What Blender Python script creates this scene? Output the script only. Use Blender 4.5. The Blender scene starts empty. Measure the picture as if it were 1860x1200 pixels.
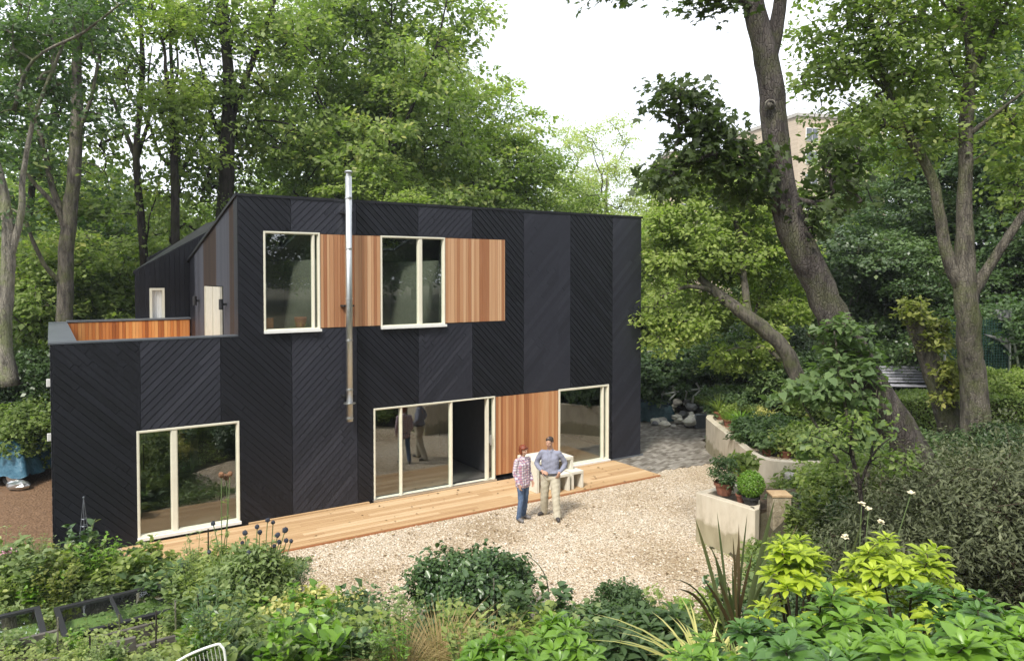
import bpy, bmesh, math, random
import numpy as np
from mathutils import Vector, Matrix

# ------------------------------------------------------------------ camera, sky, sun, exposure
F, CX, PP, H = 1369.0, 930.0, 536.0, 5.3
PITCH = math.radians(1.5)
scene = bpy.context.scene
cam_d = bpy.data.cameras.new("camera")
cam = bpy.data.objects.new("camera", cam_d)
scene.collection.objects.link(cam)
cam.location = (0, 0, H)
cam.rotation_euler = (math.radians(90) - PITCH, 0, 0)
cam_d.sensor_width = 36
cam_d.lens = F / 1860 * 36
cam_d.shift_y = -64 / 1860
cam_d.clip_start = 0.1
cam_d.clip_end = 2000
scene.camera = cam

world = bpy.data.worlds.new("World")
scene.world = world
world.use_nodes = True
SUN_EL, SUN_AZ = 50.0, 205.0          # azimuth clockwise from +Y: behind the camera, a little left
wn, wl = world.node_tree.nodes, world.node_tree.links
wn.clear()
w_out = wn.new("ShaderNodeOutputWorld")
w_bg = wn.new("ShaderNodeBackground")
w_bg.inputs[1].default_value = 0.12
w_sky = wn.new("ShaderNodeTexSky")
w_sky.sky_type = 'NISHITA'
w_sky.sun_disc = False
w_sky.sun_elevation = math.radians(SUN_EL)
w_sky.sun_rotation = math.radians(SUN_AZ)
w_co = wn.new("ShaderNodeTexCoord")
w_nz = wn.new("ShaderNodeTexNoise")
w_nz.inputs["Scale"].default_value = 2.2
w_nz.inputs["Detail"].default_value = 6
w_mr = wn.new("ShaderNodeMapRange")
w_mr.inputs[1].default_value = 0.35; w_mr.inputs[2].default_value = 0.62
w_mr.inputs[3].default_value = 0.72; w_mr.inputs[4].default_value = 1.0
w_mx = wn.new("ShaderNodeMix"); w_mx.data_type = 'RGBA'
w_mx.inputs[7].default_value = (9.6, 9.9, 10.6, 1)      # bright overcast cloud
wl.new(w_co.outputs["Generated"], w_nz.inputs["Vector"])
wl.new(w_nz.outputs["Fac"], w_mr.inputs[0])
wl.new(w_mr.outputs[0], w_mx.inputs[0])
wl.new(w_sky.outputs[0], w_mx.inputs[6])
wl.new(w_mx.outputs[2], w_bg.inputs[0])
wl.new(w_bg.outputs[0], w_out.inputs[0])

sun_d = bpy.data.lights.new("sun", 'SUN')
sun_d.energy = 3.3
sun_d.angle = math.radians(11)
sun_d.color = (1.0, 0.95, 0.86)
sun = bpy.data.objects.new("sun", sun_d)
scene.collection.objects.link(sun)
_a, _e = math.radians(SUN_AZ), math.radians(SUN_EL)
_to = Vector((math.sin(_a) * math.cos(_e), math.cos(_a) * math.cos(_e), math.sin(_e)))
sun.rotation_euler = _to.to_track_quat('Z', 'Y').to_euler()

scene.view_settings.view_transform = 'Standard'
scene.view_settings.look = 'None'
scene.view_settings.gamma = 1
scene.view_settings.exposure = 0.62
scene.cycles.max_bounces = 7
scene.cycles.diffuse_bounces = 3
scene.cycles.glossy_bounces = 3
scene.cycles.transmission_bounces = 4
scene.cycles.transparent_max_bounces = 10
scene.cycles.use_denoising = True

# ------------------------------------------------------------------ helpers
rs = np.random.RandomState(7)

def ray(px, py):
    v = ((px - CX) / F, 1.0, -(py - PP) / F)
    c, s = math.cos(PITCH), math.sin(PITCH)
    return np.array([v[0], v[1] * c + v[2] * s, -v[1] * s + v[2] * c])

def at(px, py, D):
    """the world point seen at photo pixel px, py at distance D along the view"""
    r = ray(px, py); r = r * (D / r[1])
    return np.array([r[0], r[1], r[2] + H])

def xat(px, D):
    return (px - CX) / F * D

# ---- house frame: s along the front from its near corner, o out of the front, z up
HA = np.array([-8.514, 13.909]); HD = np.array([0.83452, 0.55098]); HN = np.array([0.55098, -0.83452])
HANG = math.atan2(HD[1], HD[0])
def hw(s, o, z=0.0):
    q = HA + HD * s + HN * o
    return (float(q[0]), float(q[1]), z)

def terr(x, y):
    x = np.asarray(x, float); y = np.asarray(y, float)
    front = np.interp(y, [-60, 1, 3, 5, 6.5, 8, 9.5, 11.3], [3.1, 3.1, 2.7, 1.95, 1.35, .85, .4, 0])
    xb = np.interp(y, [8, 11, 13.5, 14.8, 15.3, 17.2, 17.9, 23, 26, 32], [4.4, 4.6, 4.6, 4.0, 6.0, 6.2, 5.95, 5.95, 8.0, 9.5])
    r = x - xb
    k = np.clip((y - 15.0) / 1.0, 0, 1) * np.clip((18.2 - y) / 0.8, 0, 1)      # the steps between the planters
    right = np.interp(r, [0, .35, 3, 6, 10, 20, 60], [0, .8, 1.0, 1.45, 1.9, 2.6, 3.0])
    soft = np.interp(r, [0, .8, 3, 6, 10, 20, 60], [0, .1, .8, 1.4, 1.9, 2.6, 3.0])
    right = right * (1 - k) + soft * k
    right = right * np.clip((60 - y) / 20, 0, 1)
    return np.maximum(front, right)

class MB:
    """collects faces, builds ONE mesh"""
    def __init__(self):
        self.v, self.f, self.n = [], [], 0
    def add(self, verts, faces):
        self.v.extend([tuple(float(c) for c in p) for p in verts])
        self.f.extend([tuple(i + self.n for i in f) for f in faces])
        self.n += len(verts)
        return self
    def box(self, x0, x1, y0, y1, z0, z1):
        return self.add([(x0,y0,z0),(x1,y0,z0),(x1,y1,z0),(x0,y1,z0),(x0,y0,z1),(x1,y0,z1),(x1,y1,z1),(x0,y1,z1)],
                        [(3,2,1,0),(4,5,6,7),(0,1,5,4),(1,2,6,5),(2,3,7,6),(3,0,4,7)])
    def prism(self, poly, z0, z1):
        n = len(poly)
        vs = [(p[0], p[1], z0) for p in poly] + [(p[0], p[1], z1) for p in poly]
        fs = [tuple(range(n))[::-1], tuple(range(n, 2*n))] + [(i, (i+1) % n, n + (i+1) % n, n + i) for i in range(n)]
        return self.add(vs, fs)
    def tube(self, pts, radii, sides=8, cap=True, wob=0.0, sq=1.0):
        pts = np.asarray(pts, float); n = len(pts)
        radii = np.full(n, radii, float) if np.isscalar(radii) else np.asarray(radii, float)
        t = np.gradient(pts, axis=0); t /= (np.linalg.norm(t, axis=1, keepdims=True) + 1e-9)
        up = np.array([0, 0, 1.0]) if abs(t[0][2]) < .9 else np.array([1.0, 0, 0])
        u = np.cross(t[0], up); u /= np.linalg.norm(u)
        vs = []
        ang = np.arange(sides) * 2 * math.pi / sides
        for i in range(n):
            u = u - t[i] * np.dot(u, t[i]); u /= (np.linalg.norm(u) + 1e-9)
            w = np.cross(t[i], u)
            r = radii[i] * (1 + wob * (rs.rand(sides) - .5)) if wob else radii[i] * np.ones(sides)
            vs.append(pts[i] + (np.cos(ang) * r)[:, None] * u + (np.sin(ang) * r * sq)[:, None] * w)
        vs = np.concatenate(vs)
        fs = []
        for i in range(n - 1):
            for k in range(sides):
                a, b = i * sides + k, i * sides + (k + 1) % sides
                fs.append((a, b, b + sides, a + sides))
        if cap:
            fs.append(tuple(range(sides))[::-1]); fs.append(tuple(range((n-1)*sides, n*sides)))
        return self.add(vs, fs)
    def lathe(self, c, prof, sides=20, cap=True):
        vs = []
        for r, z in prof:
            for k in range(sides):
                a = 2 * math.pi * k / sides
                vs.append((c[0] + r * math.cos(a), c[1] + r * math.sin(a), c[2] + z))
        fs = []
        for i in range(len(prof) - 1):
            for k in range(sides):
                a, b = i * sides + k, i * sides + (k + 1) % sides
                fs.append((a, b, b + sides, a + sides))
        if cap:
            fs.append(tuple(range(sides))[::-1]); n = len(prof)
            fs.append(tuple(range((n-1)*sides, n*sides)))
        return self.add(vs, fs)
    def blob(self, c, r, seg=10, rings=7, noise=0.0):
        r = (r, r, r) if np.isscalar(r) else r
        vs, fs = [], []
        for i in range(rings + 1):
            th = math.pi * i / rings
            for k in range(seg):
                a = 2 * math.pi * k / seg
                q = 1 + noise * (rs.rand() - .5)
                vs.append((c[0] + q*r[0]*math.sin(th)*math.cos(a), c[1] + q*r[1]*math.sin(th)*math.sin(a), c[2] + q*r[2]*math.cos(th)))
        for i in range(rings):
            for k in range(seg):
                a, b = i * seg + k, i * seg + (k + 1) % seg
                fs.append((a + seg, b + seg, b, a))
        return self.add(vs, fs)
    def mesh(self, name, smooth=False):
        me = bpy.data.meshes.new(name)
        me.from_pydata(self.v, [], self.f)
        me.validate()
        if smooth:
            me.polygons.foreach_set("use_smooth", np.ones(len(me.polygons), bool))
        me.update()
        return me
    def build(self, name, mat, parent=None, smooth=False, bevel=0.0):
        return link(name, self.mesh(name, smooth), mat, parent, bevel)

def link(name, me, mat, parent=None, bevel=0.0):
    o = bpy.data.objects.new(name, me)
    scene.collection.objects.link(o)
    if mat is not None:
        if len(me.materials) == 0:
            me.materials.append(mat)
        else:
            o.material_slots[0].link = 'OBJECT'
            o.material_slots[0].material = mat
    if parent is not None:
        o.parent = parent
    if bevel:
        m = o.modifiers.new("bevel", 'BEVEL'); m.width = bevel; m.segments = 2; m.limit_method = 'ANGLE'
    return o

def empty(name, loc=(0, 0, 0), rz=0.0):
    o = bpy.data.objects.new(name, None)
    o.empty_display_size = .2
    scene.collection.objects.link(o)
    o.location = loc; o.rotation_euler = (0, 0, rz)
    return o

def tag(o, label=None, cat=None, group=None, kind=None):
    if label: o["label"] = label
    if cat: o["category"] = cat
    if group: o["group"] = group
    if kind: o["kind"] = kind
    return o

def dup(root, loc, rz=0.0, sc=1.0, label=None, group=None, mats=None, cat=None):
    """copy a thing with its parts and sub-parts"""
    r = root.copy(); scene.collection.objects.link(r)
    r.location = loc; r.rotation_euler = (0, 0, rz)
    r.scale = (sc, sc, sc) if np.isscalar(sc) else sc
    if label: r["label"] = label
    if cat: r["category"] = cat
    if group: r["group"] = group
    def kids(a, b):
        for ch in list(a.children):
            c = ch.copy(); scene.collection.objects.link(c); c.parent = b
            stem = ch.name.split('.')[0]
            if mats and stem in mats:
                c.material_slots[0].link = 'OBJECT'; c.material_slots[0].material = mats[stem]
            kids(ch, c)
    kids(root, r)
    return r

# ------------------------------------------------------------------ materials
def nmat(name):
    m = bpy.data.materials.new(name); m.use_nodes = True
    nt = m.node_tree; b = nt.nodes["Principled BSDF"]
    return m, nt.nodes, nt.links, b

def _coords(n, l, scale=(1, 1, 1), rot=(0, 0, 0), kind="Object"):
    tc = n.new("ShaderNodeTexCoord"); mp = n.new("ShaderNodeMapping")
    mp.inputs["Scale"].default_value = scale; mp.inputs["Rotation"].default_value = rot
    l.new(tc.outputs[kind], mp.inputs[0]); return mp.outputs[0]

def _ramp(n, l, fac, stops):
    r = n.new("ShaderNodeValToRGB"); cr = r.color_ramp
    while len(cr.elements) < len(stops): cr.elements.new(.5)
    for e, (p, c) in zip(cr.elements, stops):
        e.position = p; e.color = (c[0], c[1], c[2], 1)
    l.new(fac, r.inputs[0]); return r.outputs[0]

def noise_mat(name, stops, scale=4.0, detail=6, rough=.8, bump=.2, bscale=None, stretch=(1, 1, 1), spec=.3, dist=.02, metallic=0, kind="Object", rough_n=.6):
    m, n, l, b = nmat(name)
    v = _coords(n, l, stretch, kind=kind)
    t = n.new("ShaderNodeTexNoise"); t.inputs["Scale"].default_value = scale; t.inputs["Detail"].default_value = detail
    t.inputs["Roughness"].default_value = rough_n
    l.new(v, t.inputs[0])
    l.new(_ramp(n, l, t.outputs["Fac"], stops), b.inputs["Base Color"])
    b.inputs["Roughness"].default_value = rough; b.inputs["Specular IOR Level"].default_value = spec
    b.inputs["Metallic"].default_value = metallic
    if bump:
        t2 = n.new("ShaderNodeTexNoise"); t2.inputs["Scale"].default_value = bscale or scale * 4; t2.inputs["Detail"].default_value = 5
        l.new(v, t2.inputs[0])
        bp = n.new("ShaderNodeBump"); bp.inputs["Strength"].default_value = bump; bp.inputs["Distance"].default_value = dist
        l.new(t2.outputs["Fac"], bp.inputs["Height"]); l.new(bp.outputs[0], b.inputs["Normal"])
    return m

def leaf_mat(name, dark, light, odd=None, transl=.35, rough=.5, spec=.35, tcol=None, dry=None):
    """leaf colour varies leaf by leaf (attribute tint) and clump by clump"""
    m, n, l, b = nmat(name)
    at_ = n.new("ShaderNodeAttribute"); at_.attribute_name = "tint"
    tc = n.new("ShaderNodeTexCoord"); nz = n.new("ShaderNodeTexNoise"); nz.inputs["Scale"].default_value = .55; nz.inputs["Detail"].default_value = 3
    l.new(tc.outputs["Object"], nz.inputs[0])
    oi = n.new("ShaderNodeObjectInfo")
    m1 = n.new("ShaderNodeMath"); m1.operation = 'MULTIPLY_ADD'; m1.inputs[1].default_value = .55
    l.new(at_.outputs["Fac"], m1.inputs[0])
    m2 = n.new("ShaderNodeMath"); m2.operation = 'MULTIPLY_ADD'; m2.inputs[1].default_value = .9; m2.inputs[2].default_value = -.27
    l.new(nz.outputs["Fac"], m2.inputs[0]); l.new(m2.outputs[0], m1.inputs[2])
    m3 = n.new("ShaderNodeMath"); m3.operation = 'MULTIPLY_ADD'; m3.inputs[1].default_value = .18
    l.new(oi.outputs["Random"], m3.inputs[0]); l.new(m1.outputs[0], m3.inputs[2])
    mid = tuple((a + c) / 2 for a, c in zip(dark, light))
    stops = [(0.0, dark), (.5, mid), (.82, light)]
    stops.append((.97, odd if odd else light))
    col = _ramp(n, l, m3.outputs[0], stops)
    l.new(col, b.inputs["Base Color"])
    b.inputs["Roughness"].default_value = rough; b.inputs["Specular IOR Level"].default_value = spec
    if transl:
        tr = n.new("ShaderNodeBsdfTranslucent")
        mc = n.new("ShaderNodeMix"); mc.data_type = 'RGBA'; mc.blend_type = 'MULTIPLY'; mc.inputs[0].default_value = 1
        mc.inputs[7].default_value = (*(tcol or (1.45, 1.74, .74)), 1)
        l.new(col, mc.inputs[6]); l.new(mc.outputs[2], tr.inputs[0])
        mx = n.new("ShaderNodeMixShader"); mx.inputs[0].default_value = transl
        l.new(b.outputs[0], mx.inputs[1]); l.new(tr.outputs[0], mx.inputs[2])
        l.new(mx.outputs[0], n["Material Output"].inputs[0])
    return m

def plain(name, col, rough=.6, metallic=0, spec=.4, var=.12, scale=6, bump=.05):
    d = tuple(c * (1 - var) for c in col); e = tuple(min(1, c * (1 + var)) for c in col)
    return noise_mat(name, [(.3, d), (.7, e)], scale=scale, rough=rough, bump=bump, metallic=metallic, spec=spec, bscale=scale * 8, dist=.003)

M = {}
M['black'] = plain('black_steel', (.018, .018, .02), .5)
M['zinc'] = plain('zinc_coping', (.20, .22, .25), .38, .6)
M['lead'] = plain('dark_trim', (.012, .013, .017), .5)
M['cream'] = plain('cream_paint', (.70, .67, .55), .45, var=.05)
M['door_cream'] = plain('door_paint', (.46, .44, .37), .5, var=.08)
M['white'] = plain('white_paint', (.72, .72, .70), .5, var=.05)
M['steel'] = plain('brushed_steel', (.56, .58, .58), .42, 1.0, var=.08)
M['silver'] = plain('light_metal', (.62, .62, .62), .3, .9, var=.06)
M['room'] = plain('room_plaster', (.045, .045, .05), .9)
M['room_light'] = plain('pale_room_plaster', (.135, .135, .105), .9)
M['lead_top'] = plain('lead_capping', (.07, .078, .09), .5)
M['room_floor'] = plain('room_floor', (.12, .115, .105), .35)
M['render'] = noise_mat('cream_render', [(.25, (.36, .31, .23)), (.5, (.52, .46, .36)), (.75, (.58, .53, .43))], scale=2.6, detail=9, rough=.9, bump=.35, bscale=26, dist=.006, stretch=(1.6, 1.6, .6), rough_n=.65)
def add_stain(m):
    # damp and soil marks in the bottom 25 cm, ragged at the top
    n, l = m.node_tree.nodes, m.node_tree.links; b = n["Principled BSDF"]
    src = b.inputs["Base Color"].links[0].from_socket
    tc = n.new("ShaderNodeTexCoord"); sp = n.new("ShaderNodeSeparateXYZ"); l.new(tc.outputs["Object"], sp.inputs[0])
    t = n.new("ShaderNodeTexNoise"); t.inputs["Scale"].default_value = 3.5; t.inputs["Detail"].default_value = 7; l.new(tc.outputs["Object"], t.inputs[0])
    a = n.new("ShaderNodeMath"); a.operation = 'MULTIPLY_ADD'; a.inputs[1].default_value = -.7; l.new(t.outputs["Fac"], a.inputs[0]); l.new(sp.outputs[2], a.inputs[2])
    r = _ramp(n, l, a.outputs[0], [(0.0, (.50, .50, .38)), (.10, (1, 1, 1))]); mx = n.new("ShaderNodeMix"); mx.data_type = 'RGBA'; mx.blend_type = 'MULTIPLY'; mx.inputs[0].default_value = .8
    l.new(src, mx.inputs[6]); l.new(r, mx.inputs[7]); l.new(mx.outputs[2], b.inputs["Base Color"])
add_stain(M['render'])
M['concrete'] = noise_mat('pale_concrete', [(.3, (.60, .57, .48)), (.7, (.70, .67, .58))], scale=5, rough=.8, bump=.1, dist=.003)
M['soil'] = noise_mat('soil', [(.3, (.035, .025, .017)), (.6, (.07, .05, .032)), (.8, (.10, .075, .05))], scale=5, rough=.95, bump=.8, bscale=22, dist=.04)
M['terracotta'] = noise_mat('terracotta', [(.3, (.19, .075, .045)), (.7, (.29, .125, .08))], scale=7, rough=.8, bump=.1, dist=.003)
M['tarp'] = noise_mat('blue_tarp', [(.3, (.03, .09, .14)), (.7, (.07, .17, .24))], scale=5, rough=.4, bump=.9, bscale=7, dist=.05)
M['rubber'] = plain('rubber', (.02, .02, .02), .8)
M['bronze'] = plain('bark_brown', (.05, .035, .022), .9)

def bark(name, c0, c1, c2=None, scale=5):
    m, n, l, b = nmat(name)
    v = _coords(n, l, (1, 1, .22))
    t = n.new("ShaderNodeTexNoise"); t.inputs["Scale"].default_value = scale * 2.4; t.inputs["Detail"].default_value = 8; t.inputs["Roughness"].default_value = .68
    l.new(v, t.inputs[0])
    base = _ramp(n, l, t.outputs["Fac"], [(.30, tuple(c * .5 for c in c0)), (.42, c0), (.55, c1), (.72, c2 or c1)])
    v2 = _coords(n, l); t2 = n.new("ShaderNodeTexNoise"); t2.inputs["Scale"].default_value = 1.7; t2.inputs["Detail"].default_value = 7; t2.inputs["Roughness"].default_value = .7
    l.new(v2, t2.inputs[0])
    pat = _ramp(n, l, t2.outputs["Fac"], [(.48, (0, 0, 0)), (.62, (1, 1, 1))])
    moss = n.new("ShaderNodeMix"); moss.data_type = 'RGBA'; moss.inputs[7].default_value = (c1[0]*.75, c1[1]*.95, c1[2]*.45, 1)
    pm = n.new("ShaderNodeMath"); pm.operation = 'MULTIPLY'; pm.inputs[1].default_value = .65
    l.new(pat, pm.inputs[0]); l.new(pm.outputs[0], moss.inputs[0]); l.new(base, moss.inputs[6]); l.new(moss.outputs[2], b.inputs["Base Color"])
    b.inputs["Roughness"].default_value = .9; b.inputs["Specular IOR Level"].default_value = .2
    v3 = _coords(n, l, (1, 1, .35)); vo = n.new("ShaderNodeTexVoronoi"); vo.feature = 'DISTANCE_TO_EDGE'; vo.inputs["Scale"].default_value = 26; l.new(v3, vo.inputs[0])
    cr = _ramp(n, l, vo.outputs["Distance"], [(0, (0, 0, 0)), (.12, (1, 1, 1))])
    ad = n.new("ShaderNodeMath"); ad.operation = 'MULTIPLY_ADD'; ad.inputs[1].default_value = .5; l.new(cr, ad.inputs[0]); l.new(t.outputs["Fac"], ad.inputs[2])
    bp = n.new("ShaderNodeBump"); bp.inputs["Strength"].default_value = 1; bp.inputs["Distance"].default_value = .025
    l.new(ad.outputs[0], bp.inputs["Height"]); l.new(bp.outputs[0], b.inputs["Normal"])
    return m
def bark_plain(name, c0, c1, c2=None, scale=5):
    return noise_mat(name, [(.3, c0), (.55, c1), (.75, c2 or c1)], scale=scale, rough=.9, bump=.9, bscale=9, stretch=(1, 1, .28), dist=.03, spec=.2)
M['bark_dark'] = bark('bark_dark', (.022, .018, .016), (.05, .042, .036))
M['bark_grey'] = bark('bark_grey', (.07, .062, .052), (.14, .125, .10), (.19, .17, .14))
M['bark_pale'] = bark('bark_pale', (.13, .12, .10), (.24, .22, .18), (.32, .30, .25))
M['bark_big'] = bark('bark_big', (.05, .042, .038), (.095, .082, .075), (.13, .12, .085), scale=3)

def glass_mat():
    m = bpy.data.materials.new("window_glass"); m.use_nodes = True
    n, l = m.node_tree.nodes, m.node_tree.links; n.clear()
    o = n.new("ShaderNodeOutputMaterial"); g = n.new("ShaderNodeBsdfGlossy"); t = n.new("ShaderNodeBsdfTransparent")
    g.inputs["Roughness"].default_value = 0.0; g.inputs[0].default_value = (.95, .98, .96, 1)
    t.inputs[0].default_value = (.90, .95, .92, 1)
    f = n.new("ShaderNodeFresnel"); f.inputs[0].default_value = 2.8
    mx = n.new("ShaderNodeMixShader")
    nz = n.new("ShaderNodeTexNoise"); nz.inputs["Scale"].default_value = .8
    tc = n.new("ShaderNodeTexCoord"); l.new(tc.outputs["Object"], nz.inputs[0])
    bp = n.new("ShaderNodeBump"); bp.inputs["Strength"].default_value = .02; bp.inputs["Distance"].default_value = .02
    l.new(nz.outputs[0], bp.inputs["Height"]); l.new(bp.outputs[0], g.inputs["Normal"])
    ge = n.new("ShaderNodeNewGeometry"); iv = n.new("ShaderNodeMath"); iv.operation = 'SUBTRACT'; iv.inputs[0].default_value = 1; l.new(ge.outputs["Backfacing"], iv.inputs[1])
    fm = n.new("ShaderNodeMath"); fm.operation = 'MULTIPLY'; l.new(f.outputs[0], fm.inputs[0]); l.new(iv.outputs[0], fm.inputs[1])   # the far side of a pane only lets light out
    l.new(fm.outputs[0], mx.inputs[0]); l.new(t.outputs[0], mx.inputs[1]); l.new(g.outputs[0], mx.inputs[2])
    l.new(mx.outputs[0], o.inputs[0]); return m
M['glass'] = glass_mat()

def board_mat(name, stops, axis_scale, rough=.5, spec=.4, grain=(30, 30, 1.5), bump=.25, wn_dim=0, var=.6, coat=0):
    """boards: one colour per board (face attribute tint) with grain along it"""
    m, n, l, b = nmat(name)
    a = n.new("ShaderNodeAttribute"); a.attribute_name = "tint"
    v = _coords(n, l, grain)
    t = n.new("ShaderNodeTexNoise"); t.inputs["Scale"].default_value = 1; t.inputs["Detail"].default_value = 5
    l.new(v, t.inputs[0])
    mm = n.new("ShaderNodeMath"); mm.operation = 'MULTIPLY_ADD'; mm.inputs[1].default_value = 1 - var
    m2 = n.new("ShaderNodeMath"); m2.operation = 'MULTIPLY'; m2.inputs[1].default_value = var
    l.new(a.outputs["Fac"], m2.inputs[0]); l.new(t.outputs["Fac"], mm.inputs[0]); l.new(m2.outputs[0], mm.inputs[2])
    l.new(_ramp(n, l, mm.outputs[0], stops), b.inputs["Base Color"])
    b.inputs["Roughness"].default_value = rough; b.inputs["Specular IOR Level"].default_value = spec
    bp = n.new("ShaderNodeBump"); bp.inputs["Strength"].default_value = bump; bp.inputs["Distance"].default_value = .003
    l.new(t.outputs["Fac"], bp.inputs["Height"]); l.new(bp.outputs[0], b.inputs["Normal"])
    return m
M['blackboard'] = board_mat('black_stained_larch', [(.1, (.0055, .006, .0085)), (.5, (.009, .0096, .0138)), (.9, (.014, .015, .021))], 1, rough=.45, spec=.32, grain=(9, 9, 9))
M['blackboard_lit'] = board_mat('black_stained_larch_lit', [(.1, (.015, .016, .022)), (.5, (.023, .024, .033)), (.9, (.034, .035, .046))], 1, rough=.45, spec=.32, grain=(9, 9, 9))  # same black larch painted lighter, for the light that rising boards catch
M['cedar'] = board_mat('cedar', [(.1, (.27, .10, .04)), (.4, (.41, .18, .08)), (.65, (.49, .25, .115)), (.9, (.56, .33, .17))], 1, rough=.65, spec=.25, grain=(25, 25, 1.3), var=.7)
M['cedar_pale'] = board_mat('cedar_weathered', [(.1, (.29, .12, .055)), (.4, (.40, .20, .10)), (.65, (.48, .27, .145)), (.9, (.57, .36, .21))], 1, rough=.65, spec=.25, grain=(25, 25, 1.3), var=.7)
M['cedar_deep'] = board_mat('cedar_deep', [(.1, (.24, .07, .02)), (.5, (.50, .18, .05)), (.9, (.66, .34, .12))], 1, rough=.65, spec=.25, grain=(25, 25, 1.3), var=.75)
M['deck'] = board_mat('larch_deck', [(.1, (.30, .17, .08)), (.45, (.45, .295, .155)), (.8, (.56, .40, .24))], 1, rough=.7, spec=.25, grain=(1.2, 22, 22), var=.45)
M['grey_wood'] = board_mat('weathered_wood', [(.1, (.04, .035, .03)), (.5, (.10, .09, .078)), (.9, (.17, .155, .14))], 1, rough=.85, spec=.2, grain=(2, 25, 25))

def set_tint(me, vals):
    a = me.attributes.new("tint", 'FLOAT', 'FACE'); a.data.foreach_set("value", np.asarray(vals, np.float32))

class Boards(MB):
    """MB with one tint value per face, a new one for each board"""
    def __init__(self):
        super().__init__(); self.t = []
    def done(self, val=None):
        val = random.random() if val is None else val
        self.t += [val] * (len(self.f) - len(self.t))
    def build(self, name, mat, parent=None, smooth=False, bevel=0.0):
        me = bpy.data.meshes.new(name); me.from_pydata(self.v, [], self.f); me.update()
        set_tint(me, self.t)
        return link(name, me, mat, parent, bevel)

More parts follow.
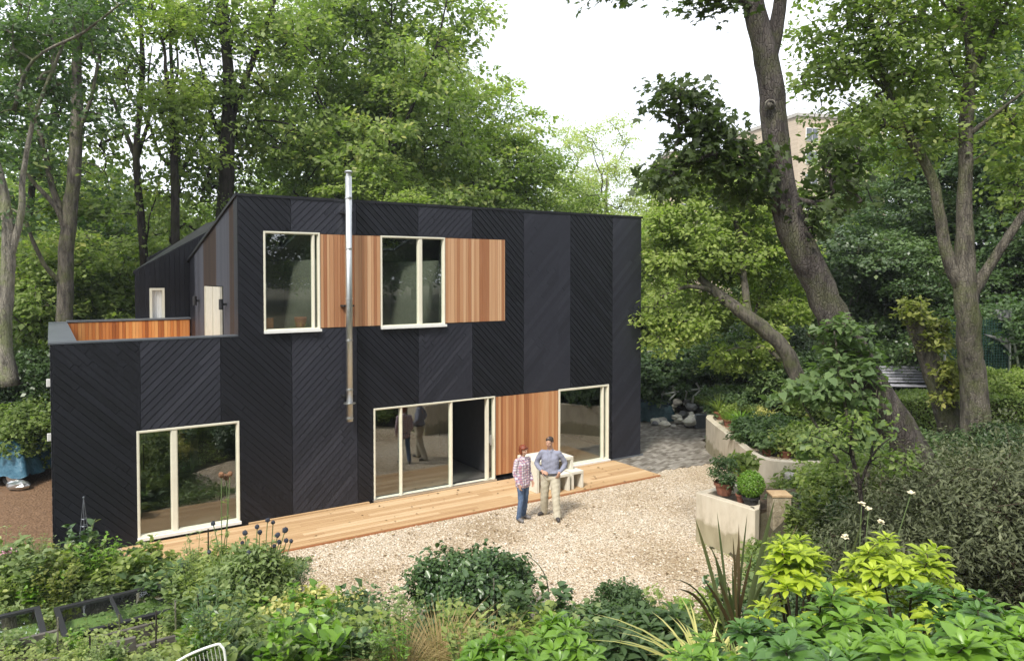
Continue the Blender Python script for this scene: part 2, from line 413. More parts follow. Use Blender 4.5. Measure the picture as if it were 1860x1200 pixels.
def ground_mats():
    # gravel: pebbles of differing colour
    m, n, l, b = nmat("gravel")
    v = _coords(n, l)
    vo = n.new("ShaderNodeTexVoronoi"); vo.inputs["Scale"].default_value = 42
    l.new(v, vo.inputs["Vector"])
    sep = n.new("ShaderNodeSeparateColor"); l.new(vo.outputs["Color"], sep.inputs[0])
    col = _ramp(n, l, sep.outputs[0], [(0, (.22, .18, .14)), (.16, (.37, .28, .185)), (.5, (.585, .47, .335)), (.8, (.72, .62, .475)), (1, (.83, .77, .68))])
    nz = n.new("ShaderNodeTexNoise"); nz.inputs["Scale"].default_value = .55; nz.inputs["Detail"].default_value = 4; l.new(v, nz.inputs[0])
    pat = _ramp(n, l, nz.outputs["Fac"], [(.32, (.70, .65, .57)), (.45, (.92, .89, .85)), (.6, (1, 1, 1))])
    vd = n.new("ShaderNodeTexVoronoi"); vd.inputs["Scale"].default_value = 5.5; l.new(v, vd.inputs["Vector"])
    spot = _ramp(n, l, vd.outputs["Distance"], [(.03, (.55, .47, .40)), (.10, (1, 1, 1))])
    mx = n.new("ShaderNodeMix"); mx.data_type = 'RGBA'; mx.blend_type = 'MULTIPLY'; mx.inputs[0].default_value = 1
    l.new(col, mx.inputs[6]); l.new(pat, mx.inputs[7])
    mx2 = n.new("ShaderNodeMix"); mx2.data_type = 'RGBA'; mx2.blend_type = 'MULTIPLY'; mx2.inputs[0].default_value = .8
    l.new(mx.outputs[2], mx2.inputs[6]); l.new(spot, mx2.inputs[7])
    l.new(mx2.outputs[2], b.inputs["Base Color"])
    b.inputs["Roughness"].default_value = .85; b.inputs["Specular IOR Level"].default_value = .2
    bp = n.new("ShaderNodeBump"); bp.inputs["Strength"].default_value = 1; bp.inputs["Distance"].default_value = .03; bp.invert = True
    l.new(vo.outputs["Distance"], bp.inputs["Height"]); l.new(bp.outputs[0], b.inputs["Normal"])
    M['gravel'] = m
    # brick-like pavers
    m, n, l, b = nmat("dark_pavers")
    v = _coords(n, l, (1, 1, 1), (0, 0, 0))
    br = n.new("ShaderNodeTexBrick"); br.inputs["Scale"].default_value = 3.4
    br.inputs["Color1"].default_value = (.17, .16, .15, 1); br.inputs["Color2"].default_value = (.32, .31, .29, 1)
    br.inputs["Mortar"].default_value = (.030, .028, .022, 1); br.inputs["Mortar Size"].default_value = .022
    l.new(v, br.inputs[0])
    nz = n.new("ShaderNodeTexNoise"); nz.inputs["Scale"].default_value = 1.1; nz.inputs["Detail"].default_value = 6; l.new(v, nz.inputs[0])
    pt = _ramp(n, l, nz.outputs["Fac"], [(.35, (.60, .56, .50)), (.65, (1, 1, 1))])
    mx = n.new("ShaderNodeMix"); mx.data_type = 'RGBA'; mx.blend_type = 'MULTIPLY'; mx.inputs[0].default_value = 1
    l.new(br.outputs[0], mx.inputs[6]); l.new(pt, mx.inputs[7]); l.new(mx.outputs[2], b.inputs["Base Color"])
    b.inputs["Roughness"].default_value = .8
    bp = n.new("ShaderNodeBump"); bp.inputs["Strength"].default_value = .6; bp.inputs["Distance"].default_value = .01; bp.invert = True
    l.new(br.outputs["Fac"], bp.inputs["Height"]); l.new(bp.outputs[0], b.inputs["Normal"])
    M['pavers'] = m
    # old garden brick, its colour darkened for the shade of overhanging trees
    m, n, l, b = nmat("old_brick_shaded")
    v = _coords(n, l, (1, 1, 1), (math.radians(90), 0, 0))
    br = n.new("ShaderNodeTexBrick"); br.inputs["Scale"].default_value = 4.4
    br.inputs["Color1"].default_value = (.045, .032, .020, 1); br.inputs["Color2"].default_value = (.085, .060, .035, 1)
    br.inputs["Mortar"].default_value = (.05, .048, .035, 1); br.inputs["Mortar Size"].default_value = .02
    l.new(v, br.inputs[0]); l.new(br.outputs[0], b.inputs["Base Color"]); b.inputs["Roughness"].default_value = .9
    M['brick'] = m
    m, n, l, b = nmat("far_brick")
    v = _coords(n, l, (1, 1, 1), (math.radians(90), 0, 0))
    br = n.new("ShaderNodeTexBrick"); br.inputs["Scale"].default_value = 2.2
    br.inputs["Color1"].default_value = (.40, .32, .235, 1); br.inputs["Color2"].default_value = (.47, .38, .28, 1)
    br.inputs["Mortar"].default_value = (.5, .44, .36, 1); br.inputs["Mortar Size"].default_value = .015
    l.new(v, br.inputs[0]); l.new(br.outputs[0], b.inputs["Base Color"]); b.inputs["Roughness"].default_value = .9
    M['far_brick'] = m
ground_mats()
M['ground'] = noise_mat('earth', [(.25, (.030, .030, .015)), (.5, (.055, .048, .028)), (.75, (.085, .065, .04))], scale=1.3, rough=.95, bump=.8, bscale=14, dist=.05)
M['mulch'] = noise_mat('bark_mulch', [(.25, (.09, .050, .026)), (.5, (.17, .10, .055)), (.8, (.27, .17, .10))], scale=6, rough=.95, bump=1, bscale=18, dist=.06, rough_n=.8)
M['lawn'] = noise_mat('lawn_green', [(.3, (.10, .17, .04)), (.7, (.16, .24, .06))], scale=2, rough=.9, bump=.6, bscale=30, dist=.03)
M['slate'] = noise_mat('slate_stone', [(.3, (.13, .13, .14)), (.7, (.27, .27, .27))], scale=3, rough=.7, bump=.5, bscale=12, dist=.02)
M['pale_stone'] = noise_mat('pale_stone', [(.3, (.30, .28, .25)), (.7, (.48, .46, .42))], scale=4, rough=.8, bump=.4, bscale=15, dist=.02)

# ================================================================== the setting
def build_ground():
    xs = np.concatenate([np.arange(-300, -30, 30), np.arange(-30, -16, 2), np.arange(-16, 20, .3), np.arange(20, 40, 2), np.arange(40, 301, 30)])
    ys = np.concatenate([np.arange(-90, -10, 10), np.arange(-10, 0, 1), np.arange(0, 34, .3), np.arange(34, 60, 2), np.arange(60, 600, 45)])
    X, Y = np.meshgrid(xs, ys)
    Z = terr(X, Y)
    rough = 0.03 * np.sin(X * 2.1 + Y) * np.sin(Y * 1.7 - X * .6) * np.clip(Z * 4, 0, 1)
    Z = Z + rough
    V = np.stack([X, Y, Z], -1).reshape(-1, 3)
    nx, ny = len(xs), len(ys)
    fs = [(j*nx+i, j*nx+i+1, (j+1)*nx+i+1, (j+1)*nx+i) for j in range(ny-1) for i in range(nx-1)]
    g = MB().add(V, fs).build('ground', M['ground'], smooth=True)
    tag(g, kind='structure')
build_ground()

def sheet(name, poly, z, mat, ang=0.0):
    """a flat sheet, a centimetre thick"""
    o = MB().prism(poly, z - .012, z).build(name, mat)
    return tag(o, kind='structure')

gp = [hw(1.0, 1.9)[:2], hw(3.4, 2.5)[:2], (-3.9, 12.4), (-3.2, 11.5), (-1, 11.4), (2, 11.4), (4.6, 11.5), (4.7, 13.2), (3.75, 14.75), (4.6, 15.7), (6.3, 17.5), (6.0, 20.9)]
gp += [hw(16.0, 1.6)[:2], hw(15.2, .9)[:2], hw(14.3, .75)[:2], hw(13.6, .9)[:2], hw(13.6, -.1)[:2], hw(1.0, -.1)[:2]]
sheet('gravel_yard', gp, .016, M['gravel'])
pv = [hw(13.6, -.1)[:2], hw(13.62, 1.72)[:2], hw(14.2, 1.62)[:2], hw(15.1, 1.75)[:2], hw(16.3, 1.9)[:2], (6.1, 21.0), (6.1, 24), (8.5, 27), (8, 30), (3.0, 30), hw(14.9, -4)[:2], hw(14.9, -.1)[:2]]
def inside(p, poly):
    c = False
    for k in range(len(poly)):
        (x0, y0), (x1, y1) = poly[k], poly[k-1]
        if (y0 > p[1]) != (y1 > p[1]) and p[0] < (x1 - x0) * (p[1] - y0) / (y1 - y0) + x0: c = not c
    return c
_pa = HANG + .35; _ca, _sa = math.cos(_pa), math.sin(_pa)
pb = Boards(); random.seed(8)
for i in range(-60, 70):
    for j in range(-90, 110):
        u, v = (i + .5 * (j % 2)) * .208, j * .106
        cx, cy = 4.5 + u * _ca - v * _sa, 22 + u * _sa + v * _ca
        if not inside((cx, cy), pv): continue
        z1 = .030 + random.uniform(-.004, .004); q4 = []
        for du, dv in ((-.1, -.05), (.1, -.05), (.1, .05), (-.1, .05)):
            q4.append((cx + du * _ca - dv * _sa, cy + du * _sa + dv * _ca))
        pb.add([(*p, .012) for p in q4] + [(*p, z1) for p in q4], [(4,5,6,7),(0,1,5,4),(1,2,6,5),(2,3,7,6),(3,0,4,7)]); pb.done()
tag(pb.build('paving', board_mat('paving_brick', [(.1, (.075, .062, .048)), (.4, (.155, .138, .115)), (.7, (.245, .225, .195)), (.95, (.35, .32, .28))], 1, rough=.85, spec=.3, grain=(3, 3, 3), var=.55)), kind='structure')
sheet('paving_bed', pv, .014, M['soil'])
sheet('mulch_path', [(-30, 10.6), (-8.6, 10.6), (-8.42, 13.95), hw(.35, -5.3)[:2], hw(1.2, -14)[:2], (-24, 30)], .010, M['mulch'])
sheet('lawn', [(-4, 37), (40, 37), (40, 75), (-4, 75)], .014, M['lawn'])

# ------------------------------------------------------------------ house
house = empty('house', (HA[0], HA[1], 0), HANG)
tag(house, 'two storey black timber clad house with diagonal boards, cedar panels and a roof terrace', 'house')
# local frame: x = s, y = depth behind the front, z up
BE = [0, 1.47, 2.97, 4.45, 5.95, 7.5, 9.0, 10.55, 12.1, 13.6, 14.7]
OPEN = [  # s0, s1, z0, z1 on the front
    (3.86, 5.09, 4.09, 6.24), (5.09, 6.53, 4.12, 6.22), (6.53, 8.22, 4.09, 6.22), (8.22, 9.97, 4.12, 6.22),
    (1.39, 3.33, .13, 2.26), (6.34, 9.66, .07, 2.22), (9.66, 11.69, .09, 2.20), (11.69, 13.47, .07, 2.22)]
def cells(s0, s1, top, bot=0.0):
    """rectangles of the column s0..s1 that no opening covers"""
    ss = sorted({s0, s1} | {v for o in OPEN for v in o[:2] if s0 < v < s1})
    out = []
    for a, b in zip(ss, ss[1:]):
        mid = (a + b) / 2; z = bot
        cov = sorted((o[2], o[3]) for o in OPEN if o[0] < mid < o[1] and o[2] < top)
        for c0, c1 in cov:
            if c0 > z + 1e-6: out.append((a, b, z, c0))
            z = max(z, c1)
        if z < top - 1e-6: out.append((a, b, z, top))
    return out

def clip(poly, a, b, c):
    """keep a*x+b*y<=c"""
    out = []
    for i in range(len(poly)):
        p, q = poly[i], poly[(i+1) % len(poly)]
        dp, dq = a*p[0]+b*p[1]-c, a*q[0]+b*q[1]-c
        if dp <= 0: out.append(p)
        if (dp < 0 < dq) or (dq < 0 < dp):
            t = dp / (dp - dq); out.append((p[0]+t*(q[0]-p[0]), p[1]+t*(q[1]-p[1])))
    return out

PITCHB = .118
def diag_boards(mb, poly, sgn, to3, tint):
    """fill a convex polygon (u, z) with 45 degree boards; sgn +1 rises with u ('/'), -1 falls.
    each board leans a little: its upper edge lies under the board above, as in weatherboarding"""
    r2 = math.sqrt(.5)
    a, b = -sgn * r2, r2                     # across-board direction, pointing upwards
    vals = [a*p[0] + b*p[1] for p in poly]
    k0, k1 = int(math.floor(min(vals)/PITCHB)), int(math.ceil(max(vals)/PITCHB))
    for k in range(k0, k1 + 1):
        lo, hi = k*PITCHB + .006, (k+1)*PITCHB
        q = clip(clip(poly, -a, -b, -lo), a, b, hi)
        if len(q) < 3: continue
        al = [r2*(p[0] + sgn*p[1]) for p in q]; w = min(al); pieces = []; hsh = math.sin(k * 12.9898 + sgn * 78.2) * 43758.5; hsh -= math.floor(hsh)
        cut = math.floor(min(al) / 2.9) * 2.9 + hsh * 2.9
        rest = q
        while cut < max(al) and len(pieces) < 6:
            if cut > min(al) + .05:
                pieces.append(clip(rest, r2, r2 * sgn, cut - .002)); rest = clip(rest, -r2, -r2 * sgn, -(cut + .002))
            cut += 2.9
        pieces.append(rest)
        for pi_, q in enumerate(pieces):
            n = len(q)
            if n < 3: continue
            def off(p):
                f = ((a*p[0] + b*p[1]) - lo) / (hi - lo)
                return .034 - .011 * f
            mb.add([to3(p[0], p[1], off(p)) for p in q] + [to3(p[0], p[1], .002) for p in q],
                   [tuple(range(n))] + [(i, n+i, n+(i+1) % n, (i+1) % n) for i in range(n)])
            mb.done(tint((k, pi_)))
random.seed(3)
tints = {}
def tint_of(band):
    return lambda k: tints.setdefault((band, k), min(1, max(0, random.gauss(.45, .22))))
# plain wall core behind the boards
WT = .30
core = MB()
for s0, s1, z0, z1 in cells(0, 3.33, 3.98) + cells(3.33, 14.7, 6.96):
    core.box(s0, s1, 0, WT, z0, z1)
core.build('front_wall', M['lead'], house)
front3 = lambda u, z, o: (u, -o, z)
for i in range(10):
    mb = Boards()
    sgn = -1 if i % 2 == 0 else 1
    cols = [(BE[i] + .004, BE[i+1] - .004)]
    if i == 2: cols = [(2.974, 3.33), (3.33, 4.446)]
    for c0, c1 in cols:
        top = 4.02 if c1 <= 3.34 else 6.97
        for s0, s1, z0, z1 in cells(c0, c1, top, .02):
            diag_boards(mb, [(s0, z0), (s1, z0), (s1, z1), (s0, z1)], sgn, front3, tint_of(i))
    mb.build('cladding_panel', M['blackboard_lit' if i % 2 else 'blackboard'], house)
# side and back shells: near block (terrace part), tall block, back block
def roofz(y): return 7.0 - .243 * y
shell = MB()
shell.prism([(0, WT), (.25, WT), (.5, 5.34), (.24, 5.34)], 0, 3.98)                # low part, end wall
shell.box(.51, 3.3, 5.1, 5.35, 0, 3.98)                                     # low part, back wall
shell.box(14.45, 14.7, WT, 5.2, 0, 5.6)
shell.add([(14.45, WT, 5.6), (14.7, WT, 5.6), (14.7, 5.2, 5.6), (14.45, 5.2, 5.6), (14.45, WT, roofz(WT)-.04), (14.7, WT, roofz(WT)-.04), (14.7, 5.2, roofz(5.2)-.04), (14.45, 5.2, roofz(5.2)-.04)],
          [(0,1,5,4),(1,2,6,5),(2,3,7,6),(3,0,4,7),(4,5,6,7)])
shell.box(3.33, 14.7, 9.6, 9.85, 0, 5.9)
shell.build('end_wall', M['lead'], house)
# outer boards on the near end wall (seen edge-on)
mb = Boards()
diag_boards(mb, [(.02, .02), (5.33, .02), (5.33, 3.97), (.02, 3.97)], 1, lambda u, z, o: (.045 * u - o, u, z), tint_of(20))
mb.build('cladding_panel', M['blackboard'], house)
mb = Boards()
diag_boards(mb, [(.02, .02), (5.2, .02), (5.2, roofz(5.2)-.05), (.02, roofz(0)-.05)], 1, lambda u, z, o: (14.7 + o, u, z), tint_of(21))
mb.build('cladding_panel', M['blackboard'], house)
# side wall of the tall block above the terrace: upright strips, some black, some slate-blue, some bare brown
side_core = MB()
DOOR = (1.42, 3.1, 3.55, 5.06)
for y0, y1, zb in ((WT, DOOR[0], 3.5), (DOOR[0], DOOR[1], DOOR[3]), (DOOR[1], 5.2, 3.5)):
    side_core.add([(3.36, y0, zb), (3.58, y0, zb), (3.58, y1, zb), (3.36, y1, zb), (3.36, y0, roofz(y0)-.05), (3.58, y0, roofz(y0)-.05), (3.58, y1, roofz(y1)-.05), (3.36, y1, roofz(y1)-.05)],
                  [(3,2,1,0),(0,1,5,4),(1,2,6,5),(2,3,7,6),(3,0,4,7),(4,5,6,7)])
side_core.build('side_wall', M['lead'], house)
M['strip_blue'] = board_mat('blue_black_boards', [(.1, (.026, .028, .037)), (.9, (.058, .061, .077))], 1, rough=.6, spec=.35, grain=(12, 12, 12))
M['strip_brown'] = board_mat('brown_boards', [(.1, (.016, .012, .010)), (.9, (.042, .026, .018))], 1, rough=.75, spec=.25, grain=(20, 20, 2))
strips = [(.0, .72, 'strip_brown'), (.72, 2.0, 'strip_blue'), (2.0, 3.4, 'strip_brown'), (3.4, 4.5, 'strip_blue'), (4.5, 5.17, 'blackboard')]
for y0, y1, mk in strips:
    mb = Boards()
    y = y0
    while y < y1 - .01:
        ye = min(y + .12, y1)
        for zb, zt, ok in ((3.5, None, True), ):
            parts = [(3.5, 9)] if (ye <= DOOR[0] + .01 or y >= DOOR[1] - .01) else [(DOOR[3] + .0, 9)]
            for a, b in parts:
                z0t, z1t = roofz(y) - .06, roofz(ye - .006) - .06
                x0, x1 = 3.335, 3.358
                mb.add([(x0, y, a), (x1, y, a), (x1, ye-.006, a), (x0, ye-.006, a), (x0, y, z0t), (x1, y, z0t), (x1, ye-.006, z1t), (x0, ye-.006, z1t)],
                       [(3,2,1,0),(0,1,5,4),(1,2,6,5),(2,3,7,6),(3,0,4,7),(4,5,6,7)])
                mb.done()
        y = ye
    mb.build('wall_strip', M[mk], house)
# terrace door
dr = MB()
dr.box(3.31, 3.34, DOOR[0]+.02, DOOR[1]-.02, 3.6, DOOR[3]-.02)
for k in (0, 2, 4):
    yy = DOOR[0] + .02 + (DOOR[1] - DOOR[0] - .04) * k / 4
    dr.box(3.285, 3.31, yy - .035 if k else yy, yy + .035 if k < 4 else yy, 3.6, DOOR[3]-.02)
d = dr.build('terrace_door', M['door_cream'], house)
for y in (3.91, 1.01):
    w = MB(); w.tube([(3.22, y, 4.55), (3.22, y, 4.78)], .05, 12); w.box(3.22, 3.335, y-.02, y+.02, 4.64, 4.69)
    w.build('wall_light', M['black'], house)
# back block: its front wall rises to the right
bw = MB()
def bz(s): return min(7.0, 5.43 + .59 * (s - 2.04))
sp = [(2.04, 3.5), (3.36, 3.5), (3.36, bz(3.36)), (2.04, bz(2.04))]
y0, y1 = 5.35, 5.55
WIN2 = (2.40, 2.72, 4.05, 4.97)
def vpoly(mb, pts, ya, yb):
    n = len(pts)
    mb.add([(p[0], ya, p[1]) for p in pts] + [(p[0], yb, p[1]) for p in pts],
           [tuple(range(n)), tuple(range(n, 2*n))[::-1]] + [((i+1) % n, i, n+i, n+(i+1) % n) for i in range(n)])
bb = Boards()
s = 2.04
while s < 4.7:
    e = min(s + .12, 4.72)
    if e - .006 > WIN2[0] and s < WIN2[1]:
        vpoly(bb, [(s, 3.5), (e-.006, 3.5), (e-.006, WIN2[2]), (s, WIN2[2])], 5.33, 5.352); bb.done()
        vpoly(bb, [(s, WIN2[3]), (e-.006, WIN2[3]), (e-.006, bz(e)-.03), (s, bz(s)-.03)], 5.33, 5.352); bb.done()
    else:
        zb = 3.5 if e < 3.6 else 5.5
        vpoly(bb, [(s, zb), (e-.006, zb), (e-.006, bz(e)-.03), (s, bz(s)-.03)], 5.33, 5.352); bb.done()
    s = e
bb.build('back_wall_boards', M['blackboard'], house)
bw.prism([(2.04, 5.355), (2.3, 5.355), (3.2, 9.59), (2.94, 9.59)], 0, 5.3)
vpoly(bw, [(2.94, 0), (14.7, 0), (14.7, 6.87), (4.7, bz(4.7)-.1), (2.94, bz(2.94)-.1)], 9.6, 9.82)
bw.build('back_wall', M['lead'], house)
wd = MB(); 
wd.box(WIN2[0]-.02, WIN2[0]+.04, 5.30, 5.37, WIN2[2], WIN2[3]); wd.box(WIN2[1]-.04, WIN2[1]+.02, 5.30, 5.37, WIN2[2], WIN2[3]); wd.box(WIN2[0]+.04, WIN2[1]-.04, 5.30, 5.37, WIN2[3]-.06, WIN2[3])
sw = wd.build('small_window', M['cream'], house)
cu = MB()
for k in range(6):
    cu.tube([(WIN2[0]+.05+.043*k, 5.40, WIN2[2]), (WIN2[0]+.05+.043*k, 5.40, WIN2[3]-.06)], .026, 8)
cu.build('curtain', M['white'], sw)
# roofs
rf = MB()
T = .05
RL = [(4.0, 5.4), (6.2, 8.6)]                     # two roof lights added out of view to brighten the upper rooms
def roof_piece(x0, x1, y0, y1):
    rf.add([(x0, y0, roofz(y0)-T), (x1, y0, roofz(y0)-T), (x1, y1, roofz(y1)-T), (x0, y1, roofz(y1)-T), (x0, y0, roofz(y0)), (x1, y0, roofz(y0)), (x1, y1, roofz(y1)), (x0, y1, roofz(y1))],
           [(3,2,1,0),(4,5,6,7),(0,1,5,4),(1,2,6,5),(2,3,7,6),(3,0,4,7)])
roof_piece(3.33, 14.72, -.02, 1.4); roof_piece(3.33, 14.72, 3.8, 5.36)
for x0, x1 in ((3.33, 4.0), (5.4, 6.2), (8.6, 14.72)): roof_piece(x0, x1, 1.4, 3.8)
for x0, x1 in RL:
    g = MB(); g.add([(x0, 1.4, roofz(1.4)-.02), (x1, 1.4, roofz(1.4)-.02), (x1, 3.8, roofz(3.8)-.02), (x0, 3.8, roofz(3.8)-.02)], [(0, 1, 2, 3)]); g.build('added_roof_light', M['glass'], house)
rf.build('roof', M['lead'], house)
cg = MB()
for x0, x1, ya, yb in ((3.62, 14.4, .32, 1.39), (3.62, 14.4, 3.81, 4.88), (3.62, 3.99, 1.39, 3.81), (5.41, 6.19, 1.39, 3.81), (8.61, 14.4, 1.39, 3.81)):
    za, zb = roofz(ya) - .09, roofz(yb) - .09
    cg.add([(x0, ya, za), (x1, ya, za), (x1, yb, zb), (x0, yb, zb)], [(3, 2, 1, 0)])
cg.build('ceiling', M['room_light'], house)
rf2 = MB()
pr = [(2.0, bz(2.0)), (4.7, bz(4.7)), (14.72, 6.95)]
for (sa, za), (sb, zb) in zip(pr, pr[1:]):
    k_ = .9 if sa < 2.5 else 0
    rf2.add([(sa, 5.37, za-.06), (sb, 5.37, zb-.06), (sb, 9.9, bz(sb)-.06), (sa+k_, 9.9, bz(sa)-.06), (sa, 5.37, za), (sb, 5.37, zb), (sb, 9.9, bz(sb)), (sa+k_, 9.9, bz(sa))],
            [(3,2,1,0),(4,5,6,7),(0,1,5,4),(1,2,6,5),(2,3,7,6),(3,0,4,7)])
rf2.build('back_roof', M['black'], house)
tr = MB(); tr.box(3.30, 14.74, -.048, -.022, 6.955, 7.012); tr.build('roof_edge_trim', M['lead'], house)
tr = MB()
tr.add([(3.29, -.02, 6.95), (3.325, -.02, 6.95), (3.325, 5.33, roofz(5.33)-.05), (3.29, 5.33, roofz(5.33)-.05), (3.29, -.02, 7.012), (3.325, -.02, 7.012), (3.325, 5.33, roofz(5.33)+.012), (3.29, 5.33, roofz(5.33)+.012)],
       [(3,2,1,0),(4,5,6,7),(0,1,5,4),(1,2,6,5),(2,3,7,6),(3,0,4,7)])
tr.build('verge_trim', M['lead'], house)
# terrace: floor, parapets, zinc copings, cedar lining
t_ = Boards()
for k in range(21):
    t_.box(.3 + k*.145, .3 + k*.145 + .139, .32, 5.1, 3.44, 3.50); t_.done()
t_.build('terrace_floor', M['deck'], house)
pa = MB(); pa.box(.27, 3.3, .305, .33, 3.5, 4.0); pa.box(.255, .28, .33, 5.07, 3.5, 4.0); pa.build('parapet', M['lead'], house)
pa2 = MB(); pa2.box(.16, 3.3, 5.12, 5.3, 3.98, 4.15); pa2.build('rear_parapet', M['lead'], house)
cl = Boards()
s = .36
while s < 3.31:
    e = min(s + .075, 3.31); cl.box(s, e-.004, 5.05, 5.115, 3.5, 4.13); cl.done(); s = e
cl.build('terrace_lining', M['cedar_deep'], house)
co = MB()
co.box(-.05, 3.33, -.040, .32, 4.022, 4.05)
co.build('coping', M['lead_top'], house)
co = MB()
co.add([(-.05, .32, 3.985), (.42, .32, 3.985), (.50, 5.12, 4.08), (.12, 5.12, 4.08), (-.05, .32, 4.05), (.42, .32, 4.05), (.50, 5.12, 4.17), (.12, 5.12, 4.17)],
       [(3,2,1,0),(4,5,6,7),(0,1,5,4),(1,2,6,5),(2,3,7,6),(3,0,4,7)])
co.build('coping', M['zinc'], house)
co = MB(); co.box(.50, 3.33, 5.03, 5.32, 4.15, 4.19); co.build('coping', M['zinc'], house)

# rooms behind the glass
rm = MB()
rm.box(.28, 14.4, WT+.02, 5.0, 3.1, 3.42)
rm.build('upper_floor', M['room_light'], house)
rm = MB(); rm.box(.28, 14.4, WT+.01, 9.5, .03, .07); rm.build('room_floor', M['room_floor'], house)
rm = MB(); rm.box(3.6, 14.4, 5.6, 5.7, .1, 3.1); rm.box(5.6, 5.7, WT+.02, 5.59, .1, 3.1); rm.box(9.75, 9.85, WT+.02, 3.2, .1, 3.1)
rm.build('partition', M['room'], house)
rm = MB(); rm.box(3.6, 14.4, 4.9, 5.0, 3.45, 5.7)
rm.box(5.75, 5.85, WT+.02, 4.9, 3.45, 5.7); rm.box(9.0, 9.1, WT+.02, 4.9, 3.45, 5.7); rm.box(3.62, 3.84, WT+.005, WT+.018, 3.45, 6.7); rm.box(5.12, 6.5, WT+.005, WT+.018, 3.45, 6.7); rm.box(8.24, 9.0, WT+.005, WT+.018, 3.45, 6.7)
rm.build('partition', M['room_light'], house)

# windows
def window(s0, s1, z0, z1, bars=(), fw=.07, sill=True, name='window', deep=.05, leaf=None, glass=True):
    """cream frame standing 40 mm proud, panes between the bars"""
    f = MB()
    yo, yi = -.050, .10
    f.box(s0, s0+fw, yo, yi, z0, z1); f.box(s1-fw, s1, yo, yi, z0, z1)
    f.box(s0+fw, s1-fw, yo, yi, z1-fw, z1); f.box(s0+fw, s1-fw, yo, yi, z0, z0+fw)
    for b0, b1 in bars:
        f.box(b0, b1, yo+.012, yi-.01, z0+fw, z1-fw)
    fr = f.build(name, M['cream'], house, bevel=.006)
    edges = [s0+fw] + [v for b in bars for v in b] + [s1-fw]
    for k in range(0, len(edges), 2):
        if glass is True or k//2 in glass:
            a, b = edges[k], edges[k+1]
            p = MB(); p.box(a, b, .022, .034, z0+fw, z1-fw); p.build('pane', M['glass'], fr)
            e = MB()   # the casement's own slim edge
            w_ = .014
            e.box(a, a+w_, -.02, .06, z0+fw, z1-fw); e.box(b-w_, b, -.02, .06, z0+fw, z1-fw)
            e.box(a+w_, b-w_, -.02, .06, z1-fw-w_, z1-fw); e.box(a+w_, b-w_, -.02, .06, z0+fw, z0+fw+w_)
            e.build('casement', M['cream'], fr)
    if sill:
        q = MB(); q.box(s0-.01, s1+.01, -.12, -.057, z0-.035, z0+.02); q.build('sill', M['white'], fr)
    return fr
window(3.86, 5.088, 4.10, 6.24, bars=[(4.93, 4.965)], fw=.036)
window(6.532, 8.218, 4.09, 6.22, bars=[(7.51, 7.60)], fw=.036)
window(1.39, 3.33, .14, 2.26, bars=[(2.02, 2.12)], fw=.042)
window(11.692, 13.47, .08, 2.22, bars=[(13.25, 13.29)], fw=.05)
sd = window(6.34, 9.66, .07, 2.22, bars=[(7.03, 7.06), (8.37, 8.42), (9.42, 9.47)], fw=.036, name='sliding_door', glass=(0, 1, 3), sill=False)
q = MB(); q.box(6.3, 9.66, -.12, -.057, .064, .11); q.build('threshold', M['silver'], sd)
h_ = MB(); h_.tube([(9.52, -.07, 1.0), (9.52, -.07, 1.22)], .014, 8); h_.box(9.50, 9.54, -.07, -.055, .98, 1.24); h_.build('handle', M['silver'], sd)
# cedar panels
def cedar(s0, s1, z0, z1, w=.078, mat='cedar'):
    mb = Boards(); s = s0 + .006
    while s < s1 - .012:
        ww = w * random.choice([.75, 1, 1, 1.25]); e = min(s + ww, s1 - .006); dpt = random.choice([-.034, -.030, -.038])
        mb.box(s, e-.005, dpt, .01, z0+.02, z1-.01); mb.done(); s = e
    mb.build('cedar_panel', M[mat], house)
    t = MB(); t.box(s0, s1, .012, .03, z0, z1); t.build('panel_backing', M['lead'], house)
cedar(5.09, 6.53, 4.12, 6.22, mat='cedar_pale'); cedar(8.22, 9.97, 4.12, 6.22, mat='cedar_pale'); cedar(9.68, 11.69, .16, 2.20)

# steel flue on the front
fl = MB()
fx, fy = 5.68, -.24
zz = [1.86, 2.15, 2.34, 2.60, 3.45, 4.15, 5.05, 6.05, 7.0, 7.62]
fl.tube([(fx, fy, z) for z in (2.03, 7.50)], .074, 24)
flue = fl.build('chimney_flue', M['steel'], house, smooth=False)
for p in flue.data.polygons: p.use_smooth = len(p.vertices) == 4
for z in (2.10, 2.74, 3.85, 4.78, 5.89, 7.02):
    b = MB(); b.tube([(fx, fy, z-.02), (fx, fy, z+.02)], .080, 24); b.build('collar', M['silver'], flue)
b = MB(); b.tube([(fx, fy, 2.43), (fx, fy, 2.45)], .135, 24); b.build('flange', M['silver'], flue)
b = MB(); b.tube([(fx, fy, 7.50), (fx, fy, 7.57)], .055, 16); b.tube([(fx, fy, 7.57), (fx, fy, 7.60), (fx, fy, 7.63)], [.085, .095, .06], 20); b.build('cowl', M['silver'], flue)
for z in (4.62, 6.70, 2.6):
    b = MB(); b.box(fx-.13, fx+.13, -.13, -.036, z-.02, z+.02); b.box(fx-.125, fx-.1, -.24, -.13, z-.02, z+.02); b.box(fx+.1, fx+.125, -.24, -.13, z-.02, z+.02)
    b.build('bracket', M['black'], flue)
for z, w in ((3.05, .06), (1.95, .04)):
    b = MB(); b.box(-.05, .028, 1.5, 1.5+w, z, z+.16); b.build('meter_box', M['white'], house, bevel=.01)
b = MB(); b.box(13.55, 14.78, -.06, -.04, .0, .07); b.build('plinth', M['zinc'], house)

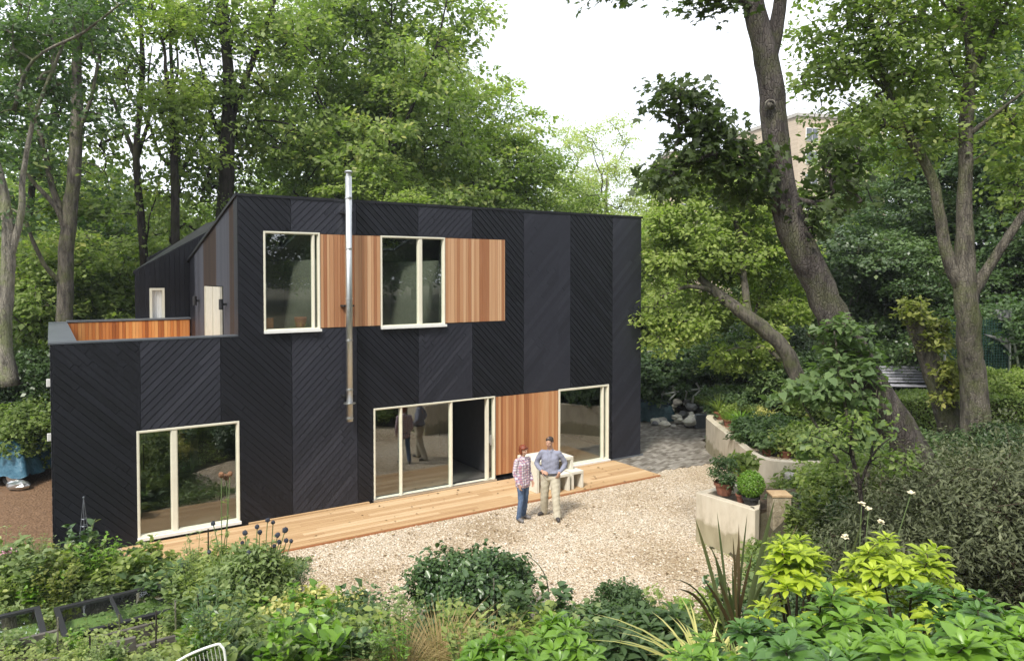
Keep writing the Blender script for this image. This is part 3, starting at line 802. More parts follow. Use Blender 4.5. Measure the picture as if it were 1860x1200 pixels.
# deck in front
deck = empty('timber_deck', (HA[0], HA[1], 0), HANG)
tag(deck, 'long low deck of new golden boards running along the front of the black house', 'deck')
mb = Boards()
for k in range(13):
    y = -.125 - k * .142
    s = 1.1
    while s < 13.58:
        e = min(s + random.uniform(2.6, 4.8), 13.58)
        if 13.58 - e < 1: e = 13.58
        mb.box(s, e - .004, y - .136, y, .02, .058); mb.done(); s = e
mb.build('decking', M['deck'], deck)
mb = Boards(); mb.box(1.1, 13.58, -2.0, -1.975, -.02, .05); mb.done(.2); mb.build('fascia', M['cedar'], deck)
mb = Boards(); mb.box(3.5, 6.2, -.11, -.045, .02, .085); mb.done(.5); mb.build('edge_board', M['deck'], deck)

# ================================================================== vegetation
def q(*c): return np.array(c, float)
# leaf shapes: verts (x across, y along, z up), faces
TPL = {
 'diamond': (q((0,0,0),(.36,.45,.06),(0,1,-.05),(-.36,.45,.06)), [(0,1,2,3)]),
 'sliver':  (q((0,0,0),(.16,.5,.03),(0,1,-.08),(-.16,.5,.03)), [(0,1,2,3)]),
 'oval': (q((0,0,0),(.27,.3,.06),(.27,.68,.04),(0,1,-.10),(-.27,.68,.04),(-.27,.3,.06)), [(0,1,2,3),(3,4,5,0)]),
 'maple': (q((0,0,0),(.18,.12,.02),(.52,.08,-.04),(.36,.36,.04),(.58,.66,-.05),(.24,.60,.05),(0,1,-.10),(-.24,.60,.05),(-.58,.66,-.05),(-.36,.36,.04),(-.52,.08,-.04),(-.18,.12,.02)),
           [(0,1,2,3),(0,3,4,5),(0,5,6),(0,6,7),(0,7,8,9),(0,9,10,11)]),
 'broad': (q((0,0,.0),(.13,.16,.035),(.20,.45,.05),(.19,.72,.03),(0,1.0,-.16),(-.19,.72,.03),(-.20,.45,.05),(-.13,.16,.035),(0,.16,0),(0,.45,-.005),(0,.72,-.04)),
           [(0,1,8),(8,1,2,9),(9,2,3,10),(10,3,4),(0,8,7),(7,8,9,6),(6,9,10,5),(5,10,4)]),
 'arrow': (q((0,0,0),(.30,-.18,-.05),(.42,.25,.05),(.26,.65,.02),(0,1.05,-.16),(-.26,.65,.02),(-.42,.25,.05),(-.30,-.18,-.05)), [(0,1,2,3),(0,3,4,5),(0,5,6,7)]),
}

def leaf_mesh(name, P, T, N, size, tpl, tint=None, smooth=False, narrow=1.0):
    vt, fc = TPL[tpl]
    P = np.asarray(P, np.float64); n = len(P)
    T = T / (np.linalg.norm(T, axis=1, keepdims=True) + 1e-9)
    S = np.cross(T, N); S /= (np.linalg.norm(S, axis=1, keepdims=True) + 1e-9)
    N2 = np.cross(S, T)
    size = np.broadcast_to(np.asarray(size, float), (n,))
    k = len(vt)
    V = (P[:, None] + size[:, None, None] * (vt[None, :, 0, None] * S[:, None] * narrow + vt[None, :, 1, None] * T[:, None] + vt[None, :, 2, None] * N2[:, None])).reshape(-1, 3)
    tot = np.array([len(f) for f in fc]); flat = np.concatenate([np.array(f) for f in fc])
    loops = (flat[None] + (np.arange(n) * k)[:, None]).reshape(-1)
    cnt = np.tile(tot, n); st = np.concatenate([[0], np.cumsum(cnt)[:-1]])
    me = bpy.data.meshes.new(name)
    me.vertices.add(len(V)); me.vertices.foreach_set("co", V.astype(np.float32).ravel())
    me.loops.add(len(loops)); me.loops.foreach_set("vertex_index", loops.astype(np.int32))
    me.polygons.add(len(cnt)); me.polygons.foreach_set("loop_start", st.astype(np.int32))
    if smooth: me.polygons.foreach_set("use_smooth", np.ones(len(cnt), bool))
    me.update(calc_edges=True)
    if tint is None: tint = rs.rand(n)
    set_tint(me, np.repeat(tint, len(fc)))
    return me

def rnd_dirs(n, r=None):
    v = rs.normal(size=(n, 3)); return v / np.linalg.norm(v, axis=1, keepdims=True)

def lobes_pts(lobes, n, shell=2.4):
    w = np.array([l[3]*l[4]*l[5] for l in lobes]) ** .8; w /= w.sum()
    idx = rs.choice(len(lobes), n, p=w)
    L = np.array(lobes, float)[idx]
    d = rnd_dirs(n); r = rs.rand(n, 1) ** (1 / shell)
    return L[:, :3] + d * r * L[:, 3:6]

def skeleton(limbs, tips, twig=.012, bow=.12, lift=.15, kmax=None, seg=4):
    """grow a branch from the nearest wood to every tip, nearest tips first; returns nodes, parents, radii"""
    P, par, R = [], [], []
    for pts, rad in limbs:
        base = len(P); pts = np.asarray(pts, float)
        j = None
        if P:
            dd = np.linalg.norm(np.array(P) - pts[0], axis=1); j = int(dd.argmin())
        for i, p in enumerate(pts):
            P.append(p); par.append(j if i == 0 else base + i - 1); R.append(rad[i])
    nl = len(P)
    P = list(P); child = [0] * nl
    tips = np.asarray(tips)
    base_arr = np.array(P)
    d0 = np.array([np.min(np.linalg.norm(base_arr - t, axis=1)) for t in tips])
    buf = np.zeros((nl + len(tips) * seg + 5, 3)); buf[:nl] = base_arr; cnt = nl
    tipidx = []
    for ti in np.argsort(d0):
        t = tips[ti]
        v = buf[:cnt] - t
        dist = np.sqrt((v ** 2).sum(1)) + .55 * np.maximum(0, v[:, 2])      # rather from below
        j = int(dist.argmin()); a = buf[j]
        L = np.linalg.norm(t - a)
        mid = rs.normal(size=3) * bow * L; mid[2] += lift * L
        last = j
        for s in range(1, seg + 1):
            f = s / seg
            p = a + (t - a) * f + mid * 4 * f * (1 - f) * .5
            buf[cnt] = p; P.append(p); par.append(last); R.append(0); last = cnt; cnt += 1
        tipidx.append(cnt - 1)
    # thickness from what each node carries
    load = np.zeros(cnt)
    for t in tipidx: load[t] = 1
    for i in range(cnt - 1, nl - 1, -1):
        load[par[i]] += load[i]
    R = np.array(R, float)
    for i in range(nl, cnt): R[i] = twig * math.sqrt(max(load[i], 1)) ** .95
    for i in range(nl, cnt):
        if R[par[i]] > 0: R[i] = min(R[i], R[par[i]] * .8 if par[i] < nl else R[par[i]])
    return buf[:cnt], par, R, nl, tipidx

def wood_mesh(name, limbs, P, par, R, nl, seg=4, sides=4, mainsides=10, wob=.12, minr=0.0):
    mb = MB()
    for pts, rad in limbs:
        pts = np.asarray(pts, float); rad = np.asarray(rad, float)
        # refine with a smooth curve
        t = np.linspace(0, len(pts) - 1, (len(pts) - 1) * 4 + 1); k = np.arange(len(pts))
        pp = catmull(pts, t); rr = np.interp(t, k, rad)
        pp = pp + rs.normal(size=pp.shape) * rr[:, None] * .05
        mb.tube(pp, rr, mainsides, wob=wob)
    i = nl
    while i < len(P):
        idx = [par[i]] + list(range(i, i + seg))
        if R[i] >= minr:
            rr = R[idx].copy(); rr[0] = min(rr[0], R[i]*1.15)
            mb.tube(P[idx], rr, sides if R[i] < .04 else 6, cap=False)
        i += seg
    return mb.mesh(name, smooth=True)

def catmull(P, t):
    n = len(P); out = []
    for u in t:
        i = min(int(u), n - 2); f = u - i
        p0, p1, p2, p3 = P[max(i-1, 0)], P[i], P[i+1], P[min(i+2, n-1)]
        out.append(.5 * ((2*p1) + (-p0+p2)*f + (2*p0-5*p1+4*p2-p3)*f*f + (-p0+3*p1-3*p2+p3)*f**3))
    return np.array(out)

def leaf_cloud(tips, per, spread, flat, size, droop=.25, center=None, jitter=.6, szv=.3):
    n = len(tips) * per
    C = np.repeat(tips, per, axis=0)
    a = rs.rand(n) * 2 * math.pi; r = np.sqrt(rs.rand(n)) * spread * np.repeat(.65 + .7 * rs.rand(len(tips)), per)
    # each spray tilts its own way
    tilt = np.repeat(rs.normal(size=(len(tips), 2)) * .22, per, axis=0)
    dx, dy = np.cos(a) * r, np.sin(a) * r
    dz = rs.normal(size=n) * spread * flat - .25 * r * r / max(spread, .01) + tilt[:, 0] * dx + tilt[:, 1] * dy
    P = C + np.stack([dx, dy, dz], 1)
    T = np.stack([np.cos(a), np.sin(a), -np.full(n, droop)], 1) + rs.normal(size=(n, 3)) * jitter
    N = np.stack([tilt[:, 0] * -.5, tilt[:, 1] * -.5, np.ones(n)], 1) + rs.normal(size=(n, 3)) * jitter * .75
    if center is not None:
        o = P - center; o /= (np.linalg.norm(o, axis=1, keepdims=True) + 1e-6); N += .45 * o
    S = size * (1 + szv * rs.normal(size=n)).clip(.4, 1.8)
    return P, T, N, S

def tree(name, limbs, lobes, ntips, per, spread, flat, size, tpl, bark_m, leaf_m, loc=(0, 0, 0), label=None, group=None, cat='tree', sub=1, twig=.012,
         seg=4, wob=.12, mainsides=10, tips=None, crown='crown', trunk='trunk', droop=.25, szv=.3, minr=0.0, shell=2.4, jitter=.6):
    root = empty(name, loc)
    tag(root, label, cat, group)
    tips = lobes_pts(lobes, ntips, shell) if tips is None else tips
    P, par, R, nl, ti = skeleton(limbs, tips, twig, seg=seg)
    link(trunk, wood_mesh(trunk, limbs, P, par, R, nl, seg, wob=wob, mainsides=mainsides, minr=minr), bark_m, root)
    # leaf sprays at the tips and half-way along the last twig
    cen = [P[ti]]
    if sub > 1: cen.append(P[np.array(ti) - 1])
    if sub > 2: cen.append(P[np.array(ti) - 2])
    C = np.concatenate(cen)
    LP, T, N, S = leaf_cloud(C, per, spread, flat, size, droop, C.mean(0), szv=szv, jitter=jitter)
    link(crown, leaf_mesh(crown, LP, T, N, S, tpl), leaf_m, root)
    return root

G = {}
G['mid'] = leaf_mat('leaf_mid', (.085, .135, .036), (.25, .31, .095), (.39, .39, .13), transl=.46)
G['deep'] = leaf_mat('leaf_deep', (.038, .075, .030), (.115, .175, .070), (.22, .25, .09), transl=.4)
G['fresh'] = leaf_mat('leaf_fresh', (.135, .19, .046), (.33, .39, .115), (.46, .46, .16), transl=.48)
G['pale'] = leaf_mat('leaf_pale', (.26, .30, .12), (.46, .48, .22), (.52, .50, .26), transl=.5)
G['cool'] = leaf_mat('leaf_cool', (0.063, 0.109, 0.040), (0.160, 0.228, 0.087), (0.274, 0.315, 0.112))
G['olive'] = leaf_mat('leaf_olive', (.11, .13, .03), (.27, .29, .075), (.36, .31, .09), transl=.42)
G['ivy'] = leaf_mat('leaf_ivy', (0.025, 0.053, 0.015), (0.074, 0.120, 0.037), (0.125, 0.162, 0.051), transl=.2, rough=.4, spec=.5)
G['maple_dark'] = leaf_mat('leaf_maple', (0.035, 0.056, 0.019), (0.092, 0.125, 0.043), (0.194, 0.120, 0.049), transl=.42)
G['gloss'] = leaf_mat('leaf_gloss', (0.025, 0.063, 0.017), (0.092, 0.152, 0.048), (0.389, 0.413, 0.170), transl=.15, rough=.35, spec=.55)
G['grey'] = leaf_mat('leaf_grey', (0.044, 0.055, 0.025), (0.137, 0.152, 0.079), (0.251, 0.261, 0.135), transl=.2, rough=.6)
G['herb'] = leaf_mat('leaf_herb', (0.114, 0.162, 0.042), (0.308, 0.358, 0.115), (0.479, 0.478, 0.176))
G['herb2'] = leaf_mat('leaf_herb_cool', (0.097, 0.147, 0.052), (0.263, 0.326, 0.130), (0.435, 0.456, 0.199))
G['lime'] = leaf_mat('leaf_lime', (.17, .25, .018), (.46, .53, .05), (.60, .62, .10), transl=.3, rough=.4, spec=.45)
G['choisya'] = leaf_mat('leaf_shiny', (.055, .135, .014), (.19, .33, .035), (.34, .45, .06), transl=.25, rough=.36, spec=.5)
G['yellow'] = leaf_mat('leaf_yellow', (0.251, 0.261, 0.078), (0.571, 0.522, 0.196), (0.708, 0.631, 0.268), transl=.3)
G['straw'] = leaf_mat('leaf_straw', (0.183, 0.130, 0.053), (0.411, 0.315, 0.143), (0.525, 0.413, 0.199), transl=.2, rough=.7)
G['sword'] = leaf_mat('leaf_sword', (0.040, 0.059, 0.021), (0.109, 0.130, 0.052), (0.149, 0.092, 0.045), transl=.1, rough=.45)
G['sword_br'] = leaf_mat('leaf_sword_bronze', (0.052, 0.032, 0.016), (0.125, 0.097, 0.046), (0.183, 0.109, 0.049), transl=.1, rough=.45)

# ---------------- woodland prototypes (local metres, foot at the origin)
def upright(h, r, lean=(0, 0), kink=.25, n=7):
    z = np.linspace(-.4, h, n)
    x = lean[0] * z / h + rs.normal(size=n) * kink * (z / h); y = lean[1] * z / h + rs.normal(size=n) * kink * (z / h)
    x[0] = y[0] = 0; x[1] *= .3; y[1] *= .3
    return np.stack([x, y, z], 1), np.interp(z, [-.4, .4, h], [r * 1.35, r, r * .18])

def forked(p, r, i, h, spread, az, n=5):
    """a limb leaving polyline p at node i"""
    a = p[i]; f = np.linspace(0, 1, n)
    d = np.array([math.cos(az) * spread, math.sin(az) * spread, h])
    pts = a + f[:, None] * d; pts[:, 2] += np.sin(f * math.pi) * -.1 * h; pts[1:-1] += rs.normal(size=(n-2, 3)) * .12
    return pts, np.interp(f, [0, 1], [r[i] * .72, r[i] * .18])

far = (0, -400, 0)        # prototypes are moved to their first place later
def tall_proto(seed, h=20, r=.22, z0=7, rad=3.2, ntips=175, per=36, mat='mid', size=.165, nl=9, spread=.6):
    rs.seed(seed)
    p, rr = upright(h - 1.5, r)
    limbs = [(p, rr)]
    for k in range(4):
        limbs.append(forked(p, rr, 3 + k % 3, 3.5 + rs.rand() * 2, 1.5 + rs.rand() * 1.6, rs.rand() * 6.28))
    lob = []
    for k in range(nl):
        f = (k + .5) / nl; z = z0 + (h - z0) * f; a = rs.rand() * 6.28; w = rad * (.65 + .5 * math.sin(math.pi * min(1, .25 + f * .8)))
        lob.append((math.cos(a) * w * .45, math.sin(a) * w * .45, z, w * .75, w * .75, (h - z0) / nl * .75))
    return tree('woodland_tree', limbs, lob, ntips, per, spread, .16, size, 'diamond', M['bark_dark'], G[mat], minr=.014)
def full_proto(seed, h=16, z0=2.5, rad=4.2, ntips=420, per=110, mat='fresh', size=.17, name='broad_tree', spread=.85, nlob=16, bark_='bark_dark', sl=2.6):
    rs.seed(seed)
    p, rr = upright(h * .8, .26)
    limbs = [(p, rr)]
    for k in range(6):
        limbs.append(forked(p, rr, 2 + k % 4, 2.5 + rs.rand() * 2.5, 2 + rs.rand() * 1.8, k * 1.05 + rs.rand()))
    lob = []
    for k in range(nlob):
        f = (k + .5) / nlob; z = z0 + (h - z0) * f; w = rad * math.sin(math.pi * (.18 + .74 * f)) ** .7; a = k * 2.4
        lob.append((math.cos(a) * w * .55, math.sin(a) * w * .55, z, w * .58, w * .58, (h - z0) * .11))
    return tree(name, limbs, lob, ntips, per, spread, .13, size, 'diamond', M[bark_], G[mat], minr=.016, shell=sl)
def small_proto(seed, h=6.5, rad=2.4, ntips=170, per=110, mat='mid', size=.15, name='understorey_tree'):
    rs.seed(seed)
    p, rr = upright(h * .7, .09, kink=.4)
    limbs = [(p, rr), forked(p, rr, 2, 2, 1.2, 1.0), forked(p, rr, 3, 1.6, 1.2, 4.0)]
    lob = [(rs.normal() * rad * .35, rs.normal() * rad * .35, h * (.25 + .7 * k / 7), rad * .62, rad * .62, h * .14) for k in range(8)]
    return tree(name, limbs, lob, ntips, per, .6, .16, size, 'diamond', M['bark_grey'], G[mat], minr=.01)
def bush_proto(seed, h=2.4, rad=1.4, n=9000, mat='deep', size=.09, tpl='diamond', name='bush', stems=9, trunk='stem', crown='foliage', lob=6, per=60, spread=.24, szv=.3, jitter=.6, flat=.3):
    rs.seed(seed)
    limbs = []
    for k in range(stems):
        a = rs.rand() * 6.28; w = rad * .55 * rs.rand()
        pts = np.array([[0.08*math.cos(a), 0.08*math.sin(a), -.1], [w*.4*math.cos(a), w*.4*math.sin(a), h*.3], [w*math.cos(a), w*math.sin(a), h*.7]])
        limbs.append((pts, np.array([.022, .016, .008]) * h / 2))
    L = []
    for k in range(lob):
        a = k * 6.28 / lob + rs.rand(); d = rad * .5 * (0 if k == 0 else 1)
        L.append((math.cos(a)*d, math.sin(a)*d, h * (.42 + .22 * rs.rand() + (.12 if k == 0 else 0)), rad * .6, rad * .6, h * .36))
    nt = n // per
    T = lobes_pts(L, nt, 3.2); T[:, 2] = np.maximum(T[:, 2], .08)
    return tree(name, limbs, L, nt, per, spread, flat, size, tpl, M['bronze'], G[mat], tips=T, seg=3, twig=.004, crown=crown, trunk=trunk, cat='bush', mainsides=5, szv=szv, jitter=jitter, minr=.005)

PR = {}
PR['tallA'] = tall_proto(11)
PR['tallB'] = tall_proto(12, h=21, r=.2, z0=9, rad=2.8, ntips=170, mat='deep')
PR['tallC'] = tall_proto(13, h=19, r=.26, z0=6, rad=3.8, ntips=240, mat='mid')
PR['fullA'] = full_proto(21)
PR['fullB'] = full_proto(22, h=15, z0=2, rad=4.6, mat='mid')
PR['pale'] = full_proto(23, h=14, z0=2, rad=3.6, ntips=380, per=95, mat='pale', size=.12, name='pale_tree', spread=.7, bark_='bark_pale', sl=2.0)
PR['smallA'] = small_proto(31, mat='fresh')
PR['smallB'] = small_proto(32, mat='deep')
PR['bushA'] = bush_proto(41, mat='mid', size=.11, n=14000)
PR['bushB'] = bush_proto(42, mat='ivy', size=.09, h=2.6, rad=1.6, n=16000)
_used = set()
def plant(key, px, D, label, group=None, rz=None, sc=1.0, mat=None, z=None, x=None, cat=None, bark_=None):
    """put a copy of a prototype at pixel column px, D metres off (or at world x)"""
    X = xat(px, D) if x is None else x
    Z = float(terr(X, D)) if z is None else z
    rz = rs.rand() * 6.28 if rz is None else rz
    mats = {}
    if mat: mats['crown'] = G[mat]; mats['foliage'] = G[mat]
    if bark_: mats['trunk'] = M[bark_]
    if key not in _used:
        _used.add(key); r = PR[key]; r.location = (X, D, Z); r.rotation_euler = (0, 0, rz); r.scale = (sc,)*3 if np.isscalar(sc) else sc
        tag(r, label, cat, group)
        for c in r.children:
            st = c.name.split('.')[0]
            if st in mats: c.material_slots[0].link = 'OBJECT'; c.material_slots[0].material = mats[st]
        return r
    return dup(PR[key], (X, D, Z), rz, sc, label, group, mats, cat)
rs.seed(99)
WG = 'tall woodland trees behind the house'
plant('tallA', 262, 25, 'tall slim tree with dark bare trunk rising behind the far end of the terrace', WG, 1.0, (.8, .8, 1))
plant('tallB', 322, 28, 'slender tree trunk rising behind the top of the sloping rear roof', WG, 2.2, (.8, .8, .95))
plant('tallC', 408, 27, 'thick dark trunk rising just beside the high corner of the main roof', WG, 0.4, (.9, .9, 1.1))
plant('tallA', 548, 38, 'thin trunk among leaves just off the flue on the terrace side', WG, 5.1, 1.0, 'fresh')
plant('tallB', 60, 29, 'tall tree between the two pale trunks beyond the mulch path', WG, 2.0, .95, 'deep')
plant('tallB', -60, 24, 'tall dark tree cut by the edge of the picture beyond the blue tarpaulin', WG, 2.6, 1.0, 'mid')
plant('tallC', -150, 34, 'far woodland tree at the very edge beyond the mulch path', WG, 3.3, 1.1, 'mid')
BG = 'full leafy trees behind the roof'
plant('fullA', 610, 33, 'full light green tree rising behind the flue pipe', BG, .4, (1.05, 1.05, 1.15), 'mid')
plant('fullA', 715, 31, 'tallest full green crown, above the second upper window', BG, 2.6, (1.1, 1.1, 1.2))
plant('fullB', 770, 38, 'leafy tree with dark stems showing above the upper cedar panel', BG, 1.2, (1, 1, 1.15), 'fresh')
plant('fullB', 880, 36, 'broad rounded tree on the skyline past the end of the cedar panels', BG, 4.2, (1, 1, .98))
plant('fullA', 960, 34, 'lower full green tree falling away to the pale tree', BG, 5.0, (.85, .85, .72), 'mid')
plant('fullB', 1040, 37, 'low green tree above the far roof corner', BG, 0.2, (.7, .7, .58), 'fresh')
plant('fullB', 660, 27.5, 'low spreading tree just behind the middle of the roof', BG, 2.0, (.7, .7, .62), 'fresh')
plant('pale', 1105, 44, 'pale yellow green airy tree on the skyline beyond the roof corner', 'pale far trees', 1.0, (1, 1, 1.02))
plant('pale', 1180, 50, 'pale washed out tree in front of the far flats', 'pale far trees', 3.0, (.8, .8, .85))
plant('pale', 1040, 48, 'pale tree just behind the green trees on the skyline', 'pale far trees', 5.0, (.8, .8, 1.05))
UG = 'small trees and bushes in the wood'
for i, (px, D, key, sc, mt) in enumerate([
    (30, 24, 'smallA', 1.0, 'mid'), (95, 27, 'smallB', .9, None), (180, 25, 'smallA', .95, None), (225, 29, 'smallB', 1.1, None), (300, 33, 'smallA', 1.1, None),
    (140, 34, 'smallA', 1.3, None), (-40, 28, 'smallA', 1.1, None), (385, 31, 'smallA', 1.1, 'fresh'), (345, 26, 'smallB', .8, 'mid'), (60, 20, 'bushA', .9, None),
    (10, 22, 'bushA', 1.2, 'deep'), (75, 22.5, 'bushB', 1.2, None), (-50, 21, 'bushB', 1.3, None), (-20, 25, 'bushA', 1.5, None), (50, 30, 'smallB', 1.3, 'mid'), (215, 36, 'smallA', 1.5, None), (100, 23, 'bushB', 1.3, None),
    (270, 40, 'smallB', 1.25, 'mid'), (470, 34, 'smallA', 1.15, 'mid'), (590, 36, 'smallB', 1.3, 'mid'), (20, 38, 'smallA', 1.5, 'fresh'), (120, 46, 'smallA', 1.6, 'fresh'), (320, 48, 'smallA', 1.5, 'fresh'), (430, 46, 'smallA', 1.6, None), (-80, 40, 'smallA', 1.7, None),
    (520, 50, 'smallB', 1.6, 'mid'), (640, 45, 'smallA', 1.9, None), (760, 50, 'smallB', 2.1, 'fresh'), (880, 50, 'smallA', 1.8, None)]):
    spots = ['low in the wood', 'between trunks', 'under tall trees', 'in deep shade']
    kinds = {'smallA': 'small leafy tree', 'smallB': 'small dark leaved tree', 'bushA': 'green bush', 'bushB': 'dark evergreen bush'}
    near = ['the blue tarpaulin', 'the pale trunk', 'the terrace coping', 'the rear roof slope', 'the long roof edge']
    w = 0 if px < 20 else 1 if px < 110 else 2 if px < 240 else 3 if px < 420 else 4
    how = 'nearer' if D < 30 else 'distant'
    plant(key, px, D, f"{how} {kinds[key]} {spots[i % 4]} {['by', 'over', 'past', 'near', 'beyond'][i % 5]} {near[w]}", UG, rs.rand()*6, sc, mt)
# ---------------- beyond the planters, on the slope and behind the wall
RG = 'trees on the slope beyond the planters'
plant('fullB', 1520, 38, 'green tree in front of the brick flats', RG, 1.9, (.75, .75, .44), 'mid')
plant('fullB', 1640, 31, 'dark leafy tree behind the grey trunk with three limbs', RG, .9, (.75, .75, .62), 'deep')
plant('fullB', 1760, 28, 'shady tree mass right behind the three limbed trunk', RG, 4.9, (.75, .75, .58), 'ivy')
plant('fullA', 1880, 26, 'dark tree at the edge above the netting', RG, 2.9, (.8, .8, .8), 'deep')
plant('tallC', 1850, 34, 'tall tree whose high crown shows beside the three limbed trunk', RG, 1.9, 1.0, 'mid')
plant('tallA', 1700, 38, 'tall thin crowned tree between the two leaning trunks', RG, 5.9, 1.0, 'mid')
for px, D, key, sc, mt, lb in [
    (1480, 31, 'smallB', .9, None, 'dark small tree behind the leaning trunk'), (1570, 27, 'smallB', .85, 'ivy', 'ivy dark small tree above the bench'), (1650, 27, 'smallB', .8, 'cool', 'blue green small tree over the bench'),
    (1240, 33, 'smallA', 1.0, 'fresh', 'small bright tree behind the old brick wall'), (1400, 30, 'smallB', .8, None, 'small dark tree at the back of the upper bed'), (1350, 36, 'smallA', 1.2, None, 'small leafy tree beyond the curved limb'),
    (1180, 36, 'smallA', 1.2, 'fresh', 'light green small tree peeping past the house corner'), (1730, 24, 'smallB', .62, 'ivy', 'ivy dark bushy tree behind the three limbed trunk'), (1820, 24, 'smallB', .75, 'ivy', 'ivy dark bushy tree over the netting'), (1860, 21.5, 'bushB', 1.3, 'deep', 'dark bush beside the netting poles'),
    (1440, 26, 'bushB', 1.2, None, 'dark bush at the foot of the leaning tree'), (1370, 27, 'bushB', 1.2, 'deep', 'dark bush behind the flower pots'), (1490, 24.5, 'bushB', .8, 'deep', 'bush beside the bench'), (1420, 23, 'bushA', .75, 'cool', 'blue green bush behind the row of pots'),
    (1340, 25.5, 'bushA', .7, 'mid', 'low green bush by the end of the upper planter'), (1500, 20.5, 'bushA', .7, 'mid', 'green bush on the upper bed below the leaning tree'), (1610, 26, 'bushB', .9, 'ivy', 'dark bush behind the bench back'), (1790, 25.5, 'bushB', .7, 'ivy', 'dark bush past the bench end'), (1735, 14.7, 'bushB', .42, 'ivy', 'ivy clump on one side of the three limbed trunk'), (1795, 14.9, 'bushB', .45, 'ivy', 'ivy clump on the outer side of the three limbed trunk'), (1190, 28.6, 'bushA', 1.2, 'deep', 'dark bush hanging over the old brick wall'), (1290, 29.2, 'bushB', 1.1, None, 'dark bush in front of the old brick wall'),
    (1790, 20.5, 'bushA', .55, 'deep', 'low bush beyond the clipped hedge'), (1840, 19.5, 'bushA', .6, 'fresh', 'yellow green bush beyond the clipped hedge')]:
    plant(key, px, D, lb, 'bushes on the slope', rs.rand()*6, sc, mt)

for i, (x, y, key, sc, mt, lb) in enumerate([
    (24, 30, 'fullB', .9, 'mid', 'tree past the edge of the slope beyond the netting'), (30, 22, 'fullA', .95, 'deep', 'dense tree off the edge of the slope'), (33, 36, 'fullB', 1.1, 'mid', 'far tree off the edge of the slope'),
    (22, 40, 'tallC', 1.0, 'mid', 'tall tree behind the slope'), (40, 50, 'fullA', 1.2, 'mid', 'distant tree far past the slope'), (26, 55, 'fullB', 1.1, 'mid', 'distant tree past the flats'),
    (25, 14, 'fullB', .8, 'deep', 'dark tree off the picture by the fine leaved shrubs'), (46, 30, 'fullB', 1.2, 'deep', 'big far dark tree on the rise')]):
    plant(key, 0, y, lb, 'trees past the slope', i * 1.1, sc, mt, x=x)
# trees on the camera's side, seen in the window panes
for i, (x, y, key, sc, mt, lb) in enumerate([
    (-9, -14, 'fullB', 1.0, 'mid', 'leafy tree mirrored in the ground floor windows'), (3, -17, 'fullA', 1.0, 'deep', 'tree mirrored in the sliding door'), (13, -12, 'fullB', 1.0, 'deep', 'tree mirrored in the tall upper window'),
    (20, 0, 'fullA', .95, 'deep', 'dark tree mirrored in the second upper window'), (-18, -4, 'fullA', 1.0, 'mid', 'tree mirrored in the first ground floor window'), (28, -14, 'fullB', 1.1, 'deep', 'far tree mirrored high in the panes'), (17, -26, 'fullB', 1.2, 'mid', 'tall tree mirrored behind the others'),
    (24, 9, 'fullB', .8, 'deep', 'tree mirrored in the pane by the far corner'), (27, -6, 'fullA', 1.1, 'deep', 'dense tree mirrored in the second upper window'), (36, 2, 'fullB', 1.2, 'deep', 'farthest tree mirrored in the upper windows'), (31, 9, 'fullA', 1.0, 'deep', 'dark tree mirrored beside the flue'), (12, -22, 'fullA', 1.2, 'deep', 'tall tree mirrored over the sliding door'), (42, -8, 'fullB', 1.3, 'deep', 'farthest but one tree mirrored in the panes'), (22, -13, 'smallB', 1.6, 'mid', 'small tree mirrored low in the tall upper window'), (30, -20, 'smallB', 1.9, 'deep', 'bushy tree mirrored low in the panes'), (17, -7, 'smallB', 1.4, 'mid', 'bushy tree mirrored in the second upper window'), (38, -16, 'smallA', 2.0, 'deep', 'far low tree mirrored in the panes'), (27, 2, 'smallB', 1.6, 'deep', 'low tree mirrored beside the flue'), (36, 11, 'smallA', 2.0, 'mid', 'low far tree mirrored by the far window'), (48, -2, 'smallA', 2.4, 'deep', 'farthest low tree mirrored in the upper panes'), (48, -22, 'smallB', 2.4, 'deep', 'low tree on the mirrored skyline')]):
    o = plant(key, 0, y, lb, 'trees reflected in the windows', i * 1.3, sc, mt, x=x)

# ---------------- the trees with a shape of their own
def L(*pts):
    """limb through photo pixels (px, py, distance, radius)"""
    P = np.array([at(p[0], p[1], p[2]) for p in pts]); return P, np.array([p[3] for p in pts], float)
def ell(px, py, D, rx, ry, rz=None):
    """lobe centred on a pixel; radii in pixels across and up"""
    c = at(px, py, D); k = D / F
    return (c[0], c[1], c[2], rx * k, (rz if rz is not None else rx) * k, ry * k)
rs.seed(5)
# the big leaning tree
t1 = L((1765, 1010, 12.4, 0.473), (1700, 905, 12.2, 0.361), (1640, 800, 12, 0.292), (1575, 690, 12, 0.267), (1520, 590, 12, 0.249), (1480, 500, 12, 0.241), (1440, 420, 12, 0.232), (1418, 330, 12, 0.215), (1405, 200, 12, 0.202), (1392, 110, 12, 0.189), (1372, 20, 12, 0.172), (1345, -70, 12, 0.120))
t2 = L((1398, 110, 12, 0.112), (1412, 40, 12, 0.112), (1425, -60, 11.8, 0.086), (1440, -160, 11.5, 0.052))
t3 = L((1425, 345, 12, .10), (1395, 315, 11.9, .055), (1360, 280, 11.7, .045), (1320, 245, 11.4, .035), (1270, 215, 11.1, .02))
t4 = L((1380, 20, 12, .08), (1300, -20, 11.5, .05), (1180, -45, 10.8, .035), (1060, -60, 10.2, .02))
t5 = L((1430, 360, 12, .07), (1480, 370, 12, .04), (1540, 385, 12.2, .025))
lob = [ell(1235, 180, 11.3, 55, 42, 60), ell(1285, 235, 11.4, 70, 45, 60), ell(1345, 290, 11.7, 70, 50, 60), ell(1250, 300, 11.4, 80, 28, 60), ell(1360, 345, 11.8, 55, 22, 50), ell(1200, 325, 11.2, 40, 18, 50)]
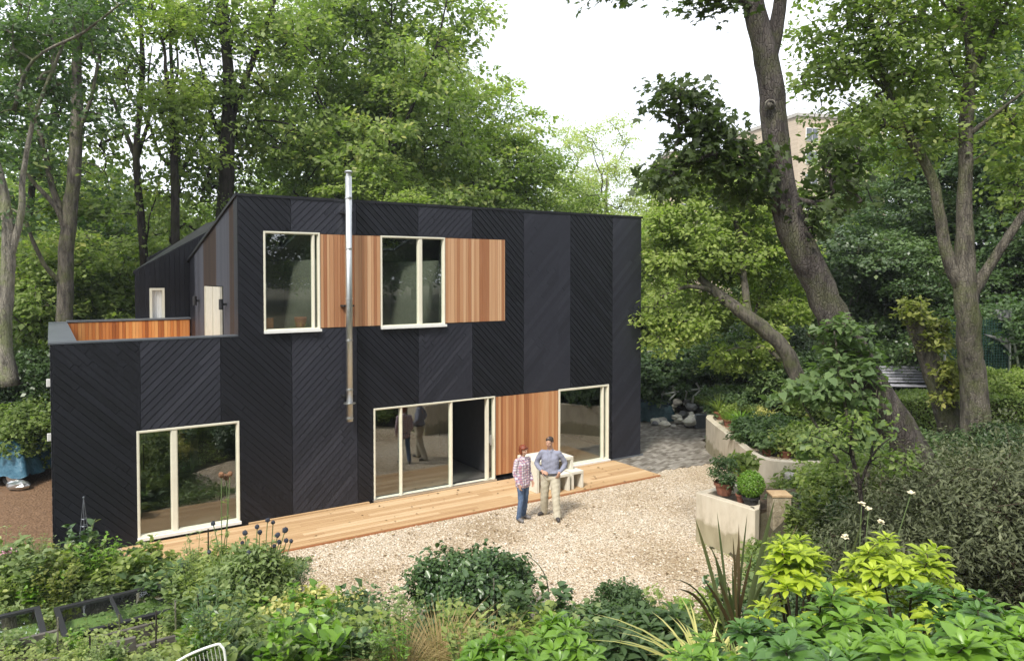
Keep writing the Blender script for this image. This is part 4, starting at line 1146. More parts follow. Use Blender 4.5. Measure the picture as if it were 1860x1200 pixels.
lob2 = [ell(1290, -5, 11.4, 60, 20, 60), ell(1120, -20, 10.6, 90, 14, 60), ell(1480, 385, 12.1, 50, 45, 60), ell(1530, 310, 12.3, 55, 70, 60)]
T = np.concatenate([lobes_pts(lob, 150, 2.0), lobes_pts(lob2[:1], 22), lobes_pts(lob2[1:2], 9), lobes_pts(lob2[2:], 62), lobes_pts([ell(1380, -160, 12, 300, 90, 260)], 60)])
big = tree('leaning_tree', [t1, t3, t4, t5], None, 0, 18, .31, .24, .105, 'maple', M['bark_big'], G['maple_dark'], tips=T, mainsides=18, wob=.07, twig=.007, cat='tree',
           label='big leaning tree with thick bare purple grey trunk and dark maple leaves')
o = link('fork', wood_mesh('fork', [t2], t2[0], [None]*4, t2[1], 99, mainsides=14, wob=.06), M['bark_big'], big)
# branch scar with a pale rim, and the pale scrape down the bark
c = at(1399, 190, 11.77); k = MB(); k.tube([c, c + np.array([-.02, -.06, 0])], [.085, .062], 16, cap=False); k.tube([c + np.array([0, -.01, 0]), c + np.array([0, -.03, 0])], .05, 12)
k.build('branch_scar', M['bark_pale'], big, smooth=True)

# grey tree with three limbs
rs.seed(6)
u1 = L((1775, 930, 15.5, 0.357), (1768, 700, 15.3, 0.255), (1762, 640, 15.2, 0.230), (1757, 560, 15, 0.221), (1752, 490, 15, 0.204), (1752, 400, 15, 0.145), (1754, 300, 15, 0.128), (1756, 200, 15, 0.128), (1765, 100, 15, 0.102), (1745, 0, 15, 0.076), (1720, -90, 15, 0.043))
u2 = L((1748, 520, 15, 0.170), (1722, 470, 15, 0.119), (1708, 400, 15, 0.106), (1692, 320, 15, 0.098), (1648, 240, 14.9, 0.085), (1610, 160, 14.8, 0.068), (1590, 70, 14.6, 0.051), (1570, -20, 14.5, 0.034))
u3 = L((1760, 540, 15, 0.145), (1790, 495, 14.9, 0.102), (1825, 440, 14.7, 0.085), (1870, 375, 14.5, 0.072), (1940, 290, 14.2, 0.043))
u4 = L((1754, 250, 15, 0.060), (1785, 225, 14.8, 0.043), (1830, 190, 14.5, 0.030), (1880, 150, 14.2, 0.017))
u5 = L((1756, 150, 15, 0.068), (1790, 90, 15, 0.051), (1830, 0, 15, 0.034))
u6 = L((1610, 165, 14.8, 0.043), (1570, 130, 14.7, 0.030), (1520, 100, 14.6, 0.017))
lob = [ell(1500, 130, 14.6, 70, 60), ell(1560, 60, 14.6, 90, 70), ell(1620, 120, 14.8, 70, 60), ell(1560, 215, 14.8, 85, 40), ell(1690, 150, 15, 80, 80), ell(1680, 30, 15, 90, 60), ell(1660, 260, 15.4, 60, 60),
       ell(1800, 100, 15, 80, 80), ell(1830, 230, 15, 70, 60), ell(1800, 0, 15, 90, 60), ell(1860, 330, 15, 60, 60), ell(1590, -60, 14.6, 150, 60), ell(1470, 60, 14.5, 40, 40)]
tree('three_limbed_tree', [u1, u2, u3, u4, u5, u6], lob, 440, 46, .40, .17, .105, 'oval', M['bark_grey'], G['mid'], mainsides=14, wob=.08, twig=.008,
     label='smooth grey trunk forking into three pale limbs above the bench')

# bright tree over the yard with its bare curved limb
rs.seed(8)
v1 = L((1455, 730, 22, 0.258), (1445, 680, 22, 0.232), (1425, 635, 22, 0.224), (1385, 595, 22, 0.215), (1345, 565, 22, 0.189), (1300, 530, 22.3, 0.155), (1270, 500, 22.6, 0.086), (1255, 440, 23, 0.060))
v2 = L((1360, 575, 22, .12), (1350, 500, 22.5, .10), (1340, 420, 23, .07), (1320, 350, 23.5, .04))
v3 = L((1300, 530, 22.3, .08), (1250, 520, 22, .06), (1200, 540, 21.8, .03))
lob = [ell(1230, 400, 22.6, 60, 40), ell(1300, 350, 23, 75, 50), ell(1380, 380, 23.4, 70, 60), ell(1200, 470, 22.4, 50, 50), ell(1270, 460, 22.8, 75, 45), ell(1350, 470, 23.4, 70, 50), ell(1415, 470, 24, 55, 70),
       ell(1190, 570, 22, 40, 50), ell(1240, 590, 22.2, 45, 40), ell(1330, 650, 23.4, 50, 30), ell(1400, 570, 23.8, 50, 45), ell(1210, 330, 23, 40, 30), ell(1345, 310, 23.4, 60, 30), ell(1450, 540, 24, 40, 50), ell(1180, 420, 22.6, 30, 30), ell(1250, 320, 23, 55, 25), ell(1290, 295, 23.2, 50, 25), ell(1395, 640, 23.6, 50, 30), ell(1200, 620, 22, 30, 30), ell(1290, 560, 22.8, 50, 40)]
tree('spreading_tree', [v1, v2, v3], lob, 470, 84, .46, .18, .125, 'oval', M['bark_grey'], G['fresh'], mainsides=12, twig=.009,
     label='bright green tree beside the house end with a bare limb curving down to the bed')

# pale trunks at the terrace end of the picture
rs.seed(9)
w1 = L((20, 700, 17, .20), (8, 620, 17, .16), (12, 520, 17, .15), (16, 430, 17, .14), (6, 350, 17, .11), (-12, 270, 17, .09), (-20, 150, 17, .05))
w2 = L((18, 470, 17, .09), (38, 390, 17, .075), (42, 320, 17, .06), (60, 220, 17, .05), (95, 130, 17, .04), (130, 40, 17, .025))
w3 = L((25, 200, 17, .05), (60, 110, 16.8, .035), (150, 60, 16.5, .03), (215, 10, 16, .02))
lob = [ell(20, 60, 17, 90, 60), ell(110, 40, 17, 80, 50), ell(40, 180, 17, 70, 50), ell(-20, 250, 17, 60, 60), ell(10, 380, 17.6, 50, 40), ell(110, 150, 17.5, 50, 40), ell(200, 20, 16.5, 60, 40)]
tree('pale_trunked_tree', [w1, w2, w3], lob, 130, 38, .42, .2, .11, 'oval', M['bark_pale'], G['deep'], twig=.008,
     label='slim tree with pale forked stems at the picture edge beyond the mulch path')
x1 = L((124, 650, 21, .24), (118, 580, 21, .21), (120, 480, 21, .20), (126, 390, 21, .19), (136, 300, 21, .17), (140, 200, 21, .15), (140, 100, 21, .12), (150, -20, 21, .09), (150, -120, 21, .05))
x2 = L((122, 400, 21, .11), (98, 350, 21, .085), (80, 270, 21, .07), (55, 190, 21, .05), (30, 100, 21, .03))
x3 = L((120, 430, 21, .09), (104, 380, 20.8, .07), (60, 330, 20.5, .05), (40, 300, 20.3, .02))
x4 = L((138, 250, 21, .07), (165, 180, 21, .05), (180, 100, 21, .03))
x5 = L((118, 520, 21, .08), (80, 480, 20.6, .06), (45, 400, 20.3, .04))
lob = [ell(130, 30, 21, 80, 60), ell(60, 90, 21, 70, 50), ell(190, 80, 21, 60, 50), ell(60, 220, 21, 50, 40), ell(190, 210, 21.4, 45, 35), ell(100, 150, 21, 60, 40), ell(150, -60, 21, 100, 60), ell(60, 290, 20.6, 45, 30), ell(45, 400, 20.6, 40, 35), ell(200, 330, 21.6, 45, 30)]
tree('woodland_tree', [x1, x2, x3, x4, x5], lob, 170, 38, .5, .18, .14, 'diamond', M['bark_grey'], G['deep'], twig=.008, wob=.1, mainsides=12,
     label='stout grey trunk with side limbs standing beyond the end of the terrace')
y1 = L((408, 420, 26, .30), (410, 340, 26, .26), (416, 200, 26, .22), (412, 100, 26, .17), (400, 0, 26, .12), (390, -80, 26, .07))
y2 = L((414, 230, 26, .13), (445, 150, 26, .11), (478, 60, 26, .09), (505, -20, 26, .06))
lob = [ell(400, 40, 26, 70, 50), ell(490, 60, 26, 60, 60), ell(440, 160, 26, 50, 40), ell(520, 150, 26.5, 60, 50), ell(380, 170, 26, 50, 40), ell(470, 250, 27, 60, 40), ell(560, 260, 27, 50, 40)]
tree('woodland_tree', [y1, y2], lob, 160, 40, .6, .16, .16, 'diamond', M['bark_dark'], G['mid'], twig=.009,
     label='dark trunk forking in a tall V above the high corner of the roof')
z1 = L((320, 470, 24, .14), (318, 380, 24, .13), (316, 280, 24, .12), (312, 200, 24, .09), (300, 120, 24, .06))
lob = [ell(330, 215, 24, 55, 38), ell(345, 260, 24, 45, 36), ell(300, 180, 24, 50, 30), ell(350, 160, 24, 45, 35), ell(290, 30, 24, 80, 40)]
tree('woodland_tree', [z1], lob, 110, 46, .5, .15, .13, 'diamond', M['bark_dark'], G['fresh'], twig=.008,
     label='slim tree with an olive yellow crown above the rear roof slope')

# ================================================================== planters, steps, walls
def strip_wall(pts, z0, z1, th, left=1):
    """a wall following a line, th thick, closed at both ends"""
    P = np.array(pts, float)
    t = np.gradient(P, axis=0); t /= np.linalg.norm(t, axis=1, keepdims=True)
    nrm = np.stack([-t[:, 1], t[:, 0]], 1) * left
    Q = P + nrm * th; n = len(P)
    vs = [(*p, z0) for p in P] + [(*p, z1) for p in P] + [(*p, z1) for p in Q] + [(*p, z0) for p in Q]
    fs = []
    for i in range(n - 1):
        for k in range(3):
            fs.append((k*n+i, k*n+i+1, (k+1)*n+i+1, (k+1)*n+i))
    fs += [(0, n, 2*n, 3*n), (n-1, 4*n-1, 3*n-1, 2*n-1)]
    return MB().add(vs, fs)
def smooth_line(pts, k=6):
    P = np.array([(p[0], p[1], 0) for p in pts], float)
    return catmull(P, np.linspace(0, len(P) - 1, (len(P) - 1) * k + 1))[:, :2]
def densify(poly):
    return [tuple(p) for p in poly]
p1 = [(4.95, 15.75), (4.3, 15.32), (3.70, 14.93), (3.655, 14.86), (3.69, 14.79), (4.05, 14.28), (4.38, 13.80), (4.46, 13.72), (4.56, 13.80), (4.68, 14.1), (4.8, 14.5)]
pl1 = empty('curved_planter', (4.4, 14.4, 0)); tag(pl1, 'nearer cream rendered planter wall with pointed corner and clay pots on top', 'planter')
o = strip_wall(p1, -.1, 1.0, .17, 1).build('wall', M['render'], pl1, bevel=.012); o.location = (-4.4, -14.4, 0)
o = MB().prism([(3.9, 14.85), (4.42, 13.98), (4.55, 14.1), (5.2, 14.4), (7, 14.6), (7, 15.6), (5.0, 15.6), (4.3, 15.15)], .4, .86).build('soil', M['soil'], pl1); o.location = (-4.4, -14.4, 0)
p2 = [tuple(p) for p in smooth_line([(8.0, 24.6), (6.9, 24.1), (6.0, 23.1), (5.84, 22.0), (5.82, 20.0), (5.76, 18.2), (5.95, 17.55), (6.4, 17.3), (7.3, 17.25), (8.4, 17.45)], 3)]
pl2 = empty('curved_planter', (5.9, 20, 0)); tag(pl2, 'farther long cream rendered planter wall crowded with leafy pots', 'planter')
o = strip_wall(p2, -.1, 1.0, .2, 1).build('wall', M['render'], pl2, bevel=.012); o.location = (-5.9, -20, 0)
o = MB().prism([(6.02, 18.3), (6.2, 17.7), (7.4, 17.5), (9.6, 17.6), (9.6, 24.2), (7.2, 24.0), (6.15, 22.9), (6.05, 20)], .4, .87).build('soil', M['gravel'], pl2); o.location = (-5.9, -20, 0)
st = empty('garden_steps', (5.2, 16.4, 0)); tag(st, 'grey stone steps climbing between the two cream planters', 'steps')
for k in range(5):
    x0 = .35 + .52 * k; z = .14 + .15 * k
    b = MB(); b.box(x0, x0 + .56 + .4 * (k == 4), -.62, .78, z - .16, z - .004); b.build('riser', M['pale_stone'], st)
    b = MB(); b.box(x0 - .03, x0 + .53 + .5 * (k == 4), -.64, .80, z, z + .045); b.build('tread', M['slate'], st, bevel=.008)
M['tan_stone'] = noise_mat('tan_stone', [(.3, (.30, .20, .11)), (.7, (.48, .34, .20))], scale=6, rough=.85, bump=.4, bscale=20, dist=.01)
M['rubble_stone'] = noise_mat('mottled_stone', [(.3, (.12, .10, .07)), (.5, (.30, .25, .17)), (.7, (.46, .41, .32))], scale=9, rough=.9, bump=.8, bscale=16, dist=.02, rough_n=.8)
pr_ = empty('stone_pier', (4.98, 13.95, .35)); tag(pr_, 'small square stone pier with an orange tile cap beside the clipped ball plant', 'pier')
b = MB(); b.box(-.17, .17, -.17, .17, -.2, .86); b.build('shaft', M['rubble_stone'], pr_, bevel=.01)
b = MB(); b.box(-.185, .185, -.185, .185, .863, .905); b.build('cap', M['tan_stone'], pr_, bevel=.008)
def stone(x, y, z, r, mat='slate', parent=None, name='stone'):
    b = MB(); b.blob((0, 0, 0), (r, r * .8, r * .6), 9, 6, .28); o = b.build(name, M[mat], parent); o.location = (x, y, z); o.rotation_euler = (0, 0, rs.rand() * 6)
    return o
rs.seed(70)
for k, (px, py, z, r, lb) in enumerate([(1505, 930, .95, .2, 'purple grey flat stone among low plants by the stone pier'), (1440, 872, .72, .18, 'pale blue grey rock beside the top step'), (1580, 875, .98, .22, 'pale boulder behind the thin young trunk'), (1478, 862, .9, .15, 'small rock at the planter wall end')]):
    D = (H - z) * F / (py - 500); o = stone(xat(px, D), D, z + .05, r, 'slate' if k % 2 == 0 else 'pale_stone'); tag(o, lb, 'stone')

wl_ = empty('brick_wall', (7, 30.5, 0)); tag(wl_, 'low old brick boundary wall in deep shade behind the rubble', 'wall')
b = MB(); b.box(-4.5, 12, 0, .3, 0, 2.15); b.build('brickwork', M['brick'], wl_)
b = MB(); b.box(-4.55, 12.05, -.04, .34, 2.153, 2.22); b.build('coping', M['pale_stone'], wl_)
pst = MB(); pst.tube([(0, 0, 0), (0, 0, 2.5)], .05, 8); o = pst.build('post', M['grey_wood'] if False else M['bark_pale'], None); o.location = (5.9, 29.5, 0); tag(o, 'thin pale upright post in front of the old brick wall', 'post')
wl3 = empty('brick_wall', (11.5, 27.0, 1.2)); tag(wl3, 'old brick garden wall behind the bench and the grey trunk', 'wall')
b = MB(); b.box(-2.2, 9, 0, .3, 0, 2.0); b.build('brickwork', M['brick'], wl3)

# flats far behind
fb = empty('block_of_flats', (xat(1525, 92), 92, 0)); tag(fb, 'tall pale brick block of flats rising behind the trees', 'building')
fb.rotation_euler = (0, 0, math.radians(14))
def windows_grid(parent, x0, x1, y, nx, z0, z1, nz, w, h):
    for i in range(nx):
        for j in range(nz):
            cx = x0 + (x1 - x0) * (i + .5) / nx; cz = z0 + (z1 - z0) * (j + .5) / nz
            f = MB(); f.box(cx-w/2-.08, cx+w/2+.08, y-.1, y-.01, cz-h/2-.08, cz+h/2+.08); fr = f.build('window', M['white'], parent)
            p = MB(); p.box(cx-w/2, cx-.04, y-.14, y-.105, cz-h/2, cz+h/2); p.box(cx+.04, cx+w/2, y-.14, y-.105, cz-h/2, cz+h/2); p.build('pane', M['dark_pane'], fr)
M['dark_pane'] = plain('dark_window', (.10, .11, .12), .15)
b = MB(); b.box(-6, 6.5, 0, 14, 0, 24.3); b.build('walls', M['far_brick'], fb)
b = MB(); b.box(-6.2, 6.7, -.2, 14.2, 24.303, 24.7); b.build('parapet', M['pale_stone'], fb)
windows_grid(fb, -5.6, 6.2, 0, 4, 7, 23.6, 6, 1.5, 1.4)
fb2 = empty('block_of_flats', (xat(1325, 100), 100, -2.2)); tag(fb2, 'second paler block of flats mostly hidden by the dark maple leaves', 'building')
b = MB(); b.box(-8.2, 8, 0, 12, 0, 23.5); b.build('walls', M['far_brick'], fb2)
b = MB(); b.box(-8.4, 8.2, -.2, 12.2, 23.503, 23.9); b.build('parapet', M['pale_stone'], fb2)
windows_grid(fb2, -7.8, 7.6, 0, 5, 7, 22.8, 6, 1.5, 1.4)

# hedge
rs.seed(71)
def hedge(name, x0, x1, y0, y1, z0, z1, n, mat, label):
    r = empty(name, ((x0+x1)/2, (y0+y1)/2, z0)); tag(r, label, 'hedge')
    hx, hy, hz = (x1-x0)/2, (y1-y0)/2, z1-z0
    P = []
    for _ in range(n):
        f = rs.rand(); a = rs.uniform(-hx, hx); b_ = rs.uniform(-hy, hy); c = rs.rand() * hz
        if f < .5: P.append((a, b_, hz - abs(rs.normal()) * .05 + .05*math.sin(a*3)))
        elif f < .9: P.append((a, -hy + abs(rs.normal()) * .07 + .05*math.sin(a*2.3+c*3), c))
        else: P.append((-hx + abs(rs.normal()) * .07, b_, c))
    P = np.array(P); N = rnd_dirs(n) * .7 + np.array([0, -.4, .8]); T = rnd_dirs(n)
    o = link('foliage', leaf_mesh('foliage', P, T, N, .065 * (1 + .3 * rs.normal(size=n)).clip(.5, 1.6), 'diamond'), G[mat], r)
    s = MB(); s.box(-hx + .12, hx - .1, -hy + .12, hy - .1, 0, hz - .12)
    s.build('twigs', M['bronze'], r)
    return r
hedge('clipped_hedge', 9.1, 15.2, 18.6, 19.6, 1.0, 2.28, 32000, 'mid', 'long clipped hedge with a flat top in front of the bench')

# bench
be = empty('garden_bench', (12.55, 24.0, 1.35), math.radians(-7)); tag(be, 'grey slatted garden bench with a reclined back behind the hedge', 'bench')
def slat(x0, x1, y, z, h=.05, t=.02):
    b = Boards(); b.box(x0, x1, y, y + t, z, z + h); b.done(); return b
M['bench_wood'] = board_mat('silvered_wood', [(.1, (.30, .30, .34)), (.9, (.48, .48, .52))], 1, rough=.7, grain=(2, 20, 20))
b = Boards()
for k in range(6):
    b.box(-.75, .75, .28 + .03*k, .30 + .03*k, .50 + .088*k, .50 + .088*k + .066); b.done()
b.build('backrest', M['bench_wood'], be)
b = Boards()
for k in range(5):
    b.box(-.75, .75, -.22 + .095*k, -.22 + .095*k + .075, .43, .455); b.done()
b.build('seat', M['bench_wood'], be)
for x in (-.79, .76):
    for y in (-.2, .25):
        l_ = Boards(); l_.box(x, x + .05, y, y + .05, 0, .66 if y < 0 else .43); l_.done(); l_.build('leg', M['bench_wood'], be)
    l_ = Boards(); l_.box(x, x + .05, -.22, .34, .663, .70); l_.done(); l_.build('armrest', M['bench_wood'], be)

# netting on poles, leaning mossy stump
nt_ = empty('garden_netting', (13.35, 20.6, 2.65)); tag(nt_, 'dark green garden netting stretched between grey poles', 'netting')
M['net'] = noise_mat('green_net', [(.35, (.010, .035, .028)), (.65, (.03, .075, .06))], scale=40, rough=.9, bump=.3)
b = MB()
for i in range(24):
    b.box(-1.5 + .075*i, -1.5 + .075*i + .02, 0, .004, 0 + .02*math.sin(i), 1.5 - .25*abs(i-18)/18)
for i in range(20):
    b.box(-1.5, .28, .006, .010, .03 + .072*i, .03 + .072*i + .02)
b.build('net', M['net'], nt_)
for (x0, z0, x1, z1) in ((.28, -1, .28, 1.75), (.34, 1.0, .75, -.9), (-1.5, -1, -1.5, 1.3)):
    b = MB(); b.tube([(x0, -.02, z0), (x1, -.02, z1)], .035, 8); b.build('pole', M['concrete'] if False else M['silver'], nt_)
b = MB(); b.add([(.24, -.03, 1.7), (-.15, -.03, 1.72), (-.05, -.03, 1.45), (.24, -.03, 1.35), (.24, 0, 1.7), (-.15, 0, 1.72), (-.05, 0, 1.45), (.24, 0, 1.35)], [(0,1,2,3),(7,6,5,4),(0,4,5,1),(1,5,6,2),(2,6,7,3),(3,7,4,0)]); b.build('corner_flap', M['slate'], nt_)
b = MB(); b.add([(.24, -.03, .95), (-.45, -.03, 1.05), (.0, -.03, .85), (.24, -.03, .6), (.24, 0, .95), (-.45, 0, 1.05), (.0, 0, .85), (.24, 0, .6)], [(0,1,2,3),(7,6,5,4),(0,4,5,1),(1,5,6,2),(2,6,7,3),(3,7,4,0)]); b.build('corner_flap', M['slate'], nt_)
rs.seed(72)
sA = L((1730, 780, 16.6, .3), (1705, 700, 16.4, .24), (1680, 630, 16.3, .2), (1655, 570, 16.2, .15))
sl_ = [ell(1695, 600, 16.2, 35, 35, 30), ell(1655, 560, 16, 35, 20, 25), ell(1725, 690, 16.1, 35, 50, 30), ell(1640, 590, 16, 22, 22, 16)]
tree('ivy_stump', [sA], sl_, 70, 34, .17, .4, .10, 'oval', M['bark_grey'], G['olive'], cat='stump', crown='ivy', label='leaning broken brown stump with yellow green ivy beside the three limbed trunk')
lg = empty('plank_stack', (14.2, 19.9, 1.75)); tag(lg, 'few pale planks lying beyond the clipped hedge', 'planks')
for k in range(4):
    b = Boards(); b.box(-.8 + .1*k, .9, -.2, .1, .1*k, .1*k + .08); b.done(.9); b.build('plank', M['deck'], lg)

# rubble and covered things past the house end
rs.seed(73)
def tarp_heap(name, x, y, z, rx, ry, h, label, mat='tarp'):
    r = empty(name, (x, y, z)); tag(r, label, 'tarpaulin')
    n, m = 26, 26; vs = []
    ph = rs.rand(6) * 6
    for j in range(m):
        for i in range(n):
            u, v = i/(n-1)*2-1, j/(m-1)*2-1
            e = max(abs(u), abs(v)); top = h * (1 - max(0, (e - .55) / .45) ** 1.6)
            top += .09*h*math.sin(5*u+ph[0])*math.cos(4*v+ph[1]) + .05*h*math.sin(11*u+7*v+ph[2]) + .03*h*math.sin(17*v-9*u+ph[3])
            fl_ = 1 + .05 * math.sin(9 * math.atan2(v, u) + ph[4])
            vs.append((u * rx * fl_, v * ry * fl_, max(.01, top)))
    fs = [(j*n+i, j*n+i+1, (j+1)*n+i+1, (j+1)*n+i) for j in range(m-1) for i in range(n-1)]
    MB().add(vs, fs).build('sheet', M[mat], r, smooth=True)
    return r
M['tarp_dark'] = noise_mat('dark_tarp', [(.3, (.02, .05, .065)), (.7, (.06, .12, .15))], scale=5, rough=.45, bump=.9, bscale=7, dist=.05)
tl = tarp_heap('covered_trailer', -13.2, 19.4, .25, 1.1, .8, .85, 'load under a crumpled blue green tarpaulin on a small wheel by the mulch path')
for x, y, w in ((.7, -.62, 'wheel'), (-.6, -.62, 'wheel')):
    b = MB(); b.tube([(x, y-.06, 0.02), (x, y+.06, .02)], .26, 20); wh = b.build(w, M['rubber'], tl)
    b = MB(); b.tube([(x, y-.08, 0.02), (x, y-.065, .02)], .14, 16); b.build('hub', M['silver'], wh)
b = MB(); b.blob((0, 0, .0), (.28, .2, .13), 9, 6, .2); o = b.build('bag', M['silver'], None); o.location = (-12.2, 18.5, .12); tag(o, 'small pale crumpled bag beside the wheel on the mulch', 'bag')
b = MB(); b.blob((0, 0, 0), (.42, .3, .10), 10, 6, .25); o = b.build('cloth', G['yellow'], None, smooth=True); o.location = (-13.3, 19.2, 1.16); tag(o, 'yellow green cloth lying on top of the blue tarpaulin', 'cloth')
tarp_heap('tarpaulin', 5.1, 27.6, 0, .85, .6, .72, 'dark teal tarpaulin over a heap beside the house end', 'tarp_dark')

SG = 'loose stones heaped by the back wall'
rs.seed(74)
for k in range(44):
    x = 5.0 + rs.rand() * 2.5; y = 26.0 + rs.rand() * 1.7; r = .11 + .16 * rs.rand()
    hz = max(0, .95 - abs(x - 6.4) * .7 - abs(y - 27.2) * .4) * rs.rand()
    o = stone(x, y, r * .5 + hz, r, ['pale_stone', 'slate', 'concrete'][k % 3]); tag(o, 'rough loose stone in the pale rubble heap by the dark brick wall', 'stone', SG)
for k, (x, y, z, lb) in enumerate([(5.6, 27.2, .9, 'pale twisted metal scrap rising out of the rubble heap'), (6.5, 27.3, 1.0, 'second piece of grey scrap metal standing on the rubble')]):
    b = MB(); b.tube([(0, 0, -.6), (.1, 0, -.1), (.35, 0, .15), (.2, 0, .4)], .04, 8); b.tube([(-.2, 0, .1), (.45, 0, .2)], .035, 8); b.tube([(-.25, 0, -.4), (-.1, 0, .25)], .03, 8)
    o = b.build('scrap_metal', M['silver']); o.location = (x, y, z); tag(o, lb, 'scrap')
b = MB(); b.box(-.35, .35, -.1, .1, 0, .5); o = b.build('crate', M['zinc'], None, bevel=.02); o.location = (6.7, 26.0, .0); tag(o, 'pale grey crate in front of the stone heap', 'crate')

# ------------------------------------------------------------------ potted plants
def sword_mesh(n, r0, h, w, spread, droop=.35, tip=.0, name='blades', seg=5, hv=.3):
    """arching blades from one root: a tapered strip each, folded along its middle"""
    mb = MB(); tints_ = []
    for k in range(n):
        a = rs.rand() * 6.283; lean = spread * (rs.rand() ** .7); hh = h * (1 - hv * rs.rand()); ww = w * (.7 + .6 * rs.rand())
        b0 = np.array([math.cos(a) * r0 * rs.rand(), math.sin(a) * r0 * rs.rand(), 0]); d = np.array([math.cos(a), math.sin(a), 0]); sd_ = np.array([-d[1], d[0], 0])
        vs = []
        for i in range(seg + 1):
            f = i / seg
            c = b0 + d * lean * hh * (f + droop * f * f * 1.2) + np.array([0, 0, hh * (f - droop * f * f * .75 * min(1.5, lean + .4))])
            wi = ww * (1 - f) ** .6 * (.75 + .6 * f) if i < seg else 0.0005
            vs += [c - sd_ * wi / 2 + d * wi * .12, c, c + sd_ * wi / 2 + d * wi * .12]
        fs = []
        for i in range(seg):
            q_ = i * 3; fs += [(q_, q_+1, q_+4, q_+3), (q_+1, q_+2, q_+5, q_+4)]
        mb.add(vs, fs); tints_ += [rs.rand()] * len(fs)
    me = bpy.data.meshes.new(name); me.from_pydata(mb.v, [], mb.f); me.polygons.foreach_set("use_smooth", np.ones(len(me.polygons), bool)); me.update()
    set_tint(me, tints_)
    return me
def pot_mesh(r, h, parent, mat='terracotta'):
    b = MB(); b.lathe((0, 0, 0), [(r*.68, 0), (r*.92, h*.78), (r*1.04, h*.79), (r*1.06, h), (r*.9, h), (r*.88, h*.9), (r*.02, h*.9)], 20)
    return b.build('pot', M[mat], parent, smooth=False)
def potted(x, y, z, r, h, kind, fr, mat, label, pmat='terracotta', n=900, size=.05, group='plants in pots on the planter walls'):
    root = empty('potted_plant', (x, y, z)); tag(root, label, 'potted plant', group)
    p = pot_mesh(r, h, root, pmat)
    if kind == 'ball':
        d = rnd_dirs(n); P = d * fr * (1 - .16 * rs.rand(n, 1)) + np.array([0, 0, h + fr * .9])
        me = leaf_mesh('foliage', P, rnd_dirs(n), d + .5 * rnd_dirs(n), size, 'oval')
    elif kind == 'bush':
        t = lobes_pts([(0, 0, h + fr * .8, fr, fr, fr * .85)], 26, 3); t[:, 2] = np.maximum(t[:, 2], h)
        P, T, N, S = leaf_cloud(t, n // 26, fr * .32, .5, size, .2, np.array([0, 0, h]))
        me = leaf_mesh('foliage', P, T, N, S, 'oval')
    elif kind == 'grass':
        me = sword_mesh(n, r * .5, fr * 1.7, .022, .8, .6, name='foliage')
        me.transform(Matrix.Translation((0, 0, h * .85)))
    elif kind == 'leafy':
        t = lobes_pts([(0, 0, h + fr * .55, fr, fr, fr * .6)], 20, 3)
        P, T, N, S = leaf_cloud(t, n // 20, fr * .35, .35, size, .3, np.array([0, 0, h]))
        me = leaf_mesh('foliage', P, T, N, S, 'arrow')
    link('foliage', me, G[mat], root)
    return root
def potxy(px, py, z=.87):
    D = (H - z) * F / (py - 500); return xat(px, D), D, z
rs.seed(75)
for px, py, z, r, h, kind, fr, mat, pm, n, size, lb in [
    (1318, 900, 1.0, .19, .24, 'bush', .30, 'deep', 'terracotta', 1500, .05, 'dark leaved round shrub in a wide clay pot nearest the gravel corner'),
    (1349, 914, .95, .10, .16, 'leafy', .06, 'deep', 'terracotta', 60, .05, 'small round clay pot between the dark shrub and the ball'),
    (1367, 924, .93, .16, .22, 'ball', .25, 'choisya', 'rubber', 3600, .035, 'tightly clipped green ball in a dark pot beside the stone pier'),
    (1352, 868, .95, .16, .2, 'leafy', .28, 'fresh', 'terracotta', 420, .10, 'light green leafy plant behind the clipped ball'),
    (1308, 762, .87, .17, .25, 'grass', .5, 'fresh', 'terracotta', 150, .05, 'tall grassy plant at the far end of the long planter'),
    (1325, 775, .87, .16, .22, 'bush', .28, 'fresh', 'terracotta', 900, .06, 'bright bushy pot next after the grassy end plant'),
    (1347, 790, .87, .17, .22, 'grass', .42, 'choisya', 'terracotta', 190, .05, 'arching grass pot in the middle of the long planter'),
    (1340, 762, .87, .16, .2, 'leafy', .32, 'mid', 'terracotta', 320, .10, 'leafy pot standing behind the bright bushy one'),
    (1366, 808, .87, .15, .30, 'leafy', .16, 'deep', 'terracotta', 200, .07, 'tall clay pot with red stemmed leaves on the long planter'),
    (1391, 785, .87, .17, .22, 'bush', .30, 'yellow', 'terracotta', 900, .055, 'pale yellow flowering plant in a pot on the long planter'),
    (1373, 770, .87, .16, .22, 'grass', .36, 'herb', 'terracotta', 140, .05, 'thin grassy pot behind the pale yellow plant'),
    (1396, 828, .87, .15, .17, 'leafy', .30, 'cool', 'terracotta', 420, .11, 'blue green cabbage like plant in a low clay pot'),
    (1430, 832, .87, .17, .18, 'bush', .20, 'herb', 'terracotta', 700, .05, 'pale green tuft in a clay pot at the planter corner'),
    (1462, 836, .87, .14, .18, 'bush', .2, 'deep', 'rubber', 600, .05, 'dark plant in a black pot at the inner end of the long planter')]:
    x, y, z = potxy(px, py, z)
    potted(x, y, z, r, h, kind, fr, mat, lb, pm, n, size)

